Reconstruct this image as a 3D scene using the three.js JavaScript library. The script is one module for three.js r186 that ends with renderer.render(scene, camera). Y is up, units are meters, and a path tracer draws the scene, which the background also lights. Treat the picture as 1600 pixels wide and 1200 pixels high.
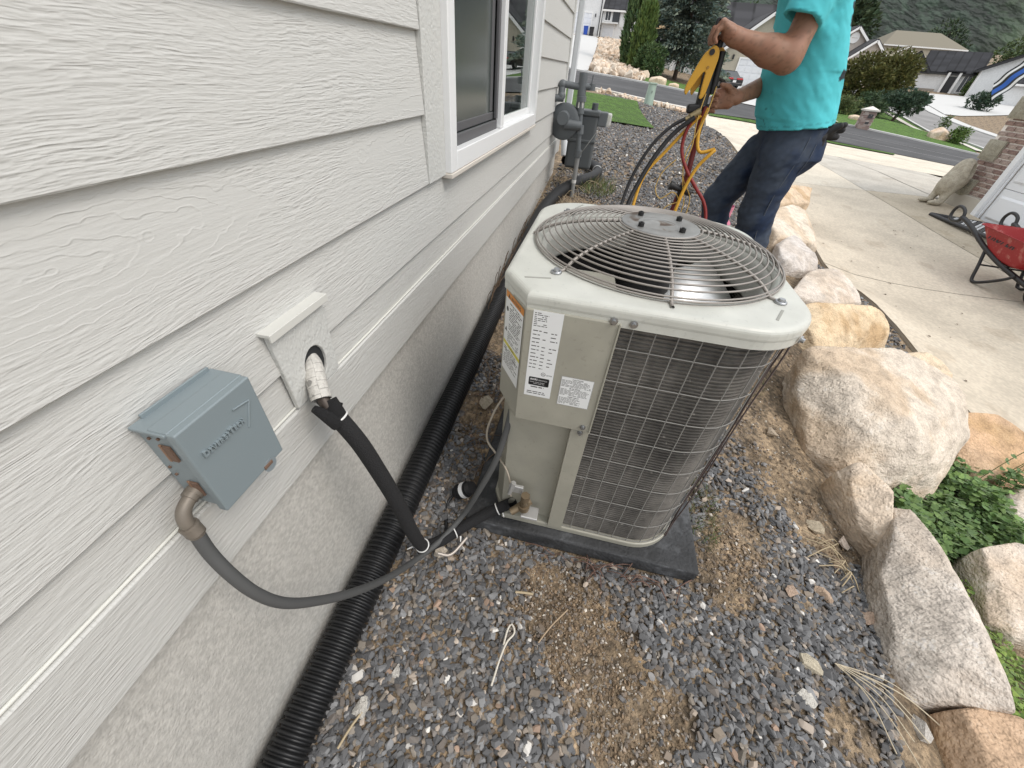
import * as THREE from 'three';
import { RoundedBoxGeometry } from 'three/addons/geometries/RoundedBoxGeometry.js';
import { ConvexGeometry } from 'three/addons/geometries/ConvexGeometry.js';
import { TextGeometry } from 'three/addons/geometries/TextGeometry.js';
import { FontLoader } from 'three/addons/loaders/FontLoader.js';
import * as BGU from 'three/addons/utils/BufferGeometryUtils.js';

// ---------------------------------------------------------------- camera, sky, sun, exposure
const scene = new THREE.Scene();
const camera = new THREE.PerspectiveCamera(90.38, 4 / 3, 0.05, 6000);
camera.position.set(0.55, 1.375, 0);
camera.quaternion.setFromRotationMatrix(new THREE.Matrix4().makeBasis(
  new THREE.Vector3(0.9744182, 0.06994526, -0.21358097),
  new THREE.Vector3(-0.18999116, 0.76401747, -0.61658792),
  new THREE.Vector3(0.12005219, 0.64139299, 0.75776151)));
const renderer = new THREE.WebGLRenderer({ antialias: true });
renderer.setSize(1024, 768);
renderer.toneMapping = THREE.LinearToneMapping;
renderer.toneMappingExposure = 1.25;
renderer.shadowMap.enabled = true;
const SUN = new THREE.Vector3(0.62, 0.9, 0.14).normalize();
{ // bright overcast sky with a veiled sun
  const w = 512, h = 256, d = new Float32Array(w * h * 4);
  for (let j = 0; j < h; j++) for (let i = 0; i < w; i++) {
    const el = ((j + 0.5) / h - 0.5) * Math.PI, az = ((i + 0.5) / w - 0.5) * 2 * Math.PI;
    const dir = new THREE.Vector3(Math.cos(el) * Math.cos(az), Math.sin(el), Math.cos(el) * Math.sin(az));
    const c = Math.max(0, dir.dot(SUN)), up = Math.max(0, dir.y);
    let v = 0.88 + 0.24 * up + 0.55 * Math.pow(c, 6) + 0.5 * Math.pow(c, 40);
    v += 0.07 * Math.sin(az * 3 + 2 * Math.sin(el * 5)) * Math.sin(el * 4 + 1.3);
    const k = (j * w + i) * 4;
    d[k] = v * 0.972; d[k + 1] = v; d[k + 2] = v * 1.045; d[k + 3] = 1;
  }
  const t = new THREE.DataTexture(d, w, h, THREE.RGBAFormat, THREE.FloatType);
  t.mapping = THREE.EquirectangularReflectionMapping; t.magFilter = THREE.LinearFilter; t.minFilter = THREE.LinearFilter; t.needsUpdate = true;
  scene.background = t; scene.environment = t;
}
const sun = new THREE.DirectionalLight(0xfff4e8, 1.2);
sun.position.copy(SUN).multiplyScalar(60); sun.target.position.set(2, 0, -4);
sun.castShadow = true; sun.shadow.radius = 45; sun.shadow.mapSize.set(2048, 2048);
Object.assign(sun.shadow.camera, { left: -30, right: 30, top: 30, bottom: -30, near: 1, far: 160 });
scene.add(sun, sun.target);

// ---------------------------------------------------------------- helpers
const V = (x, y, z) => new THREE.Vector3(x, y, z);
function rng(s) { let a = s >>> 0; return () => { a = (a + 0x6D2B79F5) | 0; let t = Math.imul(a ^ (a >>> 15), 1 | a); t = (t + Math.imul(t ^ (t >>> 7), 61 | t)) ^ t; return ((t ^ (t >>> 14)) >>> 0) / 4294967296; }; }
const hash = (x, y, z, s) => { let h = Math.imul(x | 0, 374761393) + Math.imul(y | 0, 668265263) + Math.imul(z | 0, 2147483647 ^ 362437) + Math.imul(s | 0, 974634777); h = Math.imul(h ^ (h >>> 13), 1274126177); return ((h ^ (h >>> 16)) >>> 0) / 4294967296; };
const sm = t => t * t * (3 - 2 * t), mix = (a, b, t) => a + (b - a) * t, clamp = (x, a = 0, b = 1) => Math.min(b, Math.max(a, x));
const ss = (a, b, x) => sm(clamp((x - a) / (b - a)));
function n2(x, y, px = 0, py = 0, s = 0) { // value noise, periodic when px, py are given
  const xi = Math.floor(x), yi = Math.floor(y), fx = sm(x - xi), fy = sm(y - yi);
  const m = (v, p) => p ? ((v % p) + p) % p : v, x0 = m(xi, px), x1 = m(xi + 1, px), y0 = m(yi, py), y1 = m(yi + 1, py);
  return mix(mix(hash(x0, y0, 0, s), hash(x1, y0, 0, s), fx), mix(hash(x0, y1, 0, s), hash(x1, y1, 0, s), fx), fy);
}
function f2(x, y, o = 4, px = 0, py = 0, s = 0) { let a = 0, w = 0.5, t = 0; for (let i = 0; i < o; i++) { a += w * n2(x, y, px, py, s + i * 7); t += w; x *= 2; y *= 2; px *= 2; py *= 2; w *= 0.5; } return a / t; }
function n3(x, y, z, s = 0) {
  const xi = Math.floor(x), yi = Math.floor(y), zi = Math.floor(z), fx = sm(x - xi), fy = sm(y - yi), fz = sm(z - zi);
  const L = (zz) => mix(mix(hash(xi, yi, zz, s), hash(xi + 1, yi, zz, s), fx), mix(hash(xi, yi + 1, zz, s), hash(xi + 1, yi + 1, zz, s), fx), fy);
  return mix(L(zi), L(zi + 1), fz);
}
function f3(x, y, z, o = 4, s = 0) { let a = 0, w = 0.5, t = 0; for (let i = 0; i < o; i++) { a += w * n3(x, y, z, s + i * 7); t += w; x *= 2.03; y *= 2.03; z *= 2.03; w *= 0.5; } return a / t; }
const names = new Map();
function numbered(n) { const k = names.get(n) || 0; names.set(n, k + 1); return k ? n + '_' + String(k).padStart(3, '0') : n; }
function tag(o, label, category, group, kind) { o.userData = { label, category }; if (group) o.userData.group = group; if (kind) o.userData.kind = kind; return o; }
function thing(name, label, category, [x, y, z] = [0, 0, 0], turn = 0, group) { const o = new THREE.Group(); o.name = numbered(name); scene.add(o); o.position.set(x, y, z); o.rotation.y = turn; return tag(o, label, category, group); }
function shadow(m) { m.castShadow = true; m.receiveShadow = true; return m; }
function part(parent, name, geo, mat, label) { const m = shadow(new THREE.Mesh(geo, mat)); m.name = name; parent.add(m); if (label) m.userData.label = label; return m; }
function solo(name, label, category, geo, mat, group) { const m = shadow(new THREE.Mesh(geo, mat)); m.name = numbered(name); scene.add(m); return tag(m, label, category, group); }
function struct(name, geo, mat) { const m = shadow(new THREE.Mesh(geo, mat)); m.name = numbered(name); scene.add(m); m.userData = { kind: 'structure' }; return m; }
function copy(o, label, pos, turn) { const c = o.clone(); c.name = numbered(o.name.replace(/_\d{3}$/, '')); scene.add(c); c.userData = { ...o.userData }; if (label) c.userData.label = label; if (pos) c.position.set(...pos); if (turn !== undefined) c.rotation.y = turn; return c; }
function mg(list) { // merge, keeping position, normal and uv
  list = list.map(g => { g = g.index ? g.toNonIndexed() : g; for (const k of Object.keys(g.attributes)) if (!['position', 'normal', 'uv'].includes(k)) g.deleteAttribute(k); if (!g.attributes.uv) g.setAttribute('uv', new THREE.BufferAttribute(new Float32Array(g.attributes.position.count * 2), 2)); return g; });
  return list.length === 1 ? list[0] : BGU.mergeGeometries(list);
}
function triUV(g, k = 1, ox = 0, oy = 0) { // box-projected uv in metres
  g = g.index ? g.toNonIndexed() : g; const p = g.attributes.position, uv = new Float32Array(p.count * 2), a = V(), b = V(), c = V();
  for (let i = 0; i < p.count; i += 3) {
    a.fromBufferAttribute(p, i); b.fromBufferAttribute(p, i + 1); c.fromBufferAttribute(p, i + 2);
    const n = b.clone().sub(a).cross(c.clone().sub(a)), ax = Math.abs(n.x), ay = Math.abs(n.y), az = Math.abs(n.z);
    [a, b, c].forEach((q, j) => { const [u, v] = ax >= ay && ax >= az ? [q.z, q.y] : ay >= az ? [q.x, q.z] : [q.x, q.y]; uv[(i + j) * 2] = u * k + ox; uv[(i + j) * 2 + 1] = v * k + oy; });
  }
  g.setAttribute('uv', new THREE.BufferAttribute(uv, 2)); return g;
}
const box = (w, h, d, x = 0, y = 0, z = 0) => new THREE.BoxGeometry(w, h, d).translate(x, y, z);
const rbox = (w, h, d, x = 0, y = 0, z = 0, r = 0.004, s = 2) => new RoundedBoxGeometry(w, h, d, s, Math.min(r, w / 2.01, h / 2.01, d / 2.01)).translate(x, y, z);
const cyl = (r0, r1, h, x = 0, y = 0, z = 0, seg = 20) => new THREE.CylinderGeometry(r0, r1, h, seg).translate(x, y, z);
function rod(a, b, r, r2 = r, seg = 10) { const A = V(...a), B = V(...b), d = B.clone().sub(A); return new THREE.CylinderGeometry(r2, r, d.length(), seg).applyQuaternion(new THREE.Quaternion().setFromUnitVectors(V(0, 1, 0), d.clone().normalize())).translate((A.x + B.x) / 2, (A.y + B.y) / 2, (A.z + B.z) / 2); }
const curve = (pts, closed = false) => new THREE.CatmullRomCurve3(pts.map(p => V(...p)), closed, 'centripetal');
const tube = (pts, r, seg = 40, rs = 8, closed = false) => new THREE.TubeGeometry(curve(pts, closed), seg, r, rs, closed);
function prism(poly, y0, y1, bevel = 0) { // plan polygon [x, z] raised from y0 to y1
  const s = new THREE.Shape(poly.map(([x, z]) => new THREE.Vector2(x, -z)));
  const g = new THREE.ExtrudeGeometry(s, { depth: y1 - y0 - 2 * bevel, bevelEnabled: bevel > 0, bevelSize: bevel, bevelThickness: bevel, bevelOffset: -bevel, bevelSegments: 2, curveSegments: 12 });
  return g.rotateX(-Math.PI / 2).translate(0, y0 + bevel, 0);
}
function tex(w, h, fn, { srgb = false, rep, wrap = THREE.RepeatWrapping } = {}) {
  const d = new Uint8Array(w * h * 4);
  for (let j = 0; j < h; j++) for (let i = 0; i < w; i++) { const c = fn((i + 0.5) / w, (j + 0.5) / h), k = (j * w + i) * 4; if (typeof c === 'number') d[k] = d[k + 1] = d[k + 2] = clamp(c) * 255; else { d[k] = clamp(c[0]) * 255; d[k + 1] = clamp(c[1]) * 255; d[k + 2] = clamp(c[2]) * 255; } d[k + 3] = 255; }
  const t = new THREE.DataTexture(d, w, h); t.wrapS = t.wrapT = wrap; t.magFilter = THREE.LinearFilter; t.minFilter = THREE.LinearMipmapLinearFilter; t.generateMipmaps = true;
  if (srgb) t.colorSpace = THREE.SRGBColorSpace; if (rep) t.repeat.set(...rep); t.needsUpdate = true; return t;
}
function rep(t, x, y) { const c = t.clone(); c.repeat.set(x, y); c.needsUpdate = true; return c; }
const lin = (r, g, b) => new THREE.Color().setRGB(r, g, b);
const mat = (c, roughness = 0.7, o = {}) => new THREE.MeshStandardMaterial({ color: Array.isArray(c) ? lin(...c) : new THREE.Color(c), roughness, ...o });
// smooth surface of a signed distance field (surface nets)
function sdfMesh(f, mn, mx, h) {
  const [nx, ny, nz] = [0, 1, 2].map(i => Math.ceil((mx[i] - mn[i]) / h) + 1), g = new Float32Array(nx * ny * nz), id = (i, j, k) => i + nx * (j + ny * k);
  for (let k = 0; k < nz; k++) for (let j = 0; j < ny; j++) for (let i = 0; i < nx; i++) g[id(i, j, k)] = f(mn[0] + i * h, mn[1] + j * h, mn[2] + k * h);
  const vid = new Int32Array(nx * ny * nz).fill(-1), P = [], I = [];
  const ed = [[0, 1], [0, 2], [0, 4], [1, 3], [1, 5], [2, 3], [2, 6], [3, 7], [4, 5], [4, 6], [5, 7], [6, 7]];
  for (let k = 0; k < nz - 1; k++) for (let j = 0; j < ny - 1; j++) for (let i = 0; i < nx - 1; i++) {
    const c = []; let m = 0; for (let q = 0; q < 8; q++) { const v = g[id(i + (q & 1), j + ((q >> 1) & 1), k + (q >> 2))]; c.push(v); if (v < 0) m |= 1 << q; }
    if (m === 0 || m === 255) continue;
    let sx = 0, sy = 0, sz = 0, n = 0;
    for (const [a, b] of ed) if ((c[a] < 0) !== (c[b] < 0)) { const t = c[a] / (c[a] - c[b]); sx += (a & 1) + t * ((b & 1) - (a & 1)); sy += ((a >> 1) & 1) + t * (((b >> 1) & 1) - ((a >> 1) & 1)); sz += (a >> 2) + t * ((b >> 2) - (a >> 2)); n++; }
    vid[id(i, j, k)] = P.length / 3; P.push(mn[0] + (i + sx / n) * h, mn[1] + (j + sy / n) * h, mn[2] + (k + sz / n) * h);
  }
  const quad = (a, b, c, d, flip) => { if (a < 0 || b < 0 || c < 0 || d < 0) return; flip ? I.push(a, c, b, a, d, c) : I.push(a, b, c, a, c, d); };
  for (let k = 1; k < nz - 1; k++) for (let j = 1; j < ny - 1; j++) for (let i = 1; i < nx - 1; i++) {
    const v = g[id(i, j, k)] < 0;
    if (v !== (g[id(i + 1, j, k)] < 0)) quad(vid[id(i, j - 1, k - 1)], vid[id(i, j, k - 1)], vid[id(i, j, k)], vid[id(i, j - 1, k)], !v);
    if (v !== (g[id(i, j + 1, k)] < 0)) quad(vid[id(i - 1, j, k - 1)], vid[id(i - 1, j, k)], vid[id(i, j, k)], vid[id(i, j, k - 1)], !v);
    if (v !== (g[id(i, j, k + 1)] < 0)) quad(vid[id(i - 1, j - 1, k)], vid[id(i, j - 1, k)], vid[id(i, j, k)], vid[id(i - 1, j, k)], !v);
  }
  const geo = new THREE.BufferGeometry(), pa = new Float32Array(P), na = new Float32Array(P.length), e = h * 0.6;
  for (let q = 0; q < P.length; q += 3) { const [x, y, z] = [P[q], P[q + 1], P[q + 2]]; const n = V(f(x + e, y, z) - f(x - e, y, z), f(x, y + e, z) - f(x, y - e, z), f(x, y, z + e) - f(x, y, z - e)).normalize(); na[q] = n.x; na[q + 1] = n.y; na[q + 2] = n.z; }
  geo.setAttribute('position', new THREE.BufferAttribute(pa, 3)); geo.setAttribute('normal', new THREE.BufferAttribute(na, 3)); geo.setIndex(I);
  return geo;
}
function smin(a, b, k) { const h = Math.max(k - Math.abs(a - b), 0) / k; return Math.min(a, b) - h * h * k * 0.25; }
function cone(p, a, b, ra, rb) { // distance to a tapered capsule
  const bx = b[0] - a[0], by = b[1] - a[1], bz = b[2] - a[2], px = p[0] - a[0], py = p[1] - a[1], pz = p[2] - a[2];
  const t = clamp((px * bx + py * by + pz * bz) / (bx * bx + by * by + bz * bz || 1e-9));
  return Math.hypot(px - bx * t, py - by * t, pz - bz * t) - (ra + (rb - ra) * t);
}
function ell(p, c, r) { const k0 = Math.hypot((p[0] - c[0]) / r[0], (p[1] - c[1]) / r[1], (p[2] - c[2]) / r[2]), k1 = Math.hypot((p[0] - c[0]) / r[0] ** 2, (p[1] - c[1]) / r[1] ** 2, (p[2] - c[2]) / r[2] ** 2); return k0 * (k0 - 1) / (k1 || 1e-9); }
function planarUV(g, k = 1) { const p = g.attributes.position, n = g.attributes.normal, uv = new Float32Array(p.count * 2); for (let i = 0; i < p.count; i++) { const ax = Math.abs(n.getX(i)), ay = Math.abs(n.getY(i)), az = Math.abs(n.getZ(i)); const [u, v] = ay > ax && ay > az ? [p.getX(i), p.getZ(i)] : ax > az ? [p.getZ(i), p.getY(i)] : [p.getX(i), p.getY(i)]; uv[i * 2] = u * k; uv[i * 2 + 1] = v * k; } g.setAttribute('uv', new THREE.BufferAttribute(uv, 2)); return g; }
const font = await new FontLoader().loadAsync('fonts/droid/droid_sans_bold.typeface.json');

// ---------------------------------------------------------------- terrain: heights surveyed at points [x, z, y], joined smoothly
const SURVEY = [
  [0.1, 1.5, -0.1], [0.1, 0.6, -0.07], [0.1, 0, -0.04], [0.1, -0.8, 0.03], [0.1, -1.6, 0.1], [0.1, -2.5, 0.19], [0.1, -3.5, 0.27], [0.1, -4.5, 0.36],
  [0.1, -5.4, 0.42], [0.3, -8, 0.4], [1, 1.5, -0.12], [1, 0.6, -0.08], [1, -0.1, -0.03], [1, -1, 0], [1, -1.8, 0.08], [1.1, -3, 0.22],
  [1.1, -4.5, 0.34], [1.2, -7, 0.37], [1.6, 0.3, -0.08], [1.65, -0.4, -0.03], [1.6, -1, -0.01], [1.65, -1.6, 0], [1.7, -2.2, 0.07], [1.6, -2.9, 0.2],
  [2, -4, 0.2], [2.2, -5.5, 0.2], [2.4, -8, 0.25], [2.35, 0.3, -0.28], [2.35, -0.6, -0.26], [2.5, -1.3, -0.3], [2.9, -1.8, -0.33], [3, -3, -0.2],
  [3, -4.5, -0.05], [3.1, -6.5, 0], [3.3, -9, 0.1], [3.5, 1, -0.33], [3.5, -1, -0.33], [3.5, -3, -0.33], [3.5, -5, -0.32], [3.55, -7, -0.28],
  [3.75, -9.5, -0.19], [4.2, -13, -0.05], [4.5, -20, -0.07], [7.6, 1, -0.33], [7.6, -3, -0.33], [7.5, -6, -0.31], [7.5, -9.5, -0.2], [7.4, -13, -0.13],
  [7, -16, -0.12], [9.6, -21.5, -0.27], [1.2, -12.3, 0.37], [2, -12.5, 0.3], [1.5, -19.5, 0.54], [2.05, -22, 0.37], [-3, -12, 0.6], [-3, -20, 0.85],
  [-1.7, -24, 0.77], [6.8, -22.5, 0.18], [14.2, -21, -0.56], [-2.5, -35, 1.3], [3.1, -34, 0.88], [15, -33, -0.16], [22.6, -32, -0.9], [11, -46, 0.55],
  [11, -55, 1], [-4, -48, 2.5], [-5.5, -63, 4.1], [-6.8, -78, 5.3], [0, -78, 5], [3, -50, 1.6], [20.9, -39.6, 0.06], [25, -50, 0.3],
  [26, -42, -0.7], [38, -70, 1.6], [48, -78, 2.2], [55, -96, 3.9], [37, -95, 3.2], [60, -113, 4.6], [40, -45, -1], [20, -12, -0.9],
  [25, 0, -1.5], [-15, 0, 1.2], [-25, -40, 4.5], [-25, -90, 9], [0, -130, 9], [60, -150, 8], [140, -150, 8], [140, -40, -2],
  [0, 60, -0.5], [-80, 60, 4], [100, 80, -6], [-120, -150, 18], [200, -300, 20], [0, -300, 22], [-200, -300, 35],
];
const H = (() => {
  const n = SURVEY.length, N = n + 3, c2 = 0.0625, K = (a, b) => Math.sqrt((a[0] - b[0]) ** 2 + (a[1] - b[1]) ** 2 + c2);
  const M = []; for (let i = 0; i < N; i++) M.push(new Float64Array(N + 1));
  for (let i = 0; i < n; i++) { for (let j = 0; j < n; j++) M[i][j] = K(SURVEY[i], SURVEY[j]) - (i === j ? 0.02 : 0); const [x, z, y] = SURVEY[i]; M[i][n] = M[n][i] = 1; M[i][n + 1] = M[n + 1][i] = x; M[i][n + 2] = M[n + 2][i] = z; M[i][N] = y; }
  for (let c = 0; c < N; c++) { let p = c; for (let r = c + 1; r < N; r++) if (Math.abs(M[r][c]) > Math.abs(M[p][c])) p = r; [M[c], M[p]] = [M[p], M[c]]; for (let r = 0; r < N; r++) if (r !== c) { const k = M[r][c] / M[c][c]; if (k) for (let q = c; q <= N; q++) M[r][q] -= k * M[c][q]; } }
  const w = M.map((r, i) => r[N] / r[i]);
  return (x, z) => { let s = w[n] + w[n + 1] * x + w[n + 2] * z; for (let i = 0; i < n; i++) s += w[i] * Math.sqrt((SURVEY[i][0] - x) ** 2 + (SURVEY[i][1] - z) ** 2 + c2); return s; };
})();
// a sheet laid on the terrain: plan polygon filled with small cells
function drape(poly, lift, cell, uvk = 1) {
  const xs = poly.map(p => p[0]), zs = poly.map(p => p[1]), P = [], UV = [];
  const clip = (pg, axis, v, keepLess) => { const out = []; for (let i = 0; i < pg.length; i++) { const a = pg[i], b = pg[(i + 1) % pg.length], ia = keepLess ? a[axis] <= v : a[axis] >= v, ib = keepLess ? b[axis] <= v : b[axis] >= v; if (ia) out.push(a); if (ia !== ib) { const t = (v - a[axis]) / (b[axis] - a[axis]); out.push([mix(a[0], b[0], t), mix(a[1], b[1], t)]); } } return out; };
  const x0 = Math.min(...xs), x1 = Math.max(...xs), z0 = Math.min(...zs), z1 = Math.max(...zs);
  let area = 0; poly.forEach((p, i) => { const q = poly[(i + 1) % poly.length]; area += p[0] * q[1] - q[0] * p[1]; });
  for (let x = x0; x < x1; x += cell) { let sx = clip(clip(poly, 0, x, false), 0, x + cell, true); if (sx.length < 3) continue;
    for (let z = z0; z < z1; z += cell) { const s = clip(clip(sx, 1, z, false), 1, z + cell, true); if (s.length < 3) continue;
      for (let i = 1; i < s.length - 1; i++) for (const q of area > 0 ? [s[0], s[i + 1], s[i]] : [s[0], s[i], s[i + 1]]) { P.push(q[0], H(q[0], q[1]) + lift, q[1]); UV.push(q[0] * uvk, q[1] * uvk); } } }
  const g = new THREE.BufferGeometry(); g.setAttribute('position', new THREE.Float32BufferAttribute(P, 3)); g.setAttribute('uv', new THREE.Float32BufferAttribute(UV, 2));
  const m = BGU.mergeVertices(g, 1e-4); m.computeVertexNormals(); return m;
}
// ---------------------------------------------------------------- ground, hills
const M = {};
{
  const T = tex(1024, 1024, (u, v) => { const a = f2(u * 12, v * 12, 6, 12, 12, 3), b = f2(u * 90, v * 90, 3, 90, 90, 5), c = f2(u * 5, v * 5, 3, 5, 5, 9); const k = 0.62 + 0.5 * (a - 0.5) + 0.55 * (b - 0.5); const w = c * 0.25; return [k * (0.76 + w * 0.2), k * (0.655 + w * 0.24), k * (0.52 + w * 0.3)]; }, { srgb: true });
  const B = tex(1024, 1024, (u, v) => 0.5 * f2(u * 40, v * 40, 4, 40, 40, 21) + 0.5 * Math.pow(f2(u * 150, v * 150, 2, 150, 150, 22), 2));
  M.dirt = mat([1, 1, 1], 0.95, { map: rep(T, 1 / 1.3, 1 / 1.3), bumpMap: rep(B, 1 / 0.7, 1 / 0.7), bumpScale: 0.012 });
  const GT = tex(512, 512, (u, v) => { const a = f2(u * 6, v * 6, 5, 6, 6, 33), b = f2(u * 80, v * 80, 2, 80, 80, 35), k = 0.6 + 0.7 * (a - 0.5) + 0.6 * (b - 0.5); return [k * 0.44, k * 0.5, k * 0.27]; }, { srgb: true });
  M.scrub = mat([1, 1, 1], 1, { map: rep(GT, 0.12, 0.12) });
  const G = tex(512, 512, (u, v) => { const a = f2(u * 10, v * 10, 4, 10, 10, 43), b = f2(u * 128, v * 128, 2, 128, 128, 45), k = 0.75 + 0.4 * (a - 0.5) + 0.9 * (b - 0.5); return [k * 0.40, k * 0.56, k * 0.20]; }, { srgb: true });
  M.lawn = mat([1, 1, 1], 0.95, { map: rep(G, 0.5, 0.5), bumpMap: rep(B, 2, 2), bumpScale: 0.03 });
}
{ // one sheet to the horizon, fine near the house and coarse far off
  const line = (pts) => { const o = []; for (const [a, b, s] of pts) for (let x = a; x < b - 1e-6; x += s) o.push(x); o.push(pts[pts.length - 1][1]); return o; };
  const xs = line([[-700, -60, 40], [-60, -12, 4], [-12, 0, 1], [0, 4.4, 0.1], [4.4, 12, 0.8], [12, 60, 3], [60, 160, 10], [160, 900, 40]]);
  const zs = line([[-900, -160, 40], [-160, -60, 6], [-60, -24, 2], [-24, -8, 0.5], [-8, 1.6, 0.1], [1.6, 12, 1], [12, 60, 6], [60, 300, 40]]);
  const P = [], UV = [], I = []; const far = (x, z) => { const r = Math.hypot(x, z); return clamp((r - 200) / 500); };
  for (const z of zs) for (const x of xs) { let y = H(x, z); const k = far(x, z); if (k > 0) y = mix(y, 26, k); if (x > 0 && x < 3 && z > -6) y += (f2(x * 9, z * 9, 3, 0, 0, 71) - 0.5) * 0.03; P.push(x, y, z); UV.push(x, z); }
  const W = xs.length; for (let j = 0; j < zs.length - 1; j++) for (let i = 0; i < W - 1; i++) { const a = j * W + i; I.push(a, a + W, a + 1, a + 1, a + W, a + W + 1); }
  const g = new THREE.BufferGeometry(); g.setAttribute('position', new THREE.Float32BufferAttribute(P, 3)); g.setAttribute('uv', new THREE.Float32BufferAttribute(UV, 2)); g.setIndex(I); g.computeVertexNormals();
  struct('ground', g, M.dirt);
}
{ // the mountain behind the houses: forested slopes with bare rock showing through
  const P = [], I = [], C = [], nx = 300, nz = 120;
  const hm = (x, z) => { const t = clamp((-z - 330) / 1100); const ridge = 430 * Math.pow(t, 0.85) * (0.75 + 0.5 * f2(x / 700 + 3, 0.5, 3, 0, 0, 81)); const gul = Math.abs(f2(x / 130 + z / 500, z / 420, 4, 0, 0, 83) - 0.5) * 2; return 8 + ridge * (0.78 + 0.42 * gul) + 16 * f2(x / 30, z / 30, 3, 0, 0, 85) * t ** 0.4; };
  for (let j = 0; j <= nz; j++) for (let i = 0; i <= nx; i++) {
    const x = -1100 + 3000 * i / nx, z = -330 - 1150 * j / nz, y = hm(x, z); P.push(x, y, z);
    const rock = ss(0.53, 0.62, f2(x / 70 + 9, y / 26, 4, 0, 0, 91) + 0.16 * (f2(x / 9, y / 7, 2, 0, 0, 93) - 0.5)), tree = f2(x / 11, z / 15, 3, 0, 0, 95), grass = ss(0.5, 0.72, f2(x / 120, y / 60, 3, 0, 0, 97));
    const g0 = mix(0.022, 0.062, tree); let c = [g0 * 0.78 + 0.02 * grass, g0 * 1.22 + 0.024 * grass, g0 * 0.86]; c = [mix(c[0], 0.40, rock * 0.8), mix(c[1], 0.34, rock * 0.8), mix(c[2], 0.31, rock * 0.8)]; C.push(...c);
  }
  for (let j = 0; j < nz; j++) for (let i = 0; i < nx; i++) { const a = j * (nx + 1) + i; I.push(a, a + 1, a + nx + 1, a + 1, a + nx + 2, a + nx + 1); }
  const g = new THREE.BufferGeometry(); g.setAttribute('position', new THREE.Float32BufferAttribute(P, 3)); g.setAttribute('color', new THREE.Float32BufferAttribute(C, 3)); g.setIndex(I); g.computeVertexNormals(); planarUV(g);
  const B = tex(512, 512, (u, v) => f2(u * 64, v * 64, 3, 64, 64, 99));
  const T = tex(1024, 1024, (u, v) => { const t = ss(0.42, 0.6, f2(u * 70, v * 50, 3, 70, 50, 361)), w = f2(u * 12, v * 9, 4, 12, 9, 362), k = mix(0.45, 1, t) * (0.55 + 0.7 * w); return [Math.pow(k, 0.45), Math.pow(k, 0.45), Math.pow(k, 0.45)]; }, { srgb: true });
  struct('mountain', g, mat([0.95, 0.98, 0.95], 1, { vertexColors: true, map: rep(T, 1 / 330, 1 / 330), bumpMap: rep(B, 1 / 260, 1 / 260), bumpScale: 7 }));
  const hill = new THREE.SphereGeometry(1, 48, 16, 0, Math.PI * 2, 0, Math.PI / 2); { const p = hill.attributes.position; for (let i = 0; i < p.count; i++) p.setY(i, p.getY(i) * (0.85 + 0.3 * f2(p.getX(i) * 4 + 5, p.getZ(i) * 4, 3, 0, 0, 7))); hill.scale(46, 20, 40); hill.translate(-16, 4, -230); hill.computeVertexNormals(); }
  const D = tex(256, 256, (u, v) => { const k = 0.8 + 0.5 * (f2(u * 30, v * 30, 4, 30, 30, 8) - 0.5); return [0.78 * k, 0.66 * k, 0.5 * k]; }, { srgb: true });
  struct('hill', hill, mat([1, 1, 1], 1, { map: rep(D, 3, 2) }));
}

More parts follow.
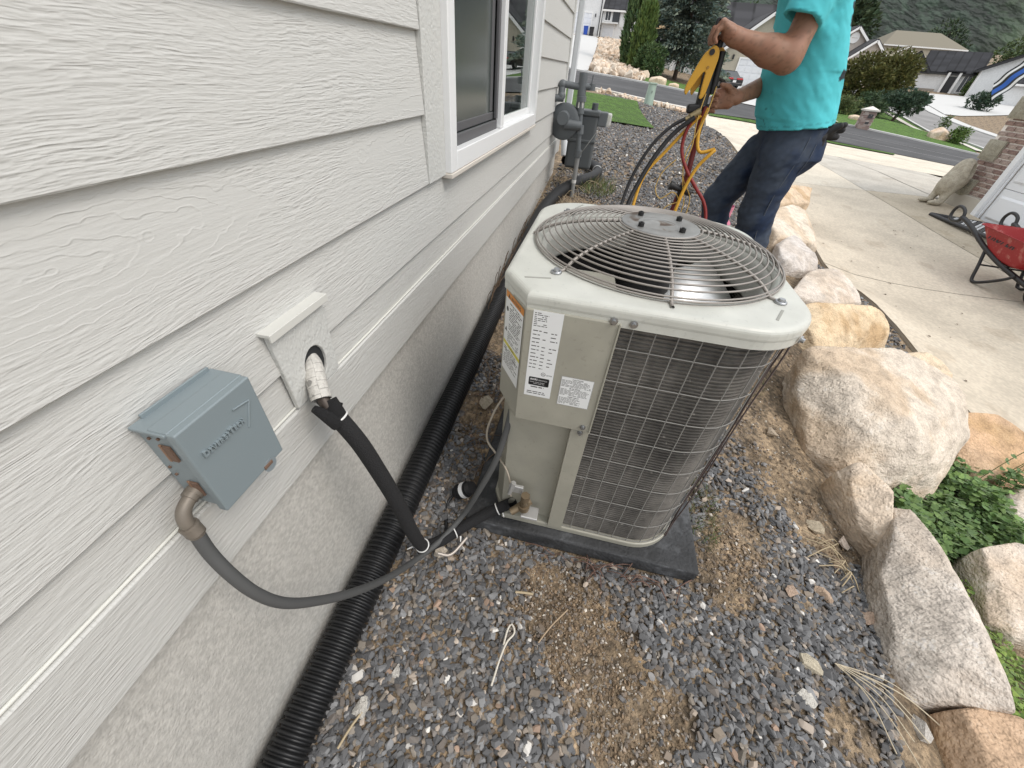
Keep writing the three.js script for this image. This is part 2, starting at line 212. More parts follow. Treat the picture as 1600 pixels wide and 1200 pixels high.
// ---------------------------------------------------------------- the house: lap siding, trim, window, foundation
{
  // wood grain pressed into the boards: 1.8 m by 0.18 m, three patterns
  const grain = (seed, knots) => tex(2048, 320, (u, v) => {
    const U = u * 1.8, Y = v * 0.18; let w = 0.010 * (n2(u * 8, v * 2, 8, 0, seed) - 0.5) + 0.004 * (n2(u * 34, v * 6, 34, 0, seed + 1) - 0.5); let yy = Y + w, cat = 0, catH = 0;
    for (const [u0, v0, ru, rv, n] of knots) { let du = U - u0; if (du > 0.9) du -= 1.8; if (du < -0.9) du += 1.8; const q = Math.hypot(du / ru, (Y - v0) / rv) + 0.16 * (n2(u * 40, v * 7, 40, 0, seed + 5) - 0.5) + 0.09 * (n2(u * 150, v * 20, 150, 0, seed + 6) - 0.5); const m = ss(1.12, 0.85, q); if (m > cat) { cat = m; const s = q * n, f = s - Math.floor(s); catH = 0.42 + 0.12 * (f < 0.16 ? f / 0.16 : 1 - (f - 0.16) / 0.84) + 0.20 * Math.exp(-(((f - 0.1) / (0.05 + 0.05 * n2(u * 25, v * 9, 25, 0, seed + 8))) ** 2)) * n2(u * 40, v * 9, 40, 0, seed + 9) * 1.6 + 0.05 * n2(u * 60, v * 40, 60, 0, seed + 7); } }
    let a = 0; for (const [fx, fy, k, s] of [[30, 0.0050, 0.40, 11], [64, 0.0028, 0.36, 12], [140, 0.0016, 0.24, 13]]) { const r = n2(u * fx, yy / fy, fx, 0, seed + s); a += k * Math.pow(1 - Math.abs(2 * r - 1), 1.5); }
    const lumps = n2(u * 12, v * 5, 12, 0, seed + 20); a = a * (0.6 + 0.6 * lumps) + 0.12 * n2(u * 300, v * 40, 300, 0, seed + 21);
    return mix(a, catH + 0.25 * (a - 0.5), cat);
  });
  const g1 = grain(101, []), g2 = grain(202, [[0.42, 0.115, 0.34, 0.06, 5.5], [1.25, 0.13, 0.42, 0.04, 4]]), g3 = grain(303, [[1.0, 0.03, 0.5, 0.03, 3]]);
  const paint = [0.56, 0.56, 0.535], board = (t, k = 0.0015) => mat(paint, 0.62, { bumpMap: rep(t, 1 / 1.8, 1 / 0.18), bumpScale: k });
  const B = [board(g1), board(g2), board(g3)];
  const stip = tex(512, 512, (u, v) => 0.55 * f2(u * 60, v * 60, 3, 60, 60, 41) + 0.45 * n2(u * 190, v * 120, 190, 120, 42));
  M.trim = mat([0.57, 0.575, 0.55], 0.6, { bumpMap: rep(stip, 1.7, 1.7), bumpScale: 0.0022 });
  M.trimFlat = mat([0.62, 0.62, 0.58], 0.5);
  M.white = mat([0.8, 0.81, 0.81], 0.35);
  const conc = tex(1024, 1024, (u, v) => { const k = 0.83 + 0.07 * (f2(u * 5, v * 5, 4, 5, 5, 51) - 0.5) + 0.16 * (f2(u * 200, v * 200, 2, 200, 200, 52) - 0.5); const st = ss(0.63, 0.75, f2(u * 7 + 2, v * 3, 4, 7, 3, 53)) * 0.06; return [k * 0.93 - st * 0.4, k * 0.92 - st * 0.45, k * 0.89 - st * 0.55]; }, { srgb: true });
  const cb = tex(1024, 1024, (u, v) => 0.6 * n2(u * 260, v * 260, 260, 260, 54) + 0.4 * f2(u * 110, v * 110, 3, 110, 110, 55));
  M.stucco = mat([0.9, 0.9, 0.9], 0.92, { map: rep(conc, 0.7, 0.7), bumpMap: rep(cb, 1.4, 1.4), bumpScale: 0.0013 });
  const dark = mat([0.02, 0.022, 0.024], 0.9);
  const h = thing('house', 'pale grey lap-sided house wall with white window beside the air conditioner', 'house');
  const Z0 = 1.6, ZE = -5.08;
  const lap = (y, z0, z1, i, top = y + 0.186) => { // a wedge: thick at its lower edge, tucked under the board above
    const s = new THREE.Shape(); [[0, y], [0.0195, y], [0.0208, y + 0.002], [0.0075, top], [0, top]].forEach(([a, b], q) => q ? s.lineTo(a, b) : s.moveTo(a, b));
    const g = new THREE.ExtrudeGeometry(s, { depth: z1 - z0, bevelEnabled: false }).translate(0, 0, z0); triUV(g, 1, i === 4 ? 0.68 : i * 0.731 + 0.2, -y);
    part(h, 'siding_board', g, B[i % 3]);
  };
  const ROW = [0.88, 1.06, 1.243, 1.425, 1.605, 1.785, 1.965, 2.145, 2.325, 2.505, 2.685], kind = [0, 1, 2, 0, 2, 0, 1, 2, 0, 1, 0];
  ROW.forEach((y, i) => { const v = kind[i] + 3 * i; if (i === 0) lap(y, ZE, Z0, v); else if (y < 2.32) { lap(y, -1.268, Z0, v); lap(y, ZE, -3.16, v + 3); } else lap(y, ZE, Z0, v); });
  { const s = new THREE.Shape(); [[0, 0.775], [0.014, 0.775], [0.010, 0.885], [0, 0.885]].forEach(([a, b], q) => q ? s.lineTo(a, b) : s.moveTo(a, b)); part(h, 'siding_board', triUV(new THREE.ExtrudeGeometry(s, { depth: Z0 - ZE, bevelEnabled: false }).translate(0, 0, ZE), 1, 0.4, 0.1), B[0]); }
  { const s = new THREE.Shape(); [[0, 0.636], [0.021, 0.636], [0.0225, 0.638], [0.0225, 0.779], [0.020, 0.7815], [0, 0.786]].forEach(([a, b], q) => q ? s.lineTo(a, b) : s.moveTo(a, b)); part(h, 'skirt_board', triUV(new THREE.ExtrudeGeometry(s, { depth: Z0 - ZE, bevelEnabled: false }).translate(0, 0, ZE), 1, 0.1, 0.02), B[0]); }
  { const pts = []; for (let z = Z0; z > ZE; z -= 0.12) pts.push([0.0165 + 0.001 * n2(z * 9, 1, 0, 0, 4), 0.7865 + 0.0012 * n2(z * 5, 2, 0, 0, 6), z]); part(h, 'caulk_bead', tube(pts, 0.0030, 160, 6), mat([0.66, 0.66, 0.61], 0.5)); }
  part(h, 'window_trim', triUV(rbox(0.024, 1.26, 0.150, 0.012, 1.69, -1.345, 0.002)), M.trim);
  part(h, 'corner_board', triUV(mg([rbox(0.026, 2.25, 0.10, 0.013, 1.76, -5.131, 0.002), rbox(0.10, 2.25, 0.026, -0.037, 1.76, -5.195, 0.002)])), M.trim);
  part(h, 'foundation', triUV(mg([box(0.2, 1.14, 6.64, -0.105, 0.066, -1.84), box(7, 1.14, 0.2, -3.6, 0.066, -5.06)])), M.stucco);
  // sheathing round the window opening, the room behind it, front wall, roof
  const sh = mat([0.3, 0.29, 0.27], 0.9);
  part(h, 'wall', mg([box(0.12, 0.433, 6.68, -0.062, 0.8525, -1.74), box(0.12, 1.26, 3.02, -0.062, 1.69, 0.09), box(0.12, 1.26, 1.95, -0.062, 1.69, -4.105), box(0.12, 0.6, 6.68, -0.062, 2.62, -1.74)]), sh);
  part(h, 'front_wall', box(7, 2.3, 0.12, -3.6, 1.77, -5.12), mat(paint, 0.7));
  part(h, 'room', mg([box(0.05, 2.2, 6, -3, 1.8, -2), box(2.9, 0.05, 6, -1.55, 0.7, -2), box(2.9, 0.05, 6, -1.55, 2.9, -2), box(2.9, 2.2, 0.05, -1.55, 1.8, 1.02), box(2.9, 2.2, 0.05, -1.55, 1.8, -5.02)]), mat([0.22, 0.21, 0.2], 0.9));
  { const s = new THREE.Shape(); [[0.32, 2.86], [0.32, 3.0], [-3.6, 4.6], [-7.5, 3.0], [-7.5, 2.86]].forEach(([a, b], q) => q ? s.lineTo(a, b) : s.moveTo(a, b)); part(h, 'roof', new THREE.ExtrudeGeometry(s, { depth: 7.4, bevelEnabled: false }).translate(0, 0, -5.5), mat([0.06, 0.06, 0.065], 0.9)); }
  // window
  const y0 = 1.066, y1 = 2.3, zl = -1.42, zr = -3.155, ym = (y0 + y1) / 2, fw = 0.062;
  const win = part(h, 'window', mg([rbox(0.046, y1 - y0, fw, 0.023, ym, zl - fw / 2, 0.004), rbox(0.046, y1 - y0, fw, 0.023, ym, zr + fw / 2, 0.004), rbox(0.046, fw, zl - zr - 2 * fw, 0.0229, y0 + fw / 2, (zl + zr) / 2, 0.004), rbox(0.046, fw, zl - zr - 2 * fw, 0.0229, y1 - fw / 2, (zl + zr) / 2, 0.004)]), M.white);
  part(win, 'mullion', mg([rbox(0.030, y1 - y0 - 2 * fw - 0.002, 0.055, 0.020, ym, -2.205, 0.004), rbox(0.018, y1 - y0 - 2 * fw - 0.002, 0.085, 0.006, ym, -2.262, 0.004)]), M.white);
  part(win, 'sash', mg([rbox(0.022, y1 - y0 - 2 * fw, 0.032, -0.004, ym, -2.322, 0.003), rbox(0.022, y1 - y0 - 2 * fw, 0.03, -0.004, ym, zr + fw + 0.015, 0.003), rbox(0.022, 0.034, 0.70, -0.004, y0 + fw + 0.017, -2.70, 0.003)]), M.white);
  const scr = mat([0.10, 0.10, 0.105], 0.6);
  part(win, 'screen_frame', mg([rbox(0.014, 0.036, 0.68, 0.010, y0 + fw + 0.018, -1.823, 0.003), rbox(0.014, y1 - y0 - 2 * fw - 0.08, 0.03, 0.010, ym, -2.160, 0.003), rbox(0.018, 0.03, 0.68, -0.010, y0 + fw + 0.052, -1.823, 0.003), rbox(0.018, y1 - y0 - 2 * fw - 0.1, 0.04, -0.010, ym + 0.02, -2.12, 0.003)]), scr);
  const glass = new THREE.MeshPhysicalMaterial({ color: lin(0.62, 0.7, 0.66), roughness: 0.01, transmission: 1, thickness: 0, ior: 2.0 });
  part(win, 'pane', box(0.004, 1.12, 0.70, -0.006, ym, -1.83), new THREE.MeshPhysicalMaterial({ color: lin(0.12, 0.15, 0.14), roughness: 0.16, transmission: 0.6, thickness: 0, ior: 1.4 }));
  part(win, 'pane', box(0.004, 1.12, 0.76, -0.006, ym, -2.71), glass);
  part(win, 'sill', triUV(rbox(0.05, 0.016, zl - zr + 0.01, 0.024, y0 - 0.0085, (zl + zr) / 2, 0.003)), mat([0.62, 0.58, 0.52], 0.7));
  // plate where the refrigerant lines leave the wall
  const s = new THREE.Shape(); s.moveTo(-0.07, -0.085); s.lineTo(0.078, -0.085); s.lineTo(0.078, 0.095); s.lineTo(-0.078, 0.095); s.closePath();
  const hole = new THREE.Path(); hole.absellipse(0.012, -0.03, 0.036, 0.046, 0, Math.PI * 2); s.holes.push(hole);
  part(h, 'line_plate', triUV(new THREE.ExtrudeGeometry(s, { depth: 0.008, bevelEnabled: true, bevelSize: 0.0015, bevelThickness: 0.0015, bevelSegments: 1, curveSegments: 32 }).rotateY(Math.PI / 2).translate(0.0190, 0.876, -0.552)), M.trim);
  part(h, 'drip_cap', mg([rbox(0.026, 0.007, 0.172, 0.0265, 0.9775, -0.552, 0.001), rbox(0.005, 0.016, 0.1725, 0.0385, 0.9735, -0.552, 0.0012)]), M.trimFlat);
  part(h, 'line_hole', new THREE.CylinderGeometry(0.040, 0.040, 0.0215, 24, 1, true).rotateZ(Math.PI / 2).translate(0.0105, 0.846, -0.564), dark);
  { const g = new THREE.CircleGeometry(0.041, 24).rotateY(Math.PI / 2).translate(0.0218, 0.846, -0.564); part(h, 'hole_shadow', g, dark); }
  // downspout at the front corner
  part(h, 'downspout', mg([rbox(0.06, 2.3, 0.075, 0.062, 1.86, -5.32, 0.012), rod([0.062, 0.76, -5.32], [0.10, 0.58, -5.27], 0.042, 0.045, 14)]), mat([0.66, 0.69, 0.71], 0.4));
}
// ---------------------------------------------------------------- air conditioner on its pad
const roundRect = (x0, x1, z0, z1, r, cut, n = 10) => { // plan outline, near-left corner cut off; z1 is the near side
  const o = []; const arc = (cx, cz, a0) => { for (let i = 0; i <= n; i++) { const a = a0 + i / n * Math.PI / 2; o.push([cx + r * Math.cos(a), cz + r * Math.sin(a)]); } };
  arc(x1 - r, z1 - r, 0); // near right (z grows towards the camera)
  o.splice(0, n + 1); for (let i = n; i >= 0; i--) { const a = i / n * Math.PI / 2; o.push([x1 - r + r * Math.cos(a), z1 - r + r * Math.sin(a)]); }
  for (let i = 0; i <= n; i++) { const a = -i / n * Math.PI / 2; o.push([x1 - r + r * Math.cos(a), z0 + r + r * Math.sin(a)]); }
  for (let i = 0; i <= n; i++) { const a = -Math.PI / 2 - i / n * Math.PI / 2; o.push([x0 + r + r * Math.cos(a), z0 + r + r * Math.sin(a)]); }
  if (cut) { o.push([x0, z1 - cut[1]]); o.push([x0 + cut[0], z1]); } else for (let i = 0; i <= n; i++) { const a = Math.PI - i / n * Math.PI / 2; o.push([x0 + r + r * Math.cos(a), z1 - r + r * Math.sin(a)]); }
  return o;
};
const speck = tex(512, 512, (u, v) => { const k = 0.95 + 0.11 * (f2(u * 8, v * 8, 4, 8, 8, 61) - 0.5) - 0.05 * ss(0.72, 0.85, f2(u * 60, v * 60, 3, 60, 60, 62)); return [k, k * 0.995, k * 0.985]; }, { srgb: true });
const steel = mat([0.42, 0.43, 0.44], 0.35, { metalness: 0.9 });
{
  const padT = tex(512, 512, (u, v) => { const k = 0.30 + 0.22 * (f2(u * 6, v * 6, 5, 6, 6, 63) - 0.5) + 0.12 * ss(0.55, 0.8, f2(u * 14, v * 14, 4, 14, 14, 64)); return [k * 0.98, k, k * 1.03]; }, { srgb: true });
  const padB = tex(256, 256, (u, v) => f2(u * 40, v * 40, 3, 40, 40, 65));
  const g = triUV(rbox(0.85, 0.074, 0.86, 0, 0.033, 0, 0.012, 3));
  const pad = solo('equipment_pad', 'black plastic pad under the air conditioner, dusty on top', 'equipment pad', g, mat([0.55, 0.55, 0.55], 0.75, { map: rep(padT, 1.6, 1.6), bumpMap: rep(padB, 3, 3), bumpScale: 0.003 }));
  pad.position.set(0.727, 0, -1.163);
}
{
  const ac = thing('air_conditioner', 'beige square outdoor air conditioner unit with round wire fan grille on top', 'air conditioner', [0, 0, 0]);
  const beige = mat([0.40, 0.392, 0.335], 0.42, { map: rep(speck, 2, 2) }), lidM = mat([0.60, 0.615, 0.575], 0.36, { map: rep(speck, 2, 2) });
  const base = roundRect(0.385, 1.066, -1.545, -0.770, 0.17, [0.05, 0.10]);
  part(ac, 'base_pan', triUV(prism(base, 0.071, 0.097, 0.004)), beige);
  // condenser coil: thin stacked rows of fins round three and a half sides
  const coil = roundRect(0.415, 1.050, -1.525, -0.789, 0.155, null);
  const path = coil.filter(([x, z]) => !(x < 0.62 && z > -0.95)); // open where the service corner is
  const i0 = path.findIndex(([x, z], i) => i > 0 && Math.hypot(x - path[i - 1][0], z - path[i - 1][1]) > 0.5 && path[i - 1][0] < 0.6);
  const run = [[0.615, -0.789], ...path, [0.415, -0.95]];
  {
    const P = [], I = [], UV = [], rows = 78, y0 = 0.092, y1 = 0.95; let L = 0; const cum = [0]; for (let i = 1; i < run.length; i++) { L += Math.hypot(run[i][0] - run[i - 1][0], run[i][1] - run[i - 1][1]); cum.push(L); }
    const nrm = run.map((p, i) => { const a = run[Math.max(0, i - 1)], b = run[Math.min(run.length - 1, i + 1)], dx = b[0] - a[0], dz = b[1] - a[1], l = Math.hypot(dx, dz); return [-dz / l, dx / l]; });
    const prof = []; for (let r = 0; r < rows; r++) { const y = y0 + (y1 - y0) * r / rows, s = (y1 - y0) / rows; prof.push([y, 0], [y + s * 0.55, 0.0035], [y + s * 0.62, -0.004], [y + s * 0.98, -0.004]); }
    run.forEach(([x, z], i) => prof.forEach(([y, o]) => { P.push(x + nrm[i][0] * o, y, z + nrm[i][1] * o); UV.push(cum[i], y); }));
    const n = prof.length; for (let i = 0; i < run.length - 1; i++) for (let j = 0; j < n - 1; j++) { const a = i * n + j; I.push(a, a + n, a + 1, a + 1, a + n, a + n + 1); }
    let g = new THREE.BufferGeometry(); g.setAttribute('position', new THREE.Float32BufferAttribute(P, 3)); g.setAttribute('uv', new THREE.Float32BufferAttribute(UV, 2)); g.setIndex(I); g = g.toNonIndexed(); g.computeVertexNormals();
    const fin = tex(1024, 256, (u, v) => { const f = (u * 256) % 1, k = (f < 0.45 ? 0.62 : 1) * (0.82 + 0.5 * (f2(u * 10, v * 3, 4, 10, 3, 66) - 0.5)) * (1 - 0.12 * ss(0.5, 0.8, f2(u * 26, v * 30, 3, 26, 30, 67))) + 0.25 * ss(0.93, 0.98, n2(u * 40, v * 24, 40, 24, 68)); return [0.68 * k, 0.66 * k, 0.63 * k]; }, { srgb: true });
    part(ac, 'coil', g, mat([0.92, 0.92, 0.92], 0.6, { map: rep(fin, 1 / 0.6, 1 / 0.6), metalness: 0.1 }));
  }
  // wire guard, 5 by 10 cm
  const wireM = mat([0.25, 0.245, 0.23], 0.5), out = run.map(([x, z]) => [x, z]);
  const off = (() => { const q = run.map((p, i) => { const a = run[Math.max(0, i - 1)], b = run[Math.min(run.length - 1, i + 1)], dx = b[0] - a[0], dz = b[1] - a[1], l = Math.hypot(dx, dz); return [p[0] - dz / l * -0.012 * -1, p[1] + dx / l * 0.012]; }); return q; })();
  const cx = 0.75, cz = -1.16, outward = off.map(([x, z], i) => { const [a, b] = run[i]; const d = Math.hypot(x - cx, z - cz) > Math.hypot(a - cx, b - cz); return d ? [x, z] : [2 * a - x, 2 * b - z]; });
  const ringPath = (y, dy) => { const c = new THREE.CurvePath(); for (let i = 0; i < outward.length - 1; i++) c.add(new THREE.LineCurve3(V(outward[i][0], y + dy(i), outward[i][1]), V(outward[i + 1][0], y + dy(i + 1), outward[i + 1][1]))); return c; };
  for (let k = 0; k < 9; k++) part(ac, 'guard_wire', new THREE.TubeGeometry(ringPath(0.102 + 0.098 * k, i => 0.0015 * Math.sin(i * 1.3 + k * 2)), 150, 0.0015, 5), wireM);
  { const c = ringPath(0, () => 0), L = c.getLength(); for (let s = 0.024; s < L; s += 0.05) { const p = c.getPointAt(s / L); part(ac, 'guard_wire', rod([p.x, 0.092, p.z], [p.x, 0.952, p.z], 0.0015, 0.0015, 6), wireM); } }
  for (const [dx, dz, w] of [[0, 0, 0], [0.006, -0.006, 1.7], [0.012, -0.002, 3.1]]) { const pts = []; for (let i = 0; i <= 14; i++) { const y = 0.075 + 0.885 * i / 14; pts.push([1.030 + dx + 0.004 * Math.sin(i * 0.9 + w), y, -0.842 + dz + 0.004 * Math.cos(i * 1.1 + w)]); } part(ac, 'loose_wire', tube(pts, 0.0023, 60, 5), mat([0.10, 0.075, 0.07], 0.6)); }
  // service corner: lower panel, flange, cover of the control box
  part(ac, 'service_panel', triUV(prism([[0.612, -0.800], [0.425, -0.806], [0.392, -0.88], [0.392, -1.0], [0.612, -1.0]], 0.095, 0.64)), beige);
  part(ac, 'corner_flange', triUV(prism([[0.657, -0.766], [0.607, -0.766], [0.607, -0.803], [0.657, -0.790]], 0.092, 0.628, 0.0015)), beige);
  const cover = part(ac, 'control_cover', triUV(prism([[0.656, -0.757], [0.448, -0.757], [0.377, -0.862], [0.377, -1.02], [0.64, -1.02], [0.656, -0.80]], 0.613, 0.960, 0.003)), beige);
  part(ac, 'cover_hem', mg([rbox(0.004, 0.345, 0.01, 0.6555, 0.787, -0.7575, 0.001)]), beige);
  const screw = (x, y, z, nx, ny, nz, r = 0.008) => mg([new THREE.CylinderGeometry(r, r, 0.003, 16).translate(0, 0.0015, 0), new THREE.CylinderGeometry(r * 0.62, r * 0.66, 0.006, 6).translate(0, 0.006, 0)].map(g => g.applyQuaternion(new THREE.Quaternion().setFromUnitVectors(V(0, 1, 0), V(nx, ny, nz).normalize())).translate(x, y, z)));
  for (const [x, y, z] of [[0.635, 0.632, -0.757], [0.633, 0.60, -0.766]]) part(ac, 'screw', screw(x, y, z, 0, 0, 1), steel);
  // lid with its fan opening
  {
    const outl = roundRect(0.371, 1.080, -1.558, -0.760, 0.17, [0.075, 0.105], 12); const s = new THREE.Shape(outl.map(([x, z]) => new THREE.Vector2(x, -z)));
    const hole = new THREE.Path(); hole.absellipse(0.738, 1.158, 0.318, 0.318, 0, Math.PI * 2); s.holes.push(hole);
    const top = new THREE.ExtrudeGeometry(s, { depth: 0.010, bevelEnabled: true, bevelSize: 0.016, bevelThickness: 0.014, bevelOffset: -0.016, bevelSegments: 5, curveSegments: 64 }).rotateX(-Math.PI / 2).translate(0, 0.974, 0);
    const s2 = new THREE.Shape(roundRect(0.3725, 1.0785, -1.5565, -0.7615, 0.1685, [0.0747, 0.1047], 12).map(([x, z]) => new THREE.Vector2(x, -z))); s2.holes.push(new THREE.Path(roundRect(0.376, 1.075, -1.553, -0.765, 0.165, [0.074, 0.1035], 12).reverse().map(([x, z]) => new THREE.Vector2(x, -z))));
    const skirt = new THREE.ExtrudeGeometry(s2, { depth: 0.031, bevelEnabled: false }).rotateX(-Math.PI / 2).translate(0, 0.949, 0);
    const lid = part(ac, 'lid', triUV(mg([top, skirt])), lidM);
    part(ac, 'fan_throat', new THREE.LatheGeometry([[0.3175, 0.985], [0.304, 0.974], [0.300, 0.955], [0.300, 0.895], [0.312, 0.88]].map(([r, y]) => new THREE.Vector2(r, y)), 64).translate(0.738, 0, -1.158), new THREE.MeshStandardMaterial({ color: lin(0.5, 0.5, 0.46), roughness: 0.5, side: THREE.DoubleSide }));
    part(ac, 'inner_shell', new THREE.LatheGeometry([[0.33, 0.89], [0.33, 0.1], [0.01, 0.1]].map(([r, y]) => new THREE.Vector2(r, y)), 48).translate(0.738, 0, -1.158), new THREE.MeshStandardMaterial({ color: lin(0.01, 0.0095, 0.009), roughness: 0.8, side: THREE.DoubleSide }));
    for (const [x, z, a] of [[0.455, -0.84, -0.35], [0.99, -0.845, 0.5], [0.50, -1.49, 0.6], [1.0, -1.50, -0.5]]) part(ac, 'lid_slot', rbox(0.062, 0.0016, 0.006, 0, 0, 0, 0.0006).rotateY(a + 0.6).translate(x, 0.9982, z), mat([0.3, 0.3, 0.27], 0.6));
    for (const [x, y, z, nx, nz] of [[0.64, 0.963, -0.760, 0, 1], [0.683, 0.963, -0.760, 0, 1], [1.040, 0.963, -0.818, 0.75, 0.66], [1.079, 0.963, -1.3, 1, 0]]) part(ac, 'screw', screw(x, y, z, nx, 0, nz, 0.009), steel);
  }
  // fan grille: 16 rings and eight spokes over a round motor plate
  const GC = [0.738, -1.155], gy = r => 0.990 + 0.080 * Math.sqrt(Math.max(0, 1 - (r / 0.345) ** 2)), rodM = mat([0.30, 0.275, 0.25], 0.45, { metalness: 0.25 });
  for (let k = 0; k < 15; k++) { const r = 0.112 + k * 0.0158; part(ac, 'grille_ring', new THREE.TorusGeometry(r, 0.0023, 6, 96).rotateX(Math.PI / 2).translate(GC[0], gy(r), GC[1]), rodM); }
  for (const [r, y] of [[0.338, 1.006], [0.337, 0.997]]) part(ac, 'grille_ring', new THREE.TorusGeometry(r, 0.0023, 6, 96).rotateX(Math.PI / 2).translate(GC[0], y, GC[1]), rodM);
  for (let k = 0; k < 8; k++) {
    const a = k * Math.PI / 4 + 0.05, pts = []; for (let r = 0.095; r <= 0.335; r += 0.02) pts.push([GC[0] + r * Math.sin(a), gy(r) - 0.004, GC[1] + r * Math.cos(a)]);
    pts.push([GC[0] + 0.345 * Math.sin(a), 1.000, GC[1] + 0.345 * Math.cos(a)]); if (k % 2 === 1 || k === 0) pts.push([GC[0] + 0.362 * Math.sin(a), 1.0005, GC[1] + 0.362 * Math.cos(a)]);
    part(ac, 'grille_spoke', tube(pts, 0.0042, 40, 8), rodM);
    if (k % 2 === 1) { const x = GC[0] + 0.366 * Math.sin(a), z = GC[1] + 0.366 * Math.cos(a); part(ac, 'washer', mg([new THREE.TorusGeometry(0.010, 0.0038, 8, 20).rotateX(Math.PI / 2).translate(x, 1.0005, z), cyl(0.0075, 0.0085, 0.010, x, 1.004, z, 6)]), steel); }
  }
  const plateT = tex(256, 256, (u, v) => { const n = f2(u * 9, v * 9, 5, 9, 9, 69), r = ss(0.58, 0.72, f2(u * 5 + 3, v * 5, 4, 5, 5, 70)); return [mix(0.62, 0.36, r) + 0.2 * (n - 0.5), mix(0.62, 0.29, r) + 0.2 * (n - 0.5), mix(0.61, 0.23, r) + 0.2 * (n - 0.5)]; }, { srgb: true });
  const plate = part(ac, 'motor_plate', mg([new THREE.LatheGeometry([[0.0001, 1.046], [0.045, 1.046], [0.05, 1.049], [0.056, 1.049], [0.060, 1.052], [0.104, 1.052], [0.107, 1.048], [0.106, 1.044]].map(([r, y]) => new THREE.Vector2(r, y)), 48).translate(GC[0], 0.016, GC[1])]), mat([0.8, 0.8, 0.8], 0.45, { metalness: 0.45, map: plateT, side: THREE.DoubleSide }));
  for (const a of [0.75, 2.32, 3.9, 5.45]) part(ac, 'bolt', mg([cyl(0.0085, 0.0085, 0.010, GC[0] + 0.075 * Math.sin(a), 1.073, GC[1] + 0.075 * Math.cos(a), 6), cyl(0.004, 0.004, 0.012, GC[0] + 0.075 * Math.sin(a), 1.074, GC[1] + 0.075 * Math.cos(a), 8)]), mat([0.03, 0.03, 0.03], 0.5, { metalness: 0.5 }));
  part(ac, 'fan_motor', mg([cyl(0.075, 0.078, 0.15, GC[0], 0.963, GC[1], 28), cyl(0.018, 0.018, 0.12, GC[0], 0.85, GC[1], 12)]), mat([0.04, 0.04, 0.042], 0.5));
  for (let b = 0; b < 2; b++) {
    const P = [], I = [], nr = 10, na = 14; for (let i = 0; i <= nr; i++) for (let j = 0; j <= na; j++) { const t = i / nr, u = j / na, r = 0.075 + 0.212 * t, w = mix(0.55, 1.0, Math.sin(t * 1.7)), a = b * 3.1416 + 1.62 + (u - 0.5) * w + 0.22 * t; P.push(GC[0] + r * Math.sin(a), 0.885 + 0.105 * (u - 0.5) * (1.1 - 0.25 * t) - 0.012 * Math.sin(u * Math.PI), GC[1] + r * Math.cos(a)); }
    for (let i = 0; i < nr; i++) for (let j = 0; j < na; j++) { const q = i * (na + 1) + j; I.push(q, q + 1, q + na + 1, q + 1, q + na + 2, q + na + 1); }
    const g = new THREE.BufferGeometry(); g.setAttribute('position', new THREE.Float32BufferAttribute(P, 3)); g.setIndex(I); g.computeVertexNormals();
    const back = g.clone(); back.translate(0, -0.0015, 0);
    part(ac, 'fan_blade', BGU.mergeGeometries([g, back]), new THREE.MeshStandardMaterial({ color: lin(0.66, 0.66, 0.65), roughness: 0.3, metalness: 0.95, side: THREE.DoubleSide }));
  }
  part(ac, 'fan_hub', cyl(0.055, 0.055, 0.02, GC[0], 0.885, GC[1], 24), mat([0.2, 0.2, 0.2], 0.4, { metalness: 0.8 }));
  // stickers
  const sticker = (w, h, draw, pw = 512) => { const c = document.createElement('canvas'); c.width = pw; c.height = Math.round(pw * h / w); const x = c.getContext('2d'); x.fillStyle = '#eef0f0'; x.fillRect(0, 0, c.width, c.height); draw(x, c.width, c.height); const t = new THREE.CanvasTexture(c); t.colorSpace = THREE.SRGBColorSpace; return mat([0.92, 0.92, 0.92], 0.4, { map: t }); };
  const R = rng(77), lines = (x, x0, y0, w, h, n, col = '#444', dense = 0.85) => { x.fillStyle = col; const lh = h / n; for (let i = 0; i < n; i++) { let px = x0; const end = x0 + w * (0.8 + 0.2 * R()); while (px < end) { const ww = lh * (0.8 + 2.2 * R()); if (R() < dense) x.fillRect(px, y0 + i * lh + lh * 0.25, Math.min(ww, end - px), lh * 0.42); px += ww + lh * 0.4; } } };
  const flat = (w, h) => new THREE.PlaneGeometry(w, h);
  const rating = part(ac, 'rating_label', flat(0.069, 0.252).translate(0.4985, 0.835, -0.7563), sticker(0.069, 0.252, (x, W, Hh) => {
    lines(x, W * 0.05, Hh * 0.02, W * 0.5, Hh * 0.15, 8, '#555', 0.8);
    for (let i = 0; i < 11; i++) { lines(x, W * 0.06, Hh * (0.20 + i * 0.042), W * 0.3, Hh * 0.024, 1, '#555', 0.9); if (R() < 0.8) lines(x, W * 0.42, Hh * (0.205 + i * 0.042), W * 0.14, Hh * 0.024, 1, '#555', 0.9); lines(x, W * 0.68, Hh * (0.21 + i * 0.042), W * 0.26, Hh * 0.024, 1, '#555', 0.7); }
    x.strokeStyle = '#222'; x.lineWidth = 6; x.beginPath(); x.arc(W * 0.62, Hh * 0.70, W * 0.075, 0, 7); x.stroke(); x.fillStyle = '#222'; x.font = 'bold ' + W * 0.085 + 'px sans-serif'; x.fillText('UL', W * 0.57, Hh * 0.71); x.font = 'bold ' + W * 0.07 + 'px sans-serif'; x.fillText('LISTED', W * 0.72, Hh * 0.712);
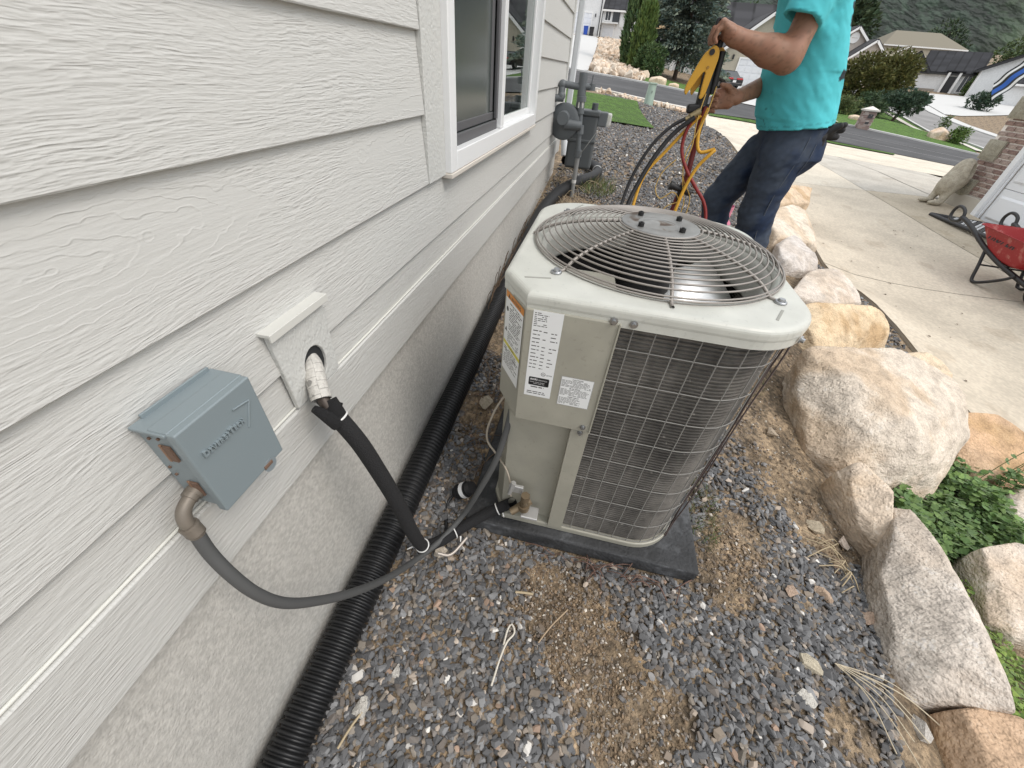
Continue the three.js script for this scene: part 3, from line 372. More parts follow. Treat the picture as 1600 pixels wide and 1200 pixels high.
    x.fillStyle = '#16181b'; x.beginPath(); x.roundRect ? x.roundRect(W * 0.12, Hh * 0.75, W * 0.76, Hh * 0.105, W * 0.05) : x.rect(W * 0.12, Hh * 0.75, W * 0.76, Hh * 0.105); x.fill(); x.fillStyle = '#fff'; x.font = 'bold ' + W * 0.115 + 'px sans-serif'; x.fillText('AHRI', W * 0.17, Hh * 0.79); x.font = W * 0.075 + 'px sans-serif'; x.fillText('CERTIFIED', W * 0.46, Hh * 0.79); lines(x, W * 0.16, Hh * 0.805, W * 0.66, Hh * 0.035, 2, '#bbb');
    lines(x, W * 0.22, Hh * 0.862, W * 0.5, Hh * 0.03, 1, '#333'); lines(x, W * 0.1, Hh * 0.93, W * 0.8, Hh * 0.045, 2, '#222', 1);
  }, 384));
  part(ac, 'caution_label', flat(0.081, 0.094).translate(0.594, 0.745, -0.7561), sticker(0.081, 0.094, (x, W, Hh) => {
    x.fillStyle = '#333'; x.font = 'bold ' + W * 0.075 + 'px sans-serif'; x.fillText('CAUTION', W * 0.34, Hh * 0.09); lines(x, W * 0.03, Hh * 0.1, W * 0.94, Hh * 0.24, 6, '#555', 0.95); lines(x, W * 0.3, Hh * 0.35, W * 0.4, Hh * 0.05, 1, '#222', 1); lines(x, W * 0.03, Hh * 0.4, W * 0.94, Hh * 0.24, 6, '#555', 0.95); lines(x, W * 0.3, Hh * 0.655, W * 0.4, Hh * 0.05, 1, '#222', 1); lines(x, W * 0.03, Hh * 0.71, W * 0.7, Hh * 0.24, 6, '#555', 0.95); x.strokeStyle = '#666'; x.lineWidth = 4; x.strokeRect(4, 4, W - 8, Hh - 8);
  }));
  { const ang = Math.atan2(-0.105, 0.071), g = flat(0.108, 0.236); g.rotateY(ang); g.translate(0.4125 - 0.0013, 0.833, -0.8095 + 0.0009);
    part(ac, 'warning_label', g, sticker(0.108, 0.236, (x, W, Hh) => {
      x.fillStyle = '#d98a2b'; x.fillRect(0, 0, W, Hh * 0.075); x.fillStyle = '#3a2408'; x.font = 'bold ' + W * 0.115 + 'px sans-serif'; x.beginPath(); x.moveTo(W * 0.12, Hh * 0.064); x.lineTo(W * 0.18, Hh * 0.012); x.lineTo(W * 0.24, Hh * 0.064); x.fill(); x.fillText('WARNING', W * 0.29, Hh * 0.06);
      lines(x, W * 0.25, Hh * 0.10, W * 0.7, Hh * 0.32, 12, '#444', 0.95); x.fillStyle = '#222'; x.beginPath(); x.arc(W * 0.12, Hh * 0.20, W * 0.06, 0, 7); x.fill(); x.beginPath(); x.moveTo(W * 0.04, Hh * 0.47); x.lineTo(W * 0.11, Hh * 0.415); x.lineTo(W * 0.18, Hh * 0.47); x.fill(); lines(x, W * 0.22, Hh * 0.44, W * 0.73, Hh * 0.14, 6, '#555', 0.9);
      x.fillStyle = '#d9cf4a'; x.fillRect(0, Hh * 0.60, W, Hh * 0.045); x.fillStyle = '#333'; x.font = 'bold ' + W * 0.075 + 'px sans-serif'; x.fillText('CAUTION', W * 0.33, Hh * 0.637); lines(x, W * 0.06, Hh * 0.66, W * 0.88, Hh * 0.24, 9, '#555', 0.92); x.fillStyle = '#444'; x.fillRect(W * 0.08, Hh * 0.69, W * 0.2, Hh * 0.018); x.fillRect(W * 0.6, Hh * 0.72, W * 0.22, Hh * 0.018);
    })); }
  // service valves at the foot of the corner
  const brass = mat([0.22, 0.17, 0.11], 0.55, { metalness: 0.6 }), alu = mat([0.55, 0.55, 0.54], 0.45, { metalness: 0.6 });
  part(ac, 'service_valve', mg([cyl(0.016, 0.016, 0.03, 0.512, 0.262, -0.745, 6), rod([0.512, 0.245, -0.745], [0.512, 0.19, -0.755], 0.014, 0.012), rod([0.53, 0.205, -0.78], [0.47, 0.175, -0.735], 0.016, 0.013), cyl(0.02, 0.02, 0.022, 0.512, 0.2, -0.752, 12)]), brass);
  part(ac, 'valve_bracket', mg([rbox(0.05, 0.035, 0.012, 0.475, 0.265, -0.772, 0.003).rotateZ(0.0), rod([0.465, 0.3, -0.768], [0.455, 0.245, -0.76], 0.009, 0.007), ]), alu);
  part(ac, 'pipe_stub', rbox(0.06, 0.012, 0.05, 0.535, 0.165, -0.755, 0.004), alu);
  part(ac, 'wire', tube([[0.405, 0.60, -0.90], [0.36, 0.50, -0.87], [0.345, 0.38, -0.86], [0.39, 0.33, -0.84], [0.43, 0.32, -0.80], [0.452, 0.25, -0.79], [0.46, 0.21, -0.775]], 0.0036, 50, 7), mat([0.42, 0.37, 0.30], 0.6));
}
// ---------------------------------------------------------------- disconnect box, conduit, refrigerant lines
{
  const grey = mat([0.215, 0.258, 0.275], 0.42), inside = mat([0.16, 0.10, 0.07], 0.8);
  const b = thing('disconnect_box', 'blue grey metal disconnect box with raised lettering on the siding', 'electrical box', [0, 0, 0]);
  const yT = 0.983, yB = 0.812, zN = -0.233, zF = -0.362;
  part(b, 'body', mg([rbox(0.052, yT - yB - 0.014, zN - zF - 0.008, 0.044, (yT + yB) / 2 - 0.003, (zN + zF) / 2, 0.003), rbox(0.004, yT - yB + 0.012, zN - zF - 0.02, 0.021, (yT + yB) / 2, (zN + zF) / 2 - 0.006, 0.001)]), grey);
  const cov = part(b, 'cover', mg([rbox(0.016, yT - yB, zN - zF, 0.0785, (yT + yB) / 2, (zN + zF) / 2, 0.003, 3), rbox(0.03, 0.005, zN - zF - 0.002, 0.060, yT - 0.0015, (zN + zF) / 2, 0.002), rbox(0.055, 0.006, zN - zF + 0.004, 0.045, yT - 0.004, (zN + zF) / 2, 0.002)]), grey);
  const t = new TextGeometry('D', { font, size: 0.017, depth: 0.0016, curveSegments: 5, bevelEnabled: true, bevelSize: 0.0003, bevelThickness: 0.0004, bevelSegments: 1 });
  const word = []; let px = 0; for (const [ch, s] of [['D', 0.0165], ['I', 0.0115], ['V', 0.0115], ['E', 0.0115], ['R', 0.0115], ['S', 0.0115], ['I', 0.0115], ['T', 0.0165], ['E', 0.0115], ['C', 0.0115], ['H', 0.0115]]) { const g = new TextGeometry(ch, { font, size: s, depth: 0.0038, curveSegments: 5, bevelEnabled: true, bevelSize: 0.0002, bevelThickness: 0.0004, bevelSegments: 1 }); g.computeBoundingBox(); const w = g.boundingBox.max.x - g.boundingBox.min.x; g.translate(px - g.boundingBox.min.x, 0, 0); px += w + 0.0014; word.push(g); }
  const k = 0.074 / px; const wg = mg(word).scale(k, k * 0.95, 1).rotateY(Math.PI / 2).translate(0.0863, 0.925, -0.2485); part(cov, 'lettering', wg, grey);
  part(cov, 'arrow', mg([rod([0.0872, 0.955, -0.315], [0.0872, 0.9495, -0.345], 0.0016, 0.0016, 6), rod([0.0872, 0.9495, -0.345], [0.0872, 0.909, -0.325], 0.0018, 0.0014, 6)]), grey);
  const tab = mat([0.3, 0.19, 0.13], 0.5, { metalness: 0.5 });
  for (const y of [0.938, 0.858]) { const k2 = part(b, 'knockout_slot', box(0.012, 0.03, 0.003, 0.055, y, zN - 0.0018), inside); part(k2, 'knockout_tab', rbox(0.004, 0.034, 0.003, 0.0475, y, zN - 0.0012, 0.001), tab); }
  part(b, 'hasp', mg([new THREE.CylinderGeometry(0.013, 0.013, 0.002, 24).rotateZ(Math.PI / 2).translate(0.086, 0.812, -0.328)]), mat([0.32, 0.37, 0.40], 0.4, { metalness: 0.4 }));
  part(b, 'hasp_slot', rbox(0.003, 0.007, 0.018, 0.0872, 0.816, -0.324, 0.001), inside);
  for (const [y, x] of [[0.962, 0.034], [0.90, 0.03], [0.884, 0.032], [0.965, 0.05]]) part(b, 'rivet', cyl(0.0022, 0.0022, 0.003, 0, 0, 0, 8).rotateX(Math.PI / 2).translate(x, y, zN - 0.003), inside);
}
{
  const c = thing('electrical_conduit', 'grey flexible conduit looping from the disconnect box to the air conditioner', 'conduit', [0, 0, 0]);
  const cast = mat([0.20, 0.175, 0.145], 0.5, { metalness: 0.3 }), hose = mat([0.078, 0.080, 0.08], 0.6);
  part(c, 'elbow', mg([tube([[0.046, 0.848, -0.240], [0.046, 0.846, -0.222], [0.047, 0.838, -0.207], [0.050, 0.822, -0.199], [0.053, 0.806, -0.198]], 0.0100, 24, 16), rod([0.046, 0.849, -0.236], [0.046, 0.848, -0.229], 0.0135, 0.0135, 18), rod([0.046, 0.849, -0.230], [0.046, 0.8475, -0.222], 0.0122, 0.0122, 8)]), cast);
  part(c, 'gland_nut', mg([rod([0.052, 0.812, -0.198], [0.056, 0.797, -0.197], 0.0128, 0.0128, 8), rod([0.056, 0.797, -0.197], [0.057, 0.792, -0.196], 0.0128, 0.0105, 16), rod([0.051, 0.816, -0.198], [0.0525, 0.811, -0.198], 0.0133, 0.0133, 20)]), cast);
  part(c, 'hose', tube([[0.056, 0.797, -0.197], [0.066, 0.755, -0.189], [0.085, 0.701, -0.183], [0.105, 0.636, -0.184], [0.122, 0.567, -0.199], [0.140, 0.468, -0.246], [0.16, 0.343, -0.322], [0.18, 0.215, -0.42], [0.205, 0.11, -0.53], [0.245, 0.075, -0.62], [0.298, 0.115, -0.705], [0.355, 0.262, -0.735], [0.40, 0.40, -0.77], [0.418, 0.50, -0.80], [0.424, 0.57, -0.83], [0.424, 0.63, -0.86]], 0.0100, 160, 14), hose);
}
const zipWhite = mat([0.75, 0.75, 0.73], 0.4);
{
  const l = thing('refrigerant_line', 'black foam insulated refrigerant pipe running from the wall hole to the unit', 'pipe insulation', [0, 0, 0]);
  const foamB = tex(256, 256, (u, v) => f2(u * 50, v * 50, 3, 50, 50, 72)), foam = mat([0.013, 0.013, 0.014], 0.9, { bumpMap: rep(foamB, 8, 1), bumpScale: 0.002 });
  const ptsA = [[0.092, 0.767, -0.503], [0.13, 0.693, -0.503], [0.16, 0.594, -0.505], [0.19, 0.462, -0.51], [0.208, 0.29, -0.525], [0.209, 0.15, -0.56], [0.206, 0.07, -0.592]];
  part(l, 'insulation', tube(ptsA, 0.0198, 60, 16), foam);
  part(l, 'insulation', tube([[0.185, 0.055, -0.572], [0.215, 0.062, -0.603], [0.25, 0.065, -0.632], [0.30, 0.072, -0.685], [0.38, 0.092, -0.757], [0.45, 0.13, -0.79], [0.468, 0.155, -0.785]], 0.0200, 50, 16), foam);
  part(l, 'insulation', mg([tube([[0.072, 0.792, -0.515], [0.090, 0.772, -0.506], [0.098, 0.757, -0.503]], 0.0195, 10, 14), rod([0.10, 0.755, -0.495], [0.066, 0.802, -0.478], 0.02, 0.008, 9), rod([0.085, 0.764, -0.52], [0.042, 0.782, -0.522], 0.02, 0.008, 9)]), foam);
  const tapeT = tex(256, 256, (u, v) => { const k = 0.82 + 0.16 * (f2(u * 10, v * 20, 4, 10, 20, 73) - 0.5) - 0.25 * ss(0.7, 0.78, f2(u * 6, v * 8, 3, 6, 8, 74)); return [k, k * 0.985, k * 0.95]; }, { srgb: true }), tapeB = tex(256, 256, (u, v) => 0.5 * ((u * 6 + v * 0.5) % 1) + 0.5 * f2(u * 20, v * 10, 3, 20, 10, 75));
  part(l, 'tape_wrap', tube([[0.0, 0.856, -0.572], [0.024, 0.848, -0.556], [0.05, 0.822, -0.524], [0.066, 0.803, -0.506]], 0.0205, 30, 18), mat([0.86, 0.86, 0.86], 0.75, { map: tapeT, bumpMap: tapeB, bumpScale: 0.006 }));
  part(l, 'copper_pipe', tube([[0.055, 0.815, -0.518], [0.075, 0.793, -0.505], [0.09, 0.768, -0.503]], 0.0125, 12, 12), mat([0.075, 0.06, 0.05], 0.5, { metalness: 0.4 }));
  part(l, 'copper_pipe', tube([[0.25, 0.05, -0.59], [0.29, 0.04, -0.60], [0.33, 0.05, -0.67]], 0.006, 14, 8), mat([0.42, 0.38, 0.34], 0.45, { metalness: 0.5 }));
  const ziptie = (p, d, r) => { const g = new THREE.TorusGeometry(r, 0.0024, 6, 28).applyQuaternion(new THREE.Quaternion().setFromUnitVectors(V(0, 0, 1), V(...d).normalize())).translate(...p); return part(l, 'zip_tie', g, zipWhite); };
  ziptie([0.096, 0.759, -0.503], [0.5, -0.85, 0.0], 0.0208); ziptie([0.209, 0.13, -0.567], [0, -0.95, -0.3], 0.0208); ziptie([0.285, 0.071, -0.668], [0.6, 0.05, -0.6], 0.0212); ziptie([0.415, 0.108, -0.776], [0.7, 0.3, -0.4], 0.0212);
  for (const [a, q] of [[[0.313, 0.085, -0.652], [0.318, 0.078, -0.636]], [[0.185, 0.145, -0.548], [0.17, 0.14, -0.538]], [[0.44, 0.12, -0.757], [0.447, 0.115, -0.745]]]) part(l, 'zip_tie', rod(a, q, 0.003, 0.002, 6), zipWhite);
}
{
  const d = thing('pipe_fitting', 'black ribbed pipe fitting with white sticker lying beside the conduit', 'pipe fitting', [0.268, 0.088, -0.835]);
  const blk = mat([0.018, 0.018, 0.02], 0.4);
  const g = []; for (let i = 0; i < 4; i++) g.push(cyl(0.031, 0.031, 0.008, 0, -0.026 + i * 0.0125, 0, 24), cyl(0.0285, 0.0285, 0.006, 0, -0.02 + i * 0.0125, 0, 24)); g.push(cyl(0.024, 0.028, 0.02, 0, 0.034, 0, 20), cyl(0.02, 0.02, 0.02, 0, -0.04, 0, 16));
  part(d, 'body', mg(g), blk); const st = new THREE.CylinderGeometry(0.0318, 0.0318, 0.02, 28, 1, true).translate(0, 0.006, 0); part(d, 'sticker', st, mat([0.8, 0.8, 0.8], 0.4));
  part(d, 'tail_pipe', tube([[0, -0.045, 0], [-0.02, -0.075, 0.03], [-0.06, -0.06, 0.13], [-0.10, -0.02, 0.16]], 0.006, 24, 8), blk); d.rotation.set(0.5, 0.4, -0.95);
}
// ---------------------------------------------------------------- corrugated drain pipe along the foundation
{
  const d = thing('drain_pipe', 'black corrugated plastic drain pipe lying along the foundation', 'drain pipe', [0, 0, 0]);
  const blk = mat([0.013, 0.0135, 0.0145], 0.42), blkS = mat([0.012, 0.0125, 0.0135], 0.62);
  const c = curve([[0.062, -0.02, 0.5], [0.062, 0.01, 0.0], [0.064, 0.055, -0.5], [0.066, 0.105, -1.0], [0.066, 0.15, -1.6], [0.066, 0.195, -2.1], [0.066, 0.225, -2.45]]);
  const L = c.getLength(), pitch = 0.0165, N = Math.floor(L / pitch), P = [], I = [], rs = 22, prof = [[0, 0.046], [0.16, 0.046], [0.30, 0.0545], [0.62, 0.0545], [0.76, 0.046]];
  let ring = 0; const fr = c.computeFrenetFrames(1, false); const up = V(0, 1, 0);
  for (let k = 0; k < N; k++) for (const [f, r] of prof) { const t = clamp((k + f) * pitch / L), p = c.getPointAt(t), d0 = c.getTangentAt(t), s = d0.clone().cross(up).normalize(), u = s.clone().cross(d0); for (let j = 0; j < rs; j++) { const a = j / rs * Math.PI * 2; P.push(p.x + r * (s.x * Math.cos(a) + u.x * Math.sin(a)), p.y + r * (s.y * Math.cos(a) + u.y * Math.sin(a)), p.z + r * (s.z * Math.cos(a) + u.z * Math.sin(a))); } ring++; }
  for (let i = 0; i < ring - 1; i++) for (let j = 0; j < rs; j++) { const a = i * rs + j, b = i * rs + (j + 1) % rs; I.push(a, b, a + rs, b, b + rs, a + rs); }
  const g = new THREE.BufferGeometry(); g.setAttribute('position', new THREE.Float32BufferAttribute(P, 3)); g.setIndex(I); g.computeVertexNormals(); part(d, 'corrugated_pipe', g, blk);
  part(d, 'smooth_pipe', tube([[0.066, 0.22, -2.40], [0.068, 0.27, -2.95], [0.075, 0.32, -3.4], [0.11, 0.375, -3.85], [0.20, 0.415, -4.35], [0.36, 0.44, -4.75], [0.47, 0.455, -4.95], [0.52, 0.47, -5.15], [0.47, 0.49, -5.38], [0.34, 0.50, -5.5], [0.2, 0.51, -5.42], [0.11, 0.54, -5.27]], 0.055, 120, 16), blkS);
  part(d, 'clamp_band', new THREE.TorusGeometry(0.0565, 0.004, 6, 24).applyQuaternion(new THREE.Quaternion().setFromUnitVectors(V(0, 0, 1), V(0.3, 0.1, -1).normalize())).translate(0.512, 0.475, -5.19), zipWhite);
}
// ---------------------------------------------------------------- gas meter at the house corner
{
  const m = thing('gas_meter', 'grey gas meter with round regulator and riser pipe at the house corner', 'gas meter', [0, 0, 0]);
  const g1 = mat([0.115, 0.128, 0.137], 0.5), g2 = mat([0.085, 0.095, 0.10], 0.5), galv = mat([0.24, 0.245, 0.24], 0.5);
  part(m, 'riser_pipe', mg([rod([0.30, 0.30, -4.42], [0.302, 0.72, -4.43], 0.022, 0.022, 14)]), galv);
  part(m, 'pipe_band', mg([rod([0.3005, 0.475, -4.425], [0.3008, 0.505, -4.425], 0.0235, 0.0235, 14)]), mat([0.62, 0.62, 0.6], 0.5));
  part(m, 'riser_pipe', mg([rod([0.302, 0.70, -4.43], [0.262, 1.08, -4.43], 0.023, 0.023, 14), cyl(0.034, 0.034, 0.06, 0.30, 0.74, -4.43, 8), rod([0.285, 0.90, -4.43], [0.278, 0.97, -4.43], 0.036, 0.036, 8), rod([0.262, 1.06, -4.43], [0.25, 1.17, -4.43], 0.034, 0.03, 8)]), g1);
  part(m, 'regulator', mg([new THREE.LatheGeometry([[0.001, 0.05], [0.05, 0.046], [0.12, 0.03], [0.145, 0.022], [0.15, 0.012], [0.15, -0.012], [0.145, -0.02], [0.1, -0.04], [0.001, -0.05]].map(([r, y]) => new THREE.Vector2(r, y)), 36).rotateX(Math.PI / 2).rotateY(-0.15).translate(0.118, 0.985, -4.44), cyl(0.052, 0.06, 0.15, 0, 0, 0, 20).rotateX(Math.PI / 2).translate(0.115, 1.02, -4.37), rod([0.13, 0.97, -4.40], [0.29, 0.965, -4.41], 0.05, 0.038, 14)]), g1);
  part(m, 'meter_body', mg([rbox(0.27, 0.47, 0.20, 0.30, 0.815, -4.66, 0.03, 4), rbox(0.29, 0.05, 0.22, 0.30, 1.06, -4.66, 0.015, 3), rbox(0.28, 0.03, 0.21, 0.30, 0.83, -4.66, 0.01, 2), cyl(0.03, 0.03, 0.08, 0.22, 1.10, -4.66, 12), cyl(0.03, 0.03, 0.08, 0.38, 1.10, -4.66, 12)]), g2);
  part(m, 'index_dial', mg([rbox(0.09, 0.12, 0.10, 0.475, 1.02, -4.64, 0.012, 3)]), g1); part(m, 'dial_cover', rbox(0.05, 0.11, 0.09, 0.535, 1.02, -4.64, 0.02, 3), new THREE.MeshPhysicalMaterial({ color: lin(0.85, 0.85, 0.82), roughness: 0.25, transmission: 0.5, thickness: 0 }));
  part(m, 'upper_pipe', mg([rod([0.25, 1.08, -4.46], [0.236, 1.36, -4.46], 0.04, 0.038, 14), rod([0.235, 1.255, -4.46], [0.06, 1.268, -4.44], 0.027, 0.027, 12), new THREE.SphereGeometry(0.038, 14, 10).translate(0.06, 1.262, -4.44), rod([0.06, 1.262, -4.44], [0.062, 1.19, -4.42], 0.03, 0.03, 12), rod([0.09, 1.165, -4.41], [-0.02, 1.16, -4.40], 0.029, 0.029, 12), new THREE.SphereGeometry(0.036, 14, 10).translate(0.066, 1.18, -4.415), rod([0.24, 1.26, -4.46], [0.33, 1.262, -4.47], 0.026, 0.026, 12), cyl(0.03, 0.03, 0.05, 0.33, 1.262, -4.47, 8).rotateZ(0), rod([0.32, 1.26, -4.46], [0.325, 1.35, -4.46], 0.006, 0.006, 6), rod([0.255, 1.15, -4.43], [0.252, 1.19, -4.43], 0.044, 0.044, 8)]), g1);
  part(m, 'pipe_tag', rbox(0.05, 0.05, 0.004, 0.256, 1.13, -4.405, 0.001), mat([0.7, 0.7, 0.66], 0.5));
  part(m, 'wire', tube([[0.31, 0.72, -4.40], [0.36, 0.80, -4.36], [0.44, 0.93, -4.38]], 0.004, 16, 5), galv);
}
// ---------------------------------------------------------------- boulders edging the yard
const inPoly = (x, z, p) => { let c = false; for (let i = 0, j = p.length - 1; i < p.length; j = i++) if ((p[i][1] > z) !== (p[j][1] > z) && x < (p[j][0] - p[i][0]) * (z - p[i][1]) / (p[j][1] - p[i][1]) + p[i][0]) c = !c; return c; };
const rockB = tex(512, 512, (u, v) => { const r = f2(u * 10, v * 14, 5, 10, 14, 301), c = 1 - Math.abs(2 * f2(u * 5, v * 8, 4, 5, 8, 302) - 1); return 0.62 * r + 0.12 * ss(0.3, 0.8, f2(u * 22, v * 40, 3, 22, 40, 307)) + 0.26 * f2(u * 60, v * 60, 2, 60, 60, 303); });
const rockT = tex(512, 512, (u, v) => { const k = 0.94 + 0.26 * (f2(u * 9, v * 9, 5, 9, 9, 304) - 0.5) + 0.2 * (f2(u * 70, v * 70, 2, 70, 70, 305) - 0.5); return [k, k * 0.985, k * 0.96]; }, { srgb: true });
const rockM = mat([1, 1, 1], 0.9, { vertexColors: true, map: rep(rockT, 2.4, 2.4), bumpMap: rep(rockB, 2.6, 2.6), bumpScale: 0.016 });
function rock(pts, base, seed, tone, { det = 26, amp = 0.042, sharp = 110, shrink = 0.93 } = {}) {
  const hull = pts.map(p => V(...p)); for (const p of pts) hull.push(V(p[0], base, p[2]));
  const c = V(0, 0, 0); hull.forEach(p => c.add(p)); c.divideScalar(hull.length);
  pts.forEach(p => { hull.push(V(mix(c.x, p[0], 1.03), mix(p[1], base, 0.45), mix(c.z, p[2], 1.03))); });
  const cg = new ConvexGeometry(hull), pl = [], pp = cg.attributes.position, a = V(), b = V(), d = V();
  for (let i = 0; i < pp.count; i += 3) { a.fromBufferAttribute(pp, i); b.fromBufferAttribute(pp, i + 1); d.fromBufferAttribute(pp, i + 2); const n = b.clone().sub(a).cross(d.clone().sub(a)); if (n.length() < 1e-7) continue; n.normalize(); let k = n.dot(a.clone().sub(c)); if (k < 0) { n.negate(); k = -k; } if (!pl.some(([m, q]) => m.dot(n) > 0.985 && Math.abs(q - k) < 0.03)) pl.push([n, Math.max(k, 0.01)]); }
  { const rr = rng(seed + 99); for (let i = 0; i < 16; i++) { const n = V(rr() * 2 - 1, rr() * 1.6 - 0.5, rr() * 2 - 1).normalize(); let h = 0; for (const q of hull) h = Math.max(h, n.dot(q.clone().sub(c))); pl.push([n, h * (0.86 + 0.12 * rr())]); } }
  const g = BGU.mergeVertices(new THREE.IcosahedronGeometry(1, det).deleteAttribute('uv').deleteAttribute('normal')), p = g.attributes.position, C = new Float32Array(p.count * 3), size = Math.max(...hull.map(q => q.distanceTo(c)));
  for (let i = 0; i < p.count; i++) {
    d.fromBufferAttribute(p, i).normalize(); let s = 0; for (const [n, k] of pl) { const q = n.dot(d) / k; if (q > 0) s += Math.pow(q, sharp); }
    let r = Math.pow(s, -1 / sharp); const x = c.x + d.x * r, y = c.y + d.y * r, z = c.z + d.z * r;
    const big = f3(x * 3.2, y * 4.5, z * 3.2, 3, seed) - 0.5, st = Math.abs(f3(x * 5 + y * 3, y * 11, z * 5, 3, seed + 3) - 0.5) * 2, fine = f3(x * 22, y * 26, z * 22, 3, seed + 6) - 0.5;
    r = r * 1.045 + size * amp * (1.2 * big + 0.5 * (f3(x * 7 + 3, y * 16, z * 7, 3, seed + 3) - 0.5) + 0.5 * fine); r = Math.max(r, 0.01);
    p.setXYZ(i, d.x * r, d.y * r, d.z * r);
    const warm = ss(0.42, 0.66, f3(x * 5, y * 5, z * 5, 4, seed + 9)) * tone[3], grey = ss(0.5, 0.7, f3(x * 4 + 7, y * 4, z * 4, 4, seed + 12)) * (tone[4] ?? 0.2), crack = 0.22 * ss(0.58, 0.75, f3(x * 9, y * 22, z * 9, 4, seed + 17));
    let q = [tone[0] * 1.2, tone[1] * 1.2, tone[2] * 1.26]; q = [mix(q[0], 0.50, warm), mix(q[1], 0.33, warm), mix(q[2], 0.17, warm)]; q = [mix(q[0], 0.40, grey), mix(q[1], 0.375, grey), mix(q[2], 0.345, grey)]; q = q.map((v, t) => mix(v, [0.16, 0.12, 0.085][t], crack)); C.set(q, i * 3);
  }
  g.setAttribute('color', new THREE.BufferAttribute(C, 3)); g.computeVertexNormals();
  return [triUV(g), c];
}
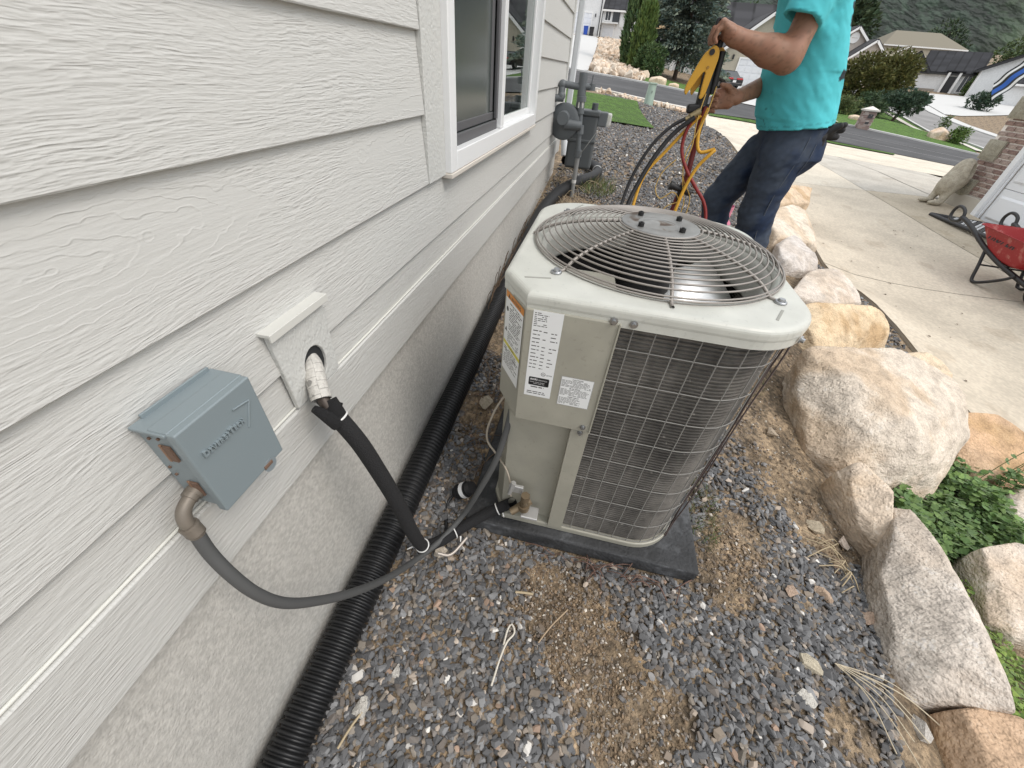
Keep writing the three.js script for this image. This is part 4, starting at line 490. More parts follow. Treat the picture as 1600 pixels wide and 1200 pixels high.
const BOULDERS = {
  big: { base: -0.42, pts: [[1.84, 0.24, -2.08], [2.05, 0.27, -2.15], [2.39, 0.25, -2.28], [2.67, 0.16, -2.33], [2.89, 0.10, -2.38], [2.89, 0.02, -2.16], [2.82, -0.05, -1.97], [2.67, -0.12, -1.78], [2.51, -0.20, -1.61], [2.34, -0.20, -1.51], [2.13, -0.02, -1.49], [1.95, 0.04, -1.52], [1.89, 0.05, -1.59], [1.90, 0.06, -1.77], [1.87, 0.08, -1.99], [1.91, 0.26, -1.85], [2.09, 0.23, -1.69], [2.31, 0.10, -1.62]], tone: [0.60, 0.54, 0.45, 0.45], d: 'biggest pale boulder beside the air conditioner, cracked and slightly tan', det: 60 },
  mid: { base: -0.25, pts: [[1.85, 0.10, -1.37], [1.93, 0.14, -1.40], [1.97, 0.14, -1.34], [1.99, 0.10, -1.21], [1.98, 0.05, -1.12], [1.94, 0.00, -1.07], [1.88, 0.02, -1.16], [1.85, 0.04, -1.30]], tone: [0.62, 0.53, 0.42, 0.5, 0.15], d: 'small cream boulder leaning on the front of the biggest boulder', det: 36 },
  flat: { base: -0.45, pts: [[2.01, 0.10, -1.21], [2.06, 0.12, -1.19], [2.05, 0.12, -1.01], [2.02, 0.11, -0.83], [1.99, 0.10, -0.69], [1.99, 0.08, -0.58], [2.04, 0.00, -0.59], [1.93, -0.02, -0.57], [1.81, 0.00, -0.57], [1.79, 0.03, -0.70], [1.81, 0.05, -0.83], [1.86, 0.05, -0.94], [1.97, 0.06, -1.12]], tone: [0.57, 0.525, 0.46, 0.25, 0.3], d: 'long flat grey boulder nearest the camera, green weeds behind it', det: 56 },
  rust: { base: -0.4, pts: [[1.87, -0.02, -0.54], [1.95, 0.03, -0.56], [2.04, 0.04, -0.56], [2.14, 0.03, -0.51], [2.09, 0.00, -0.39], [1.90, 0.00, -0.32], [1.84, -0.03, -0.41]], tone: [0.5, 0.36, 0.24, 0.7, 0.1], d: 'rusty orange boulder at the lower right corner', det: 36 },
  right: { base: -0.5, pts: [[2.52, -0.12, -1.29], [2.64, -0.10, -1.32], [2.80, -0.10, -1.30], [2.74, -0.12, -1.08], [2.70, -0.20, -0.96], [2.52, -0.20, -0.96], [2.45, -0.20, -1.00], [2.47, -0.20, -1.12]], tone: [0.62, 0.56, 0.48, 0.4], d: 'pale boulder among the green weeds at the right edge', det: 36 },
  orange: { base: -0.5, pts: [[3.00, -0.05, -2.27], [3.14, -0.05, -2.31], [3.28, -0.08, -2.26], [3.33, -0.12, -2.11], [3.36, -0.20, -2.01], [3.22, -0.25, -1.93], [2.99, -0.25, -1.89], [2.92, -0.20, -1.96]], tone: [0.58, 0.40, 0.25, 0.7, 0.15], d: 'orange tan boulder behind the weeds, right of the biggest boulder', det: 36 },
  sliver: { base: -0.35, pts: [[2.93, -0.02, -2.82], [3.12, -0.02, -2.88], [3.25, -0.06, -2.82], [3.24, -0.12, -2.68], [3.01, -0.10, -2.66]], tone: [0.62, 0.52, 0.38, 0.5, 0.2], d: 'low tan boulder peeking out behind the biggest boulder by the driveway', det: 24 },
  gold: { base: -0.3, pts: [[2.15, 0.20, -2.91], [2.37, 0.22, -2.97], [2.71, 0.18, -3.16], [2.90, 0.10, -3.17], [2.93, 0.00, -3.07], [2.93, -0.10, -3.00], [2.38, 0.02, -2.62], [2.13, 0.08, -2.55], [2.12, 0.14, -2.74]], tone: [0.64, 0.52, 0.35, 0.75, 0.05], d: 'golden boulder with an orange stain just behind the biggest boulder', det: 44 },
  white: { base: -0.25, pts: [[2.63, 0.14, -3.90], [2.84, 0.16, -3.94], [2.95, 0.10, -3.81], [3.01, 0.00, -3.65], [2.60, 0.06, -3.33], [2.35, 0.10, -3.21], [2.23, 0.14, -3.22]], tone: [0.62, 0.57, 0.50, 0.3, 0.3], d: 'whitish boulder between the golden boulder and the driveway edge', det: 30 },
  grey: { base: -0.2, pts: [[2.39, 0.24, -4.26], [2.64, 0.25, -4.48], [2.68, 0.20, -4.14], [2.75, 0.10, -4.05], [2.50, 0.12, -3.84], [2.26, 0.20, -3.70]], tone: [0.56, 0.53, 0.49, 0.15, 0.6], d: 'grey flat boulder right of the kneeling gap behind the jeans', det: 30 },
  cream: { base: -0.2, pts: [[2.50, 0.32, -5.04], [2.77, 0.34, -5.31], [3.00, 0.30, -5.50], [2.96, 0.22, -5.12], [2.97, 0.10, -4.73], [2.74, 0.20, -4.68], [2.37, 0.25, -4.28], [2.40, 0.28, -4.65]], tone: [0.66, 0.60, 0.50, 0.4, 0.2], d: 'cream boulder beside the jeans leg, second from the far end', det: 30 },
  far: { base: -0.2, pts: [[3.26, 0.26, -6.97], [3.51, 0.26, -7.20], [3.88, 0.20, -7.61], [3.63, 0.10, -6.86], [3.19, 0.12, -6.42], [2.88, 0.20, -6.06]], tone: [0.62, 0.50, 0.36, 0.6, 0.1], d: 'tan boulder at the far end of the row, behind the jeans', det: 26 },
  edge: { base: -0.5, pts: [[3.10, -0.20, -1.83], [3.26, -0.20, -1.83], [3.19, -0.25, -1.61], [3.00, -0.28, -1.54], [3.01, -0.25, -1.67]], tone: [0.62, 0.57, 0.5, 0.3], d: 'pale little boulder in the weeds at the right edge, above the other', det: 24 },
};
BOULDERS.grey.d = 'grey flat boulder between the cream and the whitish boulder';
Object.values(BOULDERS).forEach((b, i) => { const [g, c] = rock(b.pts, b.base, 400 + i * 31, b.tone, { det: b.det }); const m = solo('boulder', b.d, 'boulder', g, rockM, 'boulders edging the yard'); m.position.copy(c); });

// ---------------------------------------------------------------- gravel and dirt
const DIRT = [[0.72, -0.52, 0.16], [0.84, -0.40, 0.15], [0.93, -0.25, 0.13], [1.0, -0.1, 0.16], [0.62, -0.60, 0.08], [1.26, -0.80, 0.13], [1.34, -0.95, 0.13], [1.63, -1.52, 0.22], [1.72, -1.30, 0.2], [1.75, -1.1, 0.13], [1.6, -1.85, 0.26], [1.75, -2.3, 0.35], [1.85, -2.8, 0.4], [2.2, -3.6, 0.4], [2.35, -4.4, 0.35], [0.2, -1.3, 0.12], [0.18, -1.9, 0.2], [0.2, -2.6, 0.25], [0.25, -3.6, 0.28], [0.3, -4.2, 0.3], [0.1, -0.5, 0.03], [1.05, -0.33, 0.07], [1.55, -0.42, 0.08], [0.25, -4.9, 0.2]];
const bare = (x, z) => { let d = 0; for (const [a, b, r] of DIRT) d = Math.max(d, ss(1.25, 0.6, Math.hypot(x - a, z - b) / r + 0.7 * (f2(x * 14, z * 14, 3, 0, 0, 88) - 0.5))); return d; };
{
  const R = rng(2024), shapes = []; // angular crushed stone
  for (let k = 0; k < 7; k++) { const pts = []; for (let i = 0; i < 15; i++) { const u = R() * 2 - 1, a = R() * 6.283, s = Math.sqrt(1 - u * u), j = 0.82 + 0.3 * R(); pts.push(V(s * Math.cos(a) * j * (1.0 + 0.35 * R()), u * j * 0.62, s * Math.sin(a) * j * 0.78)); } const g = new ConvexGeometry(pts); shapes.push(BGU.toCreasedNormals(g, 0.5)); }
  const stoneT = tex(128, 128, (u, v) => { const k = 0.85 + 0.4 * (f2(u * 8, v * 8, 4, 8, 8, 90) - 0.5); return [k, k, k]; }, { srgb: true });
  const sm1 = mat([1, 1, 1], 0.85); const lists = shapes.map(() => []);
  const col = () => { const r = R(), j = 0.75 + 0.5 * R(); let c; if (r < 0.62) c = [0.106, 0.110, 0.116]; else if (r < 0.85) c = [0.205, 0.209, 0.214]; else if (r < 0.95) c = [0.215, 0.19, 0.16]; else if (r < 0.965) c = [0.34, 0.24, 0.18]; else if (r < 0.99) c = [0.42, 0.36, 0.3]; else c = [0.66, 0.64, 0.60]; return c.map(v => v * j); };
  const pad = (x, z) => x > 0.29 && x < 1.165 && z < -0.725 && z > -1.60;
  const rocksXZ = Object.values(BOULDERS).map(b => b.pts.map(p => [p[0], p[2]]));
  const put = (x, z, r, dust) => { const k = Math.floor(R() * shapes.length), q = new THREE.Quaternion().setFromEuler(new THREE.Euler((R() - 0.5) * 1.1, R() * 6.283, (R() - 0.5) * 1.1)), s = r * (0.65 + 0.75 * R() * R() + 0.1); let c = col(); if (dust > 0) c = c.map((v, i) => mix(v, [0.24, 0.175, 0.115][i], dust)); lists[k].push([x, H(x, z) + (f2(x * 9, z * 9, 3, 0, 0, 71) - 0.5) * 0.03 + s * (0.05 + 0.45 * R()), z, q, s * (0.9 + 0.3 * R()), s, s, c]); };
  const field = (x0, x1, z0, z1, step, r, edge) => { for (let z = z0; z < z1; z += step) for (let x = x0; x < x1; x += step) { const px = x + (R() - 0.5) * step * 1.6, pz = z + (R() - 0.5) * step * 1.6; if (pad(px, pz) || px < 0.03) continue; if (!edge(px, pz)) continue; const b = bare(px, pz); if (R() < b * 0.93) { if (R() < 0.35) put(px, pz, r * 0.5, 0.55); continue; } put(px, pz, r * (1 - 0.25 * b), 0.05 + 0.5 * b * R() + (R() < 0.18 ? 0.3 : 0)); } };
  const yardEdge = (x, z) => x < 1.78 + 0.10 * Math.sin(z * 5) + (z < -1.2 ? 0.0 : 0) && !rocksXZ.some(p => inPoly(x, z, p));
  field(0.03, 2.0, -1.0, 0.35, 0.0125, 0.0118, yardEdge); field(0.03, 2.0, -0.95, 0.3, 0.034, 0.0150, yardEdge);
  field(0.03, 1.75, -2.2, -1.0, 0.0155, 0.0128, (x, z) => yardEdge(x, z) && x < 1.62 + 0.3 * (z + 1.0) * 0);
  field(0.03, 2.6, -5.4, -2.2, 0.021, 0.015, (x, z) => x < 1.5 - (z + 2.2) * 0.33 && !rocksXZ.some(p => inPoly(x, z, p)));
  const lawnP = [[-1.2, -19.2], [1.44, -19.2], [1.66, -12.24], [0.0, -11.6], [-1.2, -11.4]];
  field(-0.6, 4.3, -13, -5.4, 0.05, 0.026, (x, z) => (z > -5.25 ? x > 0 : true) && x < 2.6 - (z + 5.4) * 0.185 && !inPoly(x, z, lawnP));
  field(-3, 4.6, -22.3, -13, 0.085, 0.04, (x, z) => x < 3.98 + (z + 13) * -0.05 && !inPoly(x, z, lawnP));
  // stones washed between the boulders and along the driveway
  field(1.7, 3.4, -4.8, 0.2, 0.04, 0.02, (x, z) => !rocksXZ.some(p => inPoly(x, z, p)) && x > 2.9 - 0.05 * Math.sin(z * 9) && x < 3.42);
  field(1.8, 2.7, -5.5, -2.2, 0.05, 0.02, (x, z) => !rocksXZ.some(p => inPoly(x, z, p)) && R() < 0.45);
  const root = new THREE.Group(); root.name = 'gravel'; scene.add(root); tag(root, 'dark grey crushed stone gravel covering the side yard', 'gravel', null, 'stuff');
  const M4 = new THREE.Matrix4(), cc = new THREE.Color();
  lists.forEach((l, k) => { const im = shadow(new THREE.InstancedMesh(shapes[k], sm1, l.length)); im.name = 'stones'; im.userData.kind = 'stuff'; l.forEach(([x, y, z, q, a, b, c, rgb], i) => { M4.compose(V(x, y, z), q, V(a, b, c)); im.setMatrixAt(i, M4); im.setColorAt(i, cc.setRGB(...rgb)); }); root.add(im); });
  { const im = shadow(new THREE.InstancedMesh(shapes[2], mat([1, 1, 1], 0.95), 9000)); im.name = 'crumbs'; im.userData.kind = 'stuff'; const q = new THREE.Quaternion(), m4 = new THREE.Matrix4(), cc = new THREE.Color(); for (let i = 0; i < 9000; i++) { const d = DIRT[Math.floor(R() * R() * 21)], a = R() * 6.283, k = 1.35 * Math.sqrt(R()), x = Math.max(0.03, d[0] + d[2] * k * Math.cos(a)), z = d[1] + d[2] * k * Math.sin(a), s = 0.0022 + 0.006 * R() ** 3; q.setFromEuler(new THREE.Euler(R() * 6, R() * 6, R() * 6)); m4.compose(V(x, H(x, z) + (f2(x * 9, z * 9, 3, 0, 0, 71) - 0.5) * 0.03 + s * 0.3, z), q, V(s, s, s)); im.setMatrixAt(i, m4); const w = 0.6 + 0.8 * R(), t = R(); im.setColorAt(i, t < 0.7 ? cc.setRGB(0.215 * w, 0.155 * w, 0.10 * w) : t < 0.9 ? cc.setRGB(0.3 * w, 0.27 * w, 0.23 * w) : cc.setRGB(0.5 * w, 0.46 * w, 0.4 * w)); } root.add(im); }
  // larger loose stones, one by one
  const L = [[1.71, -1.12, 0.033, 'cream stone lying in the dirt below the small cream boulder', [0.62, 0.54, 0.42]], [1.84, -1.10, 0.026, 'pale pink stone in the dirt right of the cream stone', [0.6, 0.52, 0.46]], [1.48, -0.56, 0.028, 'cream stone on the gravel, left of the dry grass stalks', [0.6, 0.55, 0.44]], [1.43, -0.465, 0.026, 'white stone just in front of the cream stone on the gravel', [0.68, 0.67, 0.64]], [1.62, -0.81, 0.026, 'peach stone on the gravel by the long flat boulder', [0.55, 0.42, 0.32]], [1.79, -0.79, 0.03, 'peach stone touching the left side of the long flat boulder', [0.56, 0.42, 0.33]], [1.80, -0.49, 0.027, 'smooth white stone by the dry stalks near the rusty boulder', [0.64, 0.62, 0.6]], [1.5, -0.79, 0.022, 'tan pink stone alone in the middle of the right gravel', [0.5, 0.38, 0.3]], [0.25, -0.61, 0.022, 'white stone under the bend of the insulated pipe', [0.66, 0.6, 0.52]], [0.19, -0.16, 0.024, 'white stone by the drain pipe near the bottom edge', [0.7, 0.69, 0.66]], [0.25, -0.255, 0.018, 'small white stone in the gravel beside the drain pipe', [0.72, 0.71, 0.69]], [1.67, -1.62, 0.03, 'beige stone in the dirt behind the pad', [0.5, 0.42, 0.33]], [1.86, -0.60, 0.022, 'tan stone wedged at the front corner of the long flat boulder', [0.45, 0.34, 0.24]], [1.74, -0.97, 0.024, 'rust brown stone at the upper left of the long flat boulder', [0.36, 0.27, 0.2]], [0.215, -1.35, 0.035, 'flat cream stone beside the drain pipe behind the fitting', [0.56, 0.5, 0.4]]];
  L.forEach(([x, z, r, label, tone], i) => { const rr = rng(900 + i), pts = []; for (let k = 0; k < 13; k++) { const a = rr() * 6.28, u = rr() * 2 - 1, s = Math.sqrt(1 - u * u); pts.push(V(s * Math.cos(a) * r * 1.35, u * r * 0.75, s * Math.sin(a) * r)); } const g = BGU.toCreasedNormals(new ConvexGeometry(pts), 0.45); planarUV(g, 3); const m = solo('loose_stone', label, 'stone', g, mat(tone, 0.85, { bumpMap: rep(rockB, 6, 6), bumpScale: 0.006, map: rep(rockT, 5, 5) }), 'loose stones lying in the yard'); m.position.set(x, H(x, z) + r * 0.5, z); m.rotation.y = rr() * 6; });
}
// ---------------------------------------------------------------- twigs, dry stalks, weeds
{
  const straw = mat([0.42, 0.34, 0.22], 0.8), pale = mat([0.62, 0.58, 0.5], 0.7), bark = mat([0.17, 0.115, 0.075], 0.9);
  const onG = (x, z, d = 0.012) => [x, H(x, z) + d, z];
  const twig = (name, label, pts, r, m, cat = 'twig') => { const q = pts.map(([x, z, d]) => onG(x, z, d ?? 0.022)); solo(name, label, cat, tube(q, r, 30, 5), m); };
  twig('twig', 'thin white twig lying bent on the dirt in front of the pad', [[0.525, -0.285, 0.02], [0.535, -0.36], [0.545, -0.40], [0.562, -0.43], [0.548, -0.45], [0.54, -0.435], [0.536, -0.39, 0.02]], 0.0032, pale);
  twig('twig', 'straight brown stick on the gravel in front of the pad', [[0.64, -0.42], [0.67, -0.47], [0.72, -0.535]], 0.0024, mat([0.4, 0.3, 0.2], 0.8));
  twig('twig', 'curled yellowish twig on the dirt below the pad corner', [[0.54, -0.545], [0.57, -0.55], [0.60, -0.553]], 0.0045, straw);
  twig('twig', 'yellow curved twig by the drain pipe at the bottom', [[0.17, -0.07], [0.18, -0.11], [0.195, -0.15]], 0.0036, straw);
  const R = rng(55);
  const stalks = (name, label, n, fn, m, cat) => { const t = thing(name, label, cat, [0, 0, 0]); for (let i = 0; i < n; i++) { const p = fn(i); part(t, 'stalk', tube(p, 0.0016 + 0.001 * R(), 16, 4), m); } };
  stalks('dry_grass', 'pale dry grass stalks lying on the gravel by the rusty boulder', 7, i => { const x = 1.56 + 0.03 * R(), z = -0.585, a = [0.25, 0.4, 0.55, 0.95, 1.15, 0.1, 0.7][i], l = 0.2 + 0.16 * R(); return [onG(x, z, 0.02), onG(x + l * 0.5 * Math.cos(a), z + l * 0.4 * Math.sin(a), 0.045), onG(x + l * Math.cos(a), z + l * Math.sin(a), 0.025)]; }, mat([0.52, 0.45, 0.33], 0.8), 'dry grass');
  stalks('dry_grass', 'brown tangled dry grass in front of the long flat boulder edge', 14, i => { const x = 1.76 + 0.05 * R(), z = -0.86 - 0.25 * R(), a = 2.2 + 2 * R(), l = 0.08 + 0.12 * R(); return [onG(x, z, 0.01), onG(x + l * 0.5 * Math.cos(a), z + l * 0.5 * Math.sin(a), 0.05), onG(x + l * Math.cos(a), z + l * Math.sin(a), 0.02)]; }, straw, 'dry grass');
  stalks('dry_weed', 'reddish brown dry weed runners along the front of the pad', 22, i => { const x = 0.6 + 0.5 * R(), z = -0.71 + 0.04 * R(), a = R() * 6.28, l = 0.05 + 0.09 * R(); return [onG(x, z, 0.015), onG(x + l * 0.5 * Math.cos(a), z + 0.2 * l * Math.sin(a), 0.045), onG(x + l * Math.cos(a), z + 0.5 * l * Math.sin(a), 0.02)]; }, mat([0.15, 0.09, 0.07], 0.9), 'dry weed');
  stalks('dry_weed', 'brown dead weeds between the drain pipe and the pad', 26, i => { const x = 0.17 + 0.12 * R(), z = -0.9 - 0.9 * R(), a = R() * 6.28, l = 0.06 + 0.12 * R(); return [onG(x, z, 0.01), onG(x + l * 0.5 * Math.cos(a), z + l * 0.5 * Math.sin(a), 0.04), onG(x + l * Math.cos(a), z + l * Math.sin(a), 0.02)]; }, bark, 'dry weed');
  stalks('dry_weed', 'brown dead grass round the foot of the gas meter riser', 40, i => { const x = 0.05 + 0.35 * R(), z = -3.9 - 1.2 * R(), a = R() * 6.28, l = 0.08 + 0.2 * R(); return [onG(x, z, 0.0), onG(x + l * 0.4 * Math.cos(a), z + l * 0.4 * Math.sin(a), 0.09), onG(x + l * Math.cos(a), z + l * Math.sin(a), 0.04)]; }, straw, 'dry weed');
  stalks('dry_weed', 'thin dry stems standing along the wall behind the air conditioner', 30, i => { const z = -2.0 - 1.3 * R(), x = 0.02 + 0.03 * R(), l = 0.06 + 0.12 * R(), a = R() * 6.28; return [[x, H(x, z) + 0.08, z], [x + 0.01, H(x, z) + 0.08 + l * 0.6, z + 0.02 * Math.cos(a)], [x + 0.03, H(x, z) + 0.08 + l, z + 0.06 * Math.cos(a)]]; }, bark, 'dry weed');
  // leafy ground cover: many small lobed leaves on short stems
  const leaf = (lob) => { const P = [0, 0, 0], I = [], n = 11; for (let i = 0; i <= n; i++) { const a = (i / n - 0.5) * 4.2, r = (0.62 + 0.38 * Math.abs(Math.cos(a * lob / 2))) * (1 - 0.1 * Math.abs(a)); P.push(r * Math.sin(a) * 0.62, 0.12 * r * r - 0.05 * Math.abs(Math.sin(a * 2)), 0.35 + r * Math.cos(a) * 0.62); } for (let i = 1; i <= n; i++) I.push(0, i, i + 1); const g = new THREE.BufferGeometry(); g.setAttribute('position', new THREE.Float32BufferAttribute(P, 3)); g.setIndex(I); g.computeVertexNormals(); return g; };
  const leafM = new THREE.MeshPhysicalMaterial({ color: lin(1, 1, 1), roughness: 0.75, transmission: 0.3, thickness: 0, side: THREE.DoubleSide });
  const cover = (name, label, poly, n, size, lift, cols, lob, seed) => { const r = rng(seed), g = leaf(lob), xs = poly.map(p => p[0]), zs = poly.map(p => p[1]), im = shadow(new THREE.InstancedMesh(g, leafM, n)); im.name = numbered(name); tag(im, label, 'ground cover', null, 'stuff'); const m4 = new THREE.Matrix4(), c = new THREE.Color(); let i = 0; while (i < n) { const x = mix(Math.min(...xs), Math.max(...xs), r()), z = mix(Math.min(...zs), Math.max(...zs), r()); if (!inPoly(x, z, poly)) continue; const clump = f2(x * 7, z * 7, 3, 0, 0, seed), s = size * (0.5 + 0.9 * r()); m4.compose(V(x, H(x, z) + lift * (0.1 + clump * 1.5) * Math.pow(r(), 0.6), z), new THREE.Quaternion().setFromEuler(new THREE.Euler((r() - 0.5) * 1.3 - 0.15, r() * 6.28, (r() - 0.5) * 1.1)), V(s, s, s)); im.setMatrixAt(i, m4); const k = 0.6 + 0.7 * clump * r() + 0.2 * r(), q = cols[Math.floor(r() * cols.length)]; im.setColorAt(i, c.setRGB(q[0] * k, q[1] * k, q[2] * k)); i++; } scene.add(im); };
  cover('leafy_weeds', 'dark green lobed weeds filling the bed behind the long flat boulder', [[2.25, -1.55], [2.5, -1.75], [2.75, -1.95], [3.1, -1.95], [3.25, -1.75], [3.0, -1.4], [2.7, -1.35], [2.4, -1.25], [2.15, -1.2]], 4600, 0.030, 0.16, [[0.13, 0.24, 0.05], [0.18, 0.30, 0.07], [0.10, 0.2, 0.045]], 5, 611);
  cover('mossy_weeds', 'bright yellow green low weeds along the back of the long flat boulder', [[2.1, -1.35], [2.5, -1.5], [2.75, -1.4], [2.55, -1.2], [2.5, -0.9], [2.75, -0.85], [2.75, -0.45], [2.1, -0.45], [2.1, -0.8]], 5200, 0.016, 0.075, [[0.22, 0.33, 0.05], [0.26, 0.37, 0.06], [0.17, 0.28, 0.05]], 3, 612);
  const blade = () => { const g = new THREE.BufferGeometry(); g.setAttribute('position', new THREE.Float32BufferAttribute([-0.035, 0, 0, 0.035, 0, 0, 0.02, 0.6, 0.08, -0.02, 0.6, 0.08, 0, 1, 0.3], 3)); g.setIndex([0, 1, 2, 0, 2, 3, 3, 2, 4]); g.computeVertexNormals(); return g; };
  const tuft = (name, label, cx, cz, rx, rz, n, h, cols, seed) => { const r = rng(seed), im = shadow(new THREE.InstancedMesh(blade(), leafM, n)); im.name = numbered(name); tag(im, label, 'grass', null, 'stuff'); const m4 = new THREE.Matrix4(), c = new THREE.Color(); for (let i = 0; i < n; i++) { const a = r() * 6.28, q = Math.sqrt(r()), x = cx + rx * q * Math.cos(a), z = cz + rz * q * Math.sin(a), s = h * (0.5 + r()); m4.compose(V(x, H(x, z), z), new THREE.Quaternion().setFromEuler(new THREE.Euler((r() - 0.5) * 1.4, r() * 6.28, (r() - 0.5) * 1.4)), V(s, s, s)); im.setMatrixAt(i, m4); const k = 0.7 + 0.5 * r(), w = cols[Math.floor(r() * cols.length)]; im.setColorAt(i, c.setRGB(w[0] * k, w[1] * k, w[2] * k)); } scene.add(im); };
  const gr = [[0.14, 0.2, 0.06], [0.2, 0.22, 0.09], [0.3, 0.24, 0.13]];
  tuft('grass_tuft', 'thin half dry grass at the right side of the pad', 1.23, -1.04, 0.07, 0.17, 320, 0.04, gr, 31);
  tuft('grass_tuft', 'green tuft of grass by the bend of the drain pipe', 0.55, -4.75, 0.2, 0.3, 420, 0.10, gr, 32);
  tuft('grass_tuft', 'small green weed in the gravel strip beside the golden boulder', 3.12, -3.1, 0.08, 0.1, 160, 0.05, [[0.12, 0.2, 0.05]], 33);
  tuft('grass_tuft', 'sparse green weeds below the lid corner in the dirt', 1.62, -2.05, 0.12, 0.2, 90, 0.035, gr, 34);
  // tall weed stems with small leaves in front of the orange boulder
  const tall = thing('tall_weed', 'spindly green weed stems in front of the orange boulder', 'weed', [0, 0, 0]); const rr = rng(77), tm = mat([0.12, 0.17, 0.06], 0.8), lf = leaf(3), lm = new THREE.MeshPhysicalMaterial({ color: lin(0.11, 0.2, 0.06), roughness: 0.8, transmission: 0.3, thickness: 0, side: THREE.DoubleSide });
  for (let i = 0; i < 9; i++) { const x = 2.95 + 0.35 * rr(), z = -1.82 - 0.15 * rr(), y = H(x, z), h = 0.22 + 0.2 * rr(), dx = (rr() - 0.3) * 0.14, dz = (rr() - 0.5) * 0.1; part(tall, 'stem', tube([[x, y, z], [x + dx * 0.4, y + h * 0.6, z + dz * 0.4], [x + dx, y + h, z + dz]], 0.0022, 12, 4), tm); for (let k = 0; k < 5; k++) { const t = 0.35 + 0.65 * rr(), m = part(tall, 'leaf', lf, lm); m.position.set(x + dx * t, y + h * t, z + dz * t); m.rotation.set(rr() - 0.5, rr() * 6.28, rr() - 0.5); m.scale.setScalar(0.02 + 0.02 * rr()); } }
}
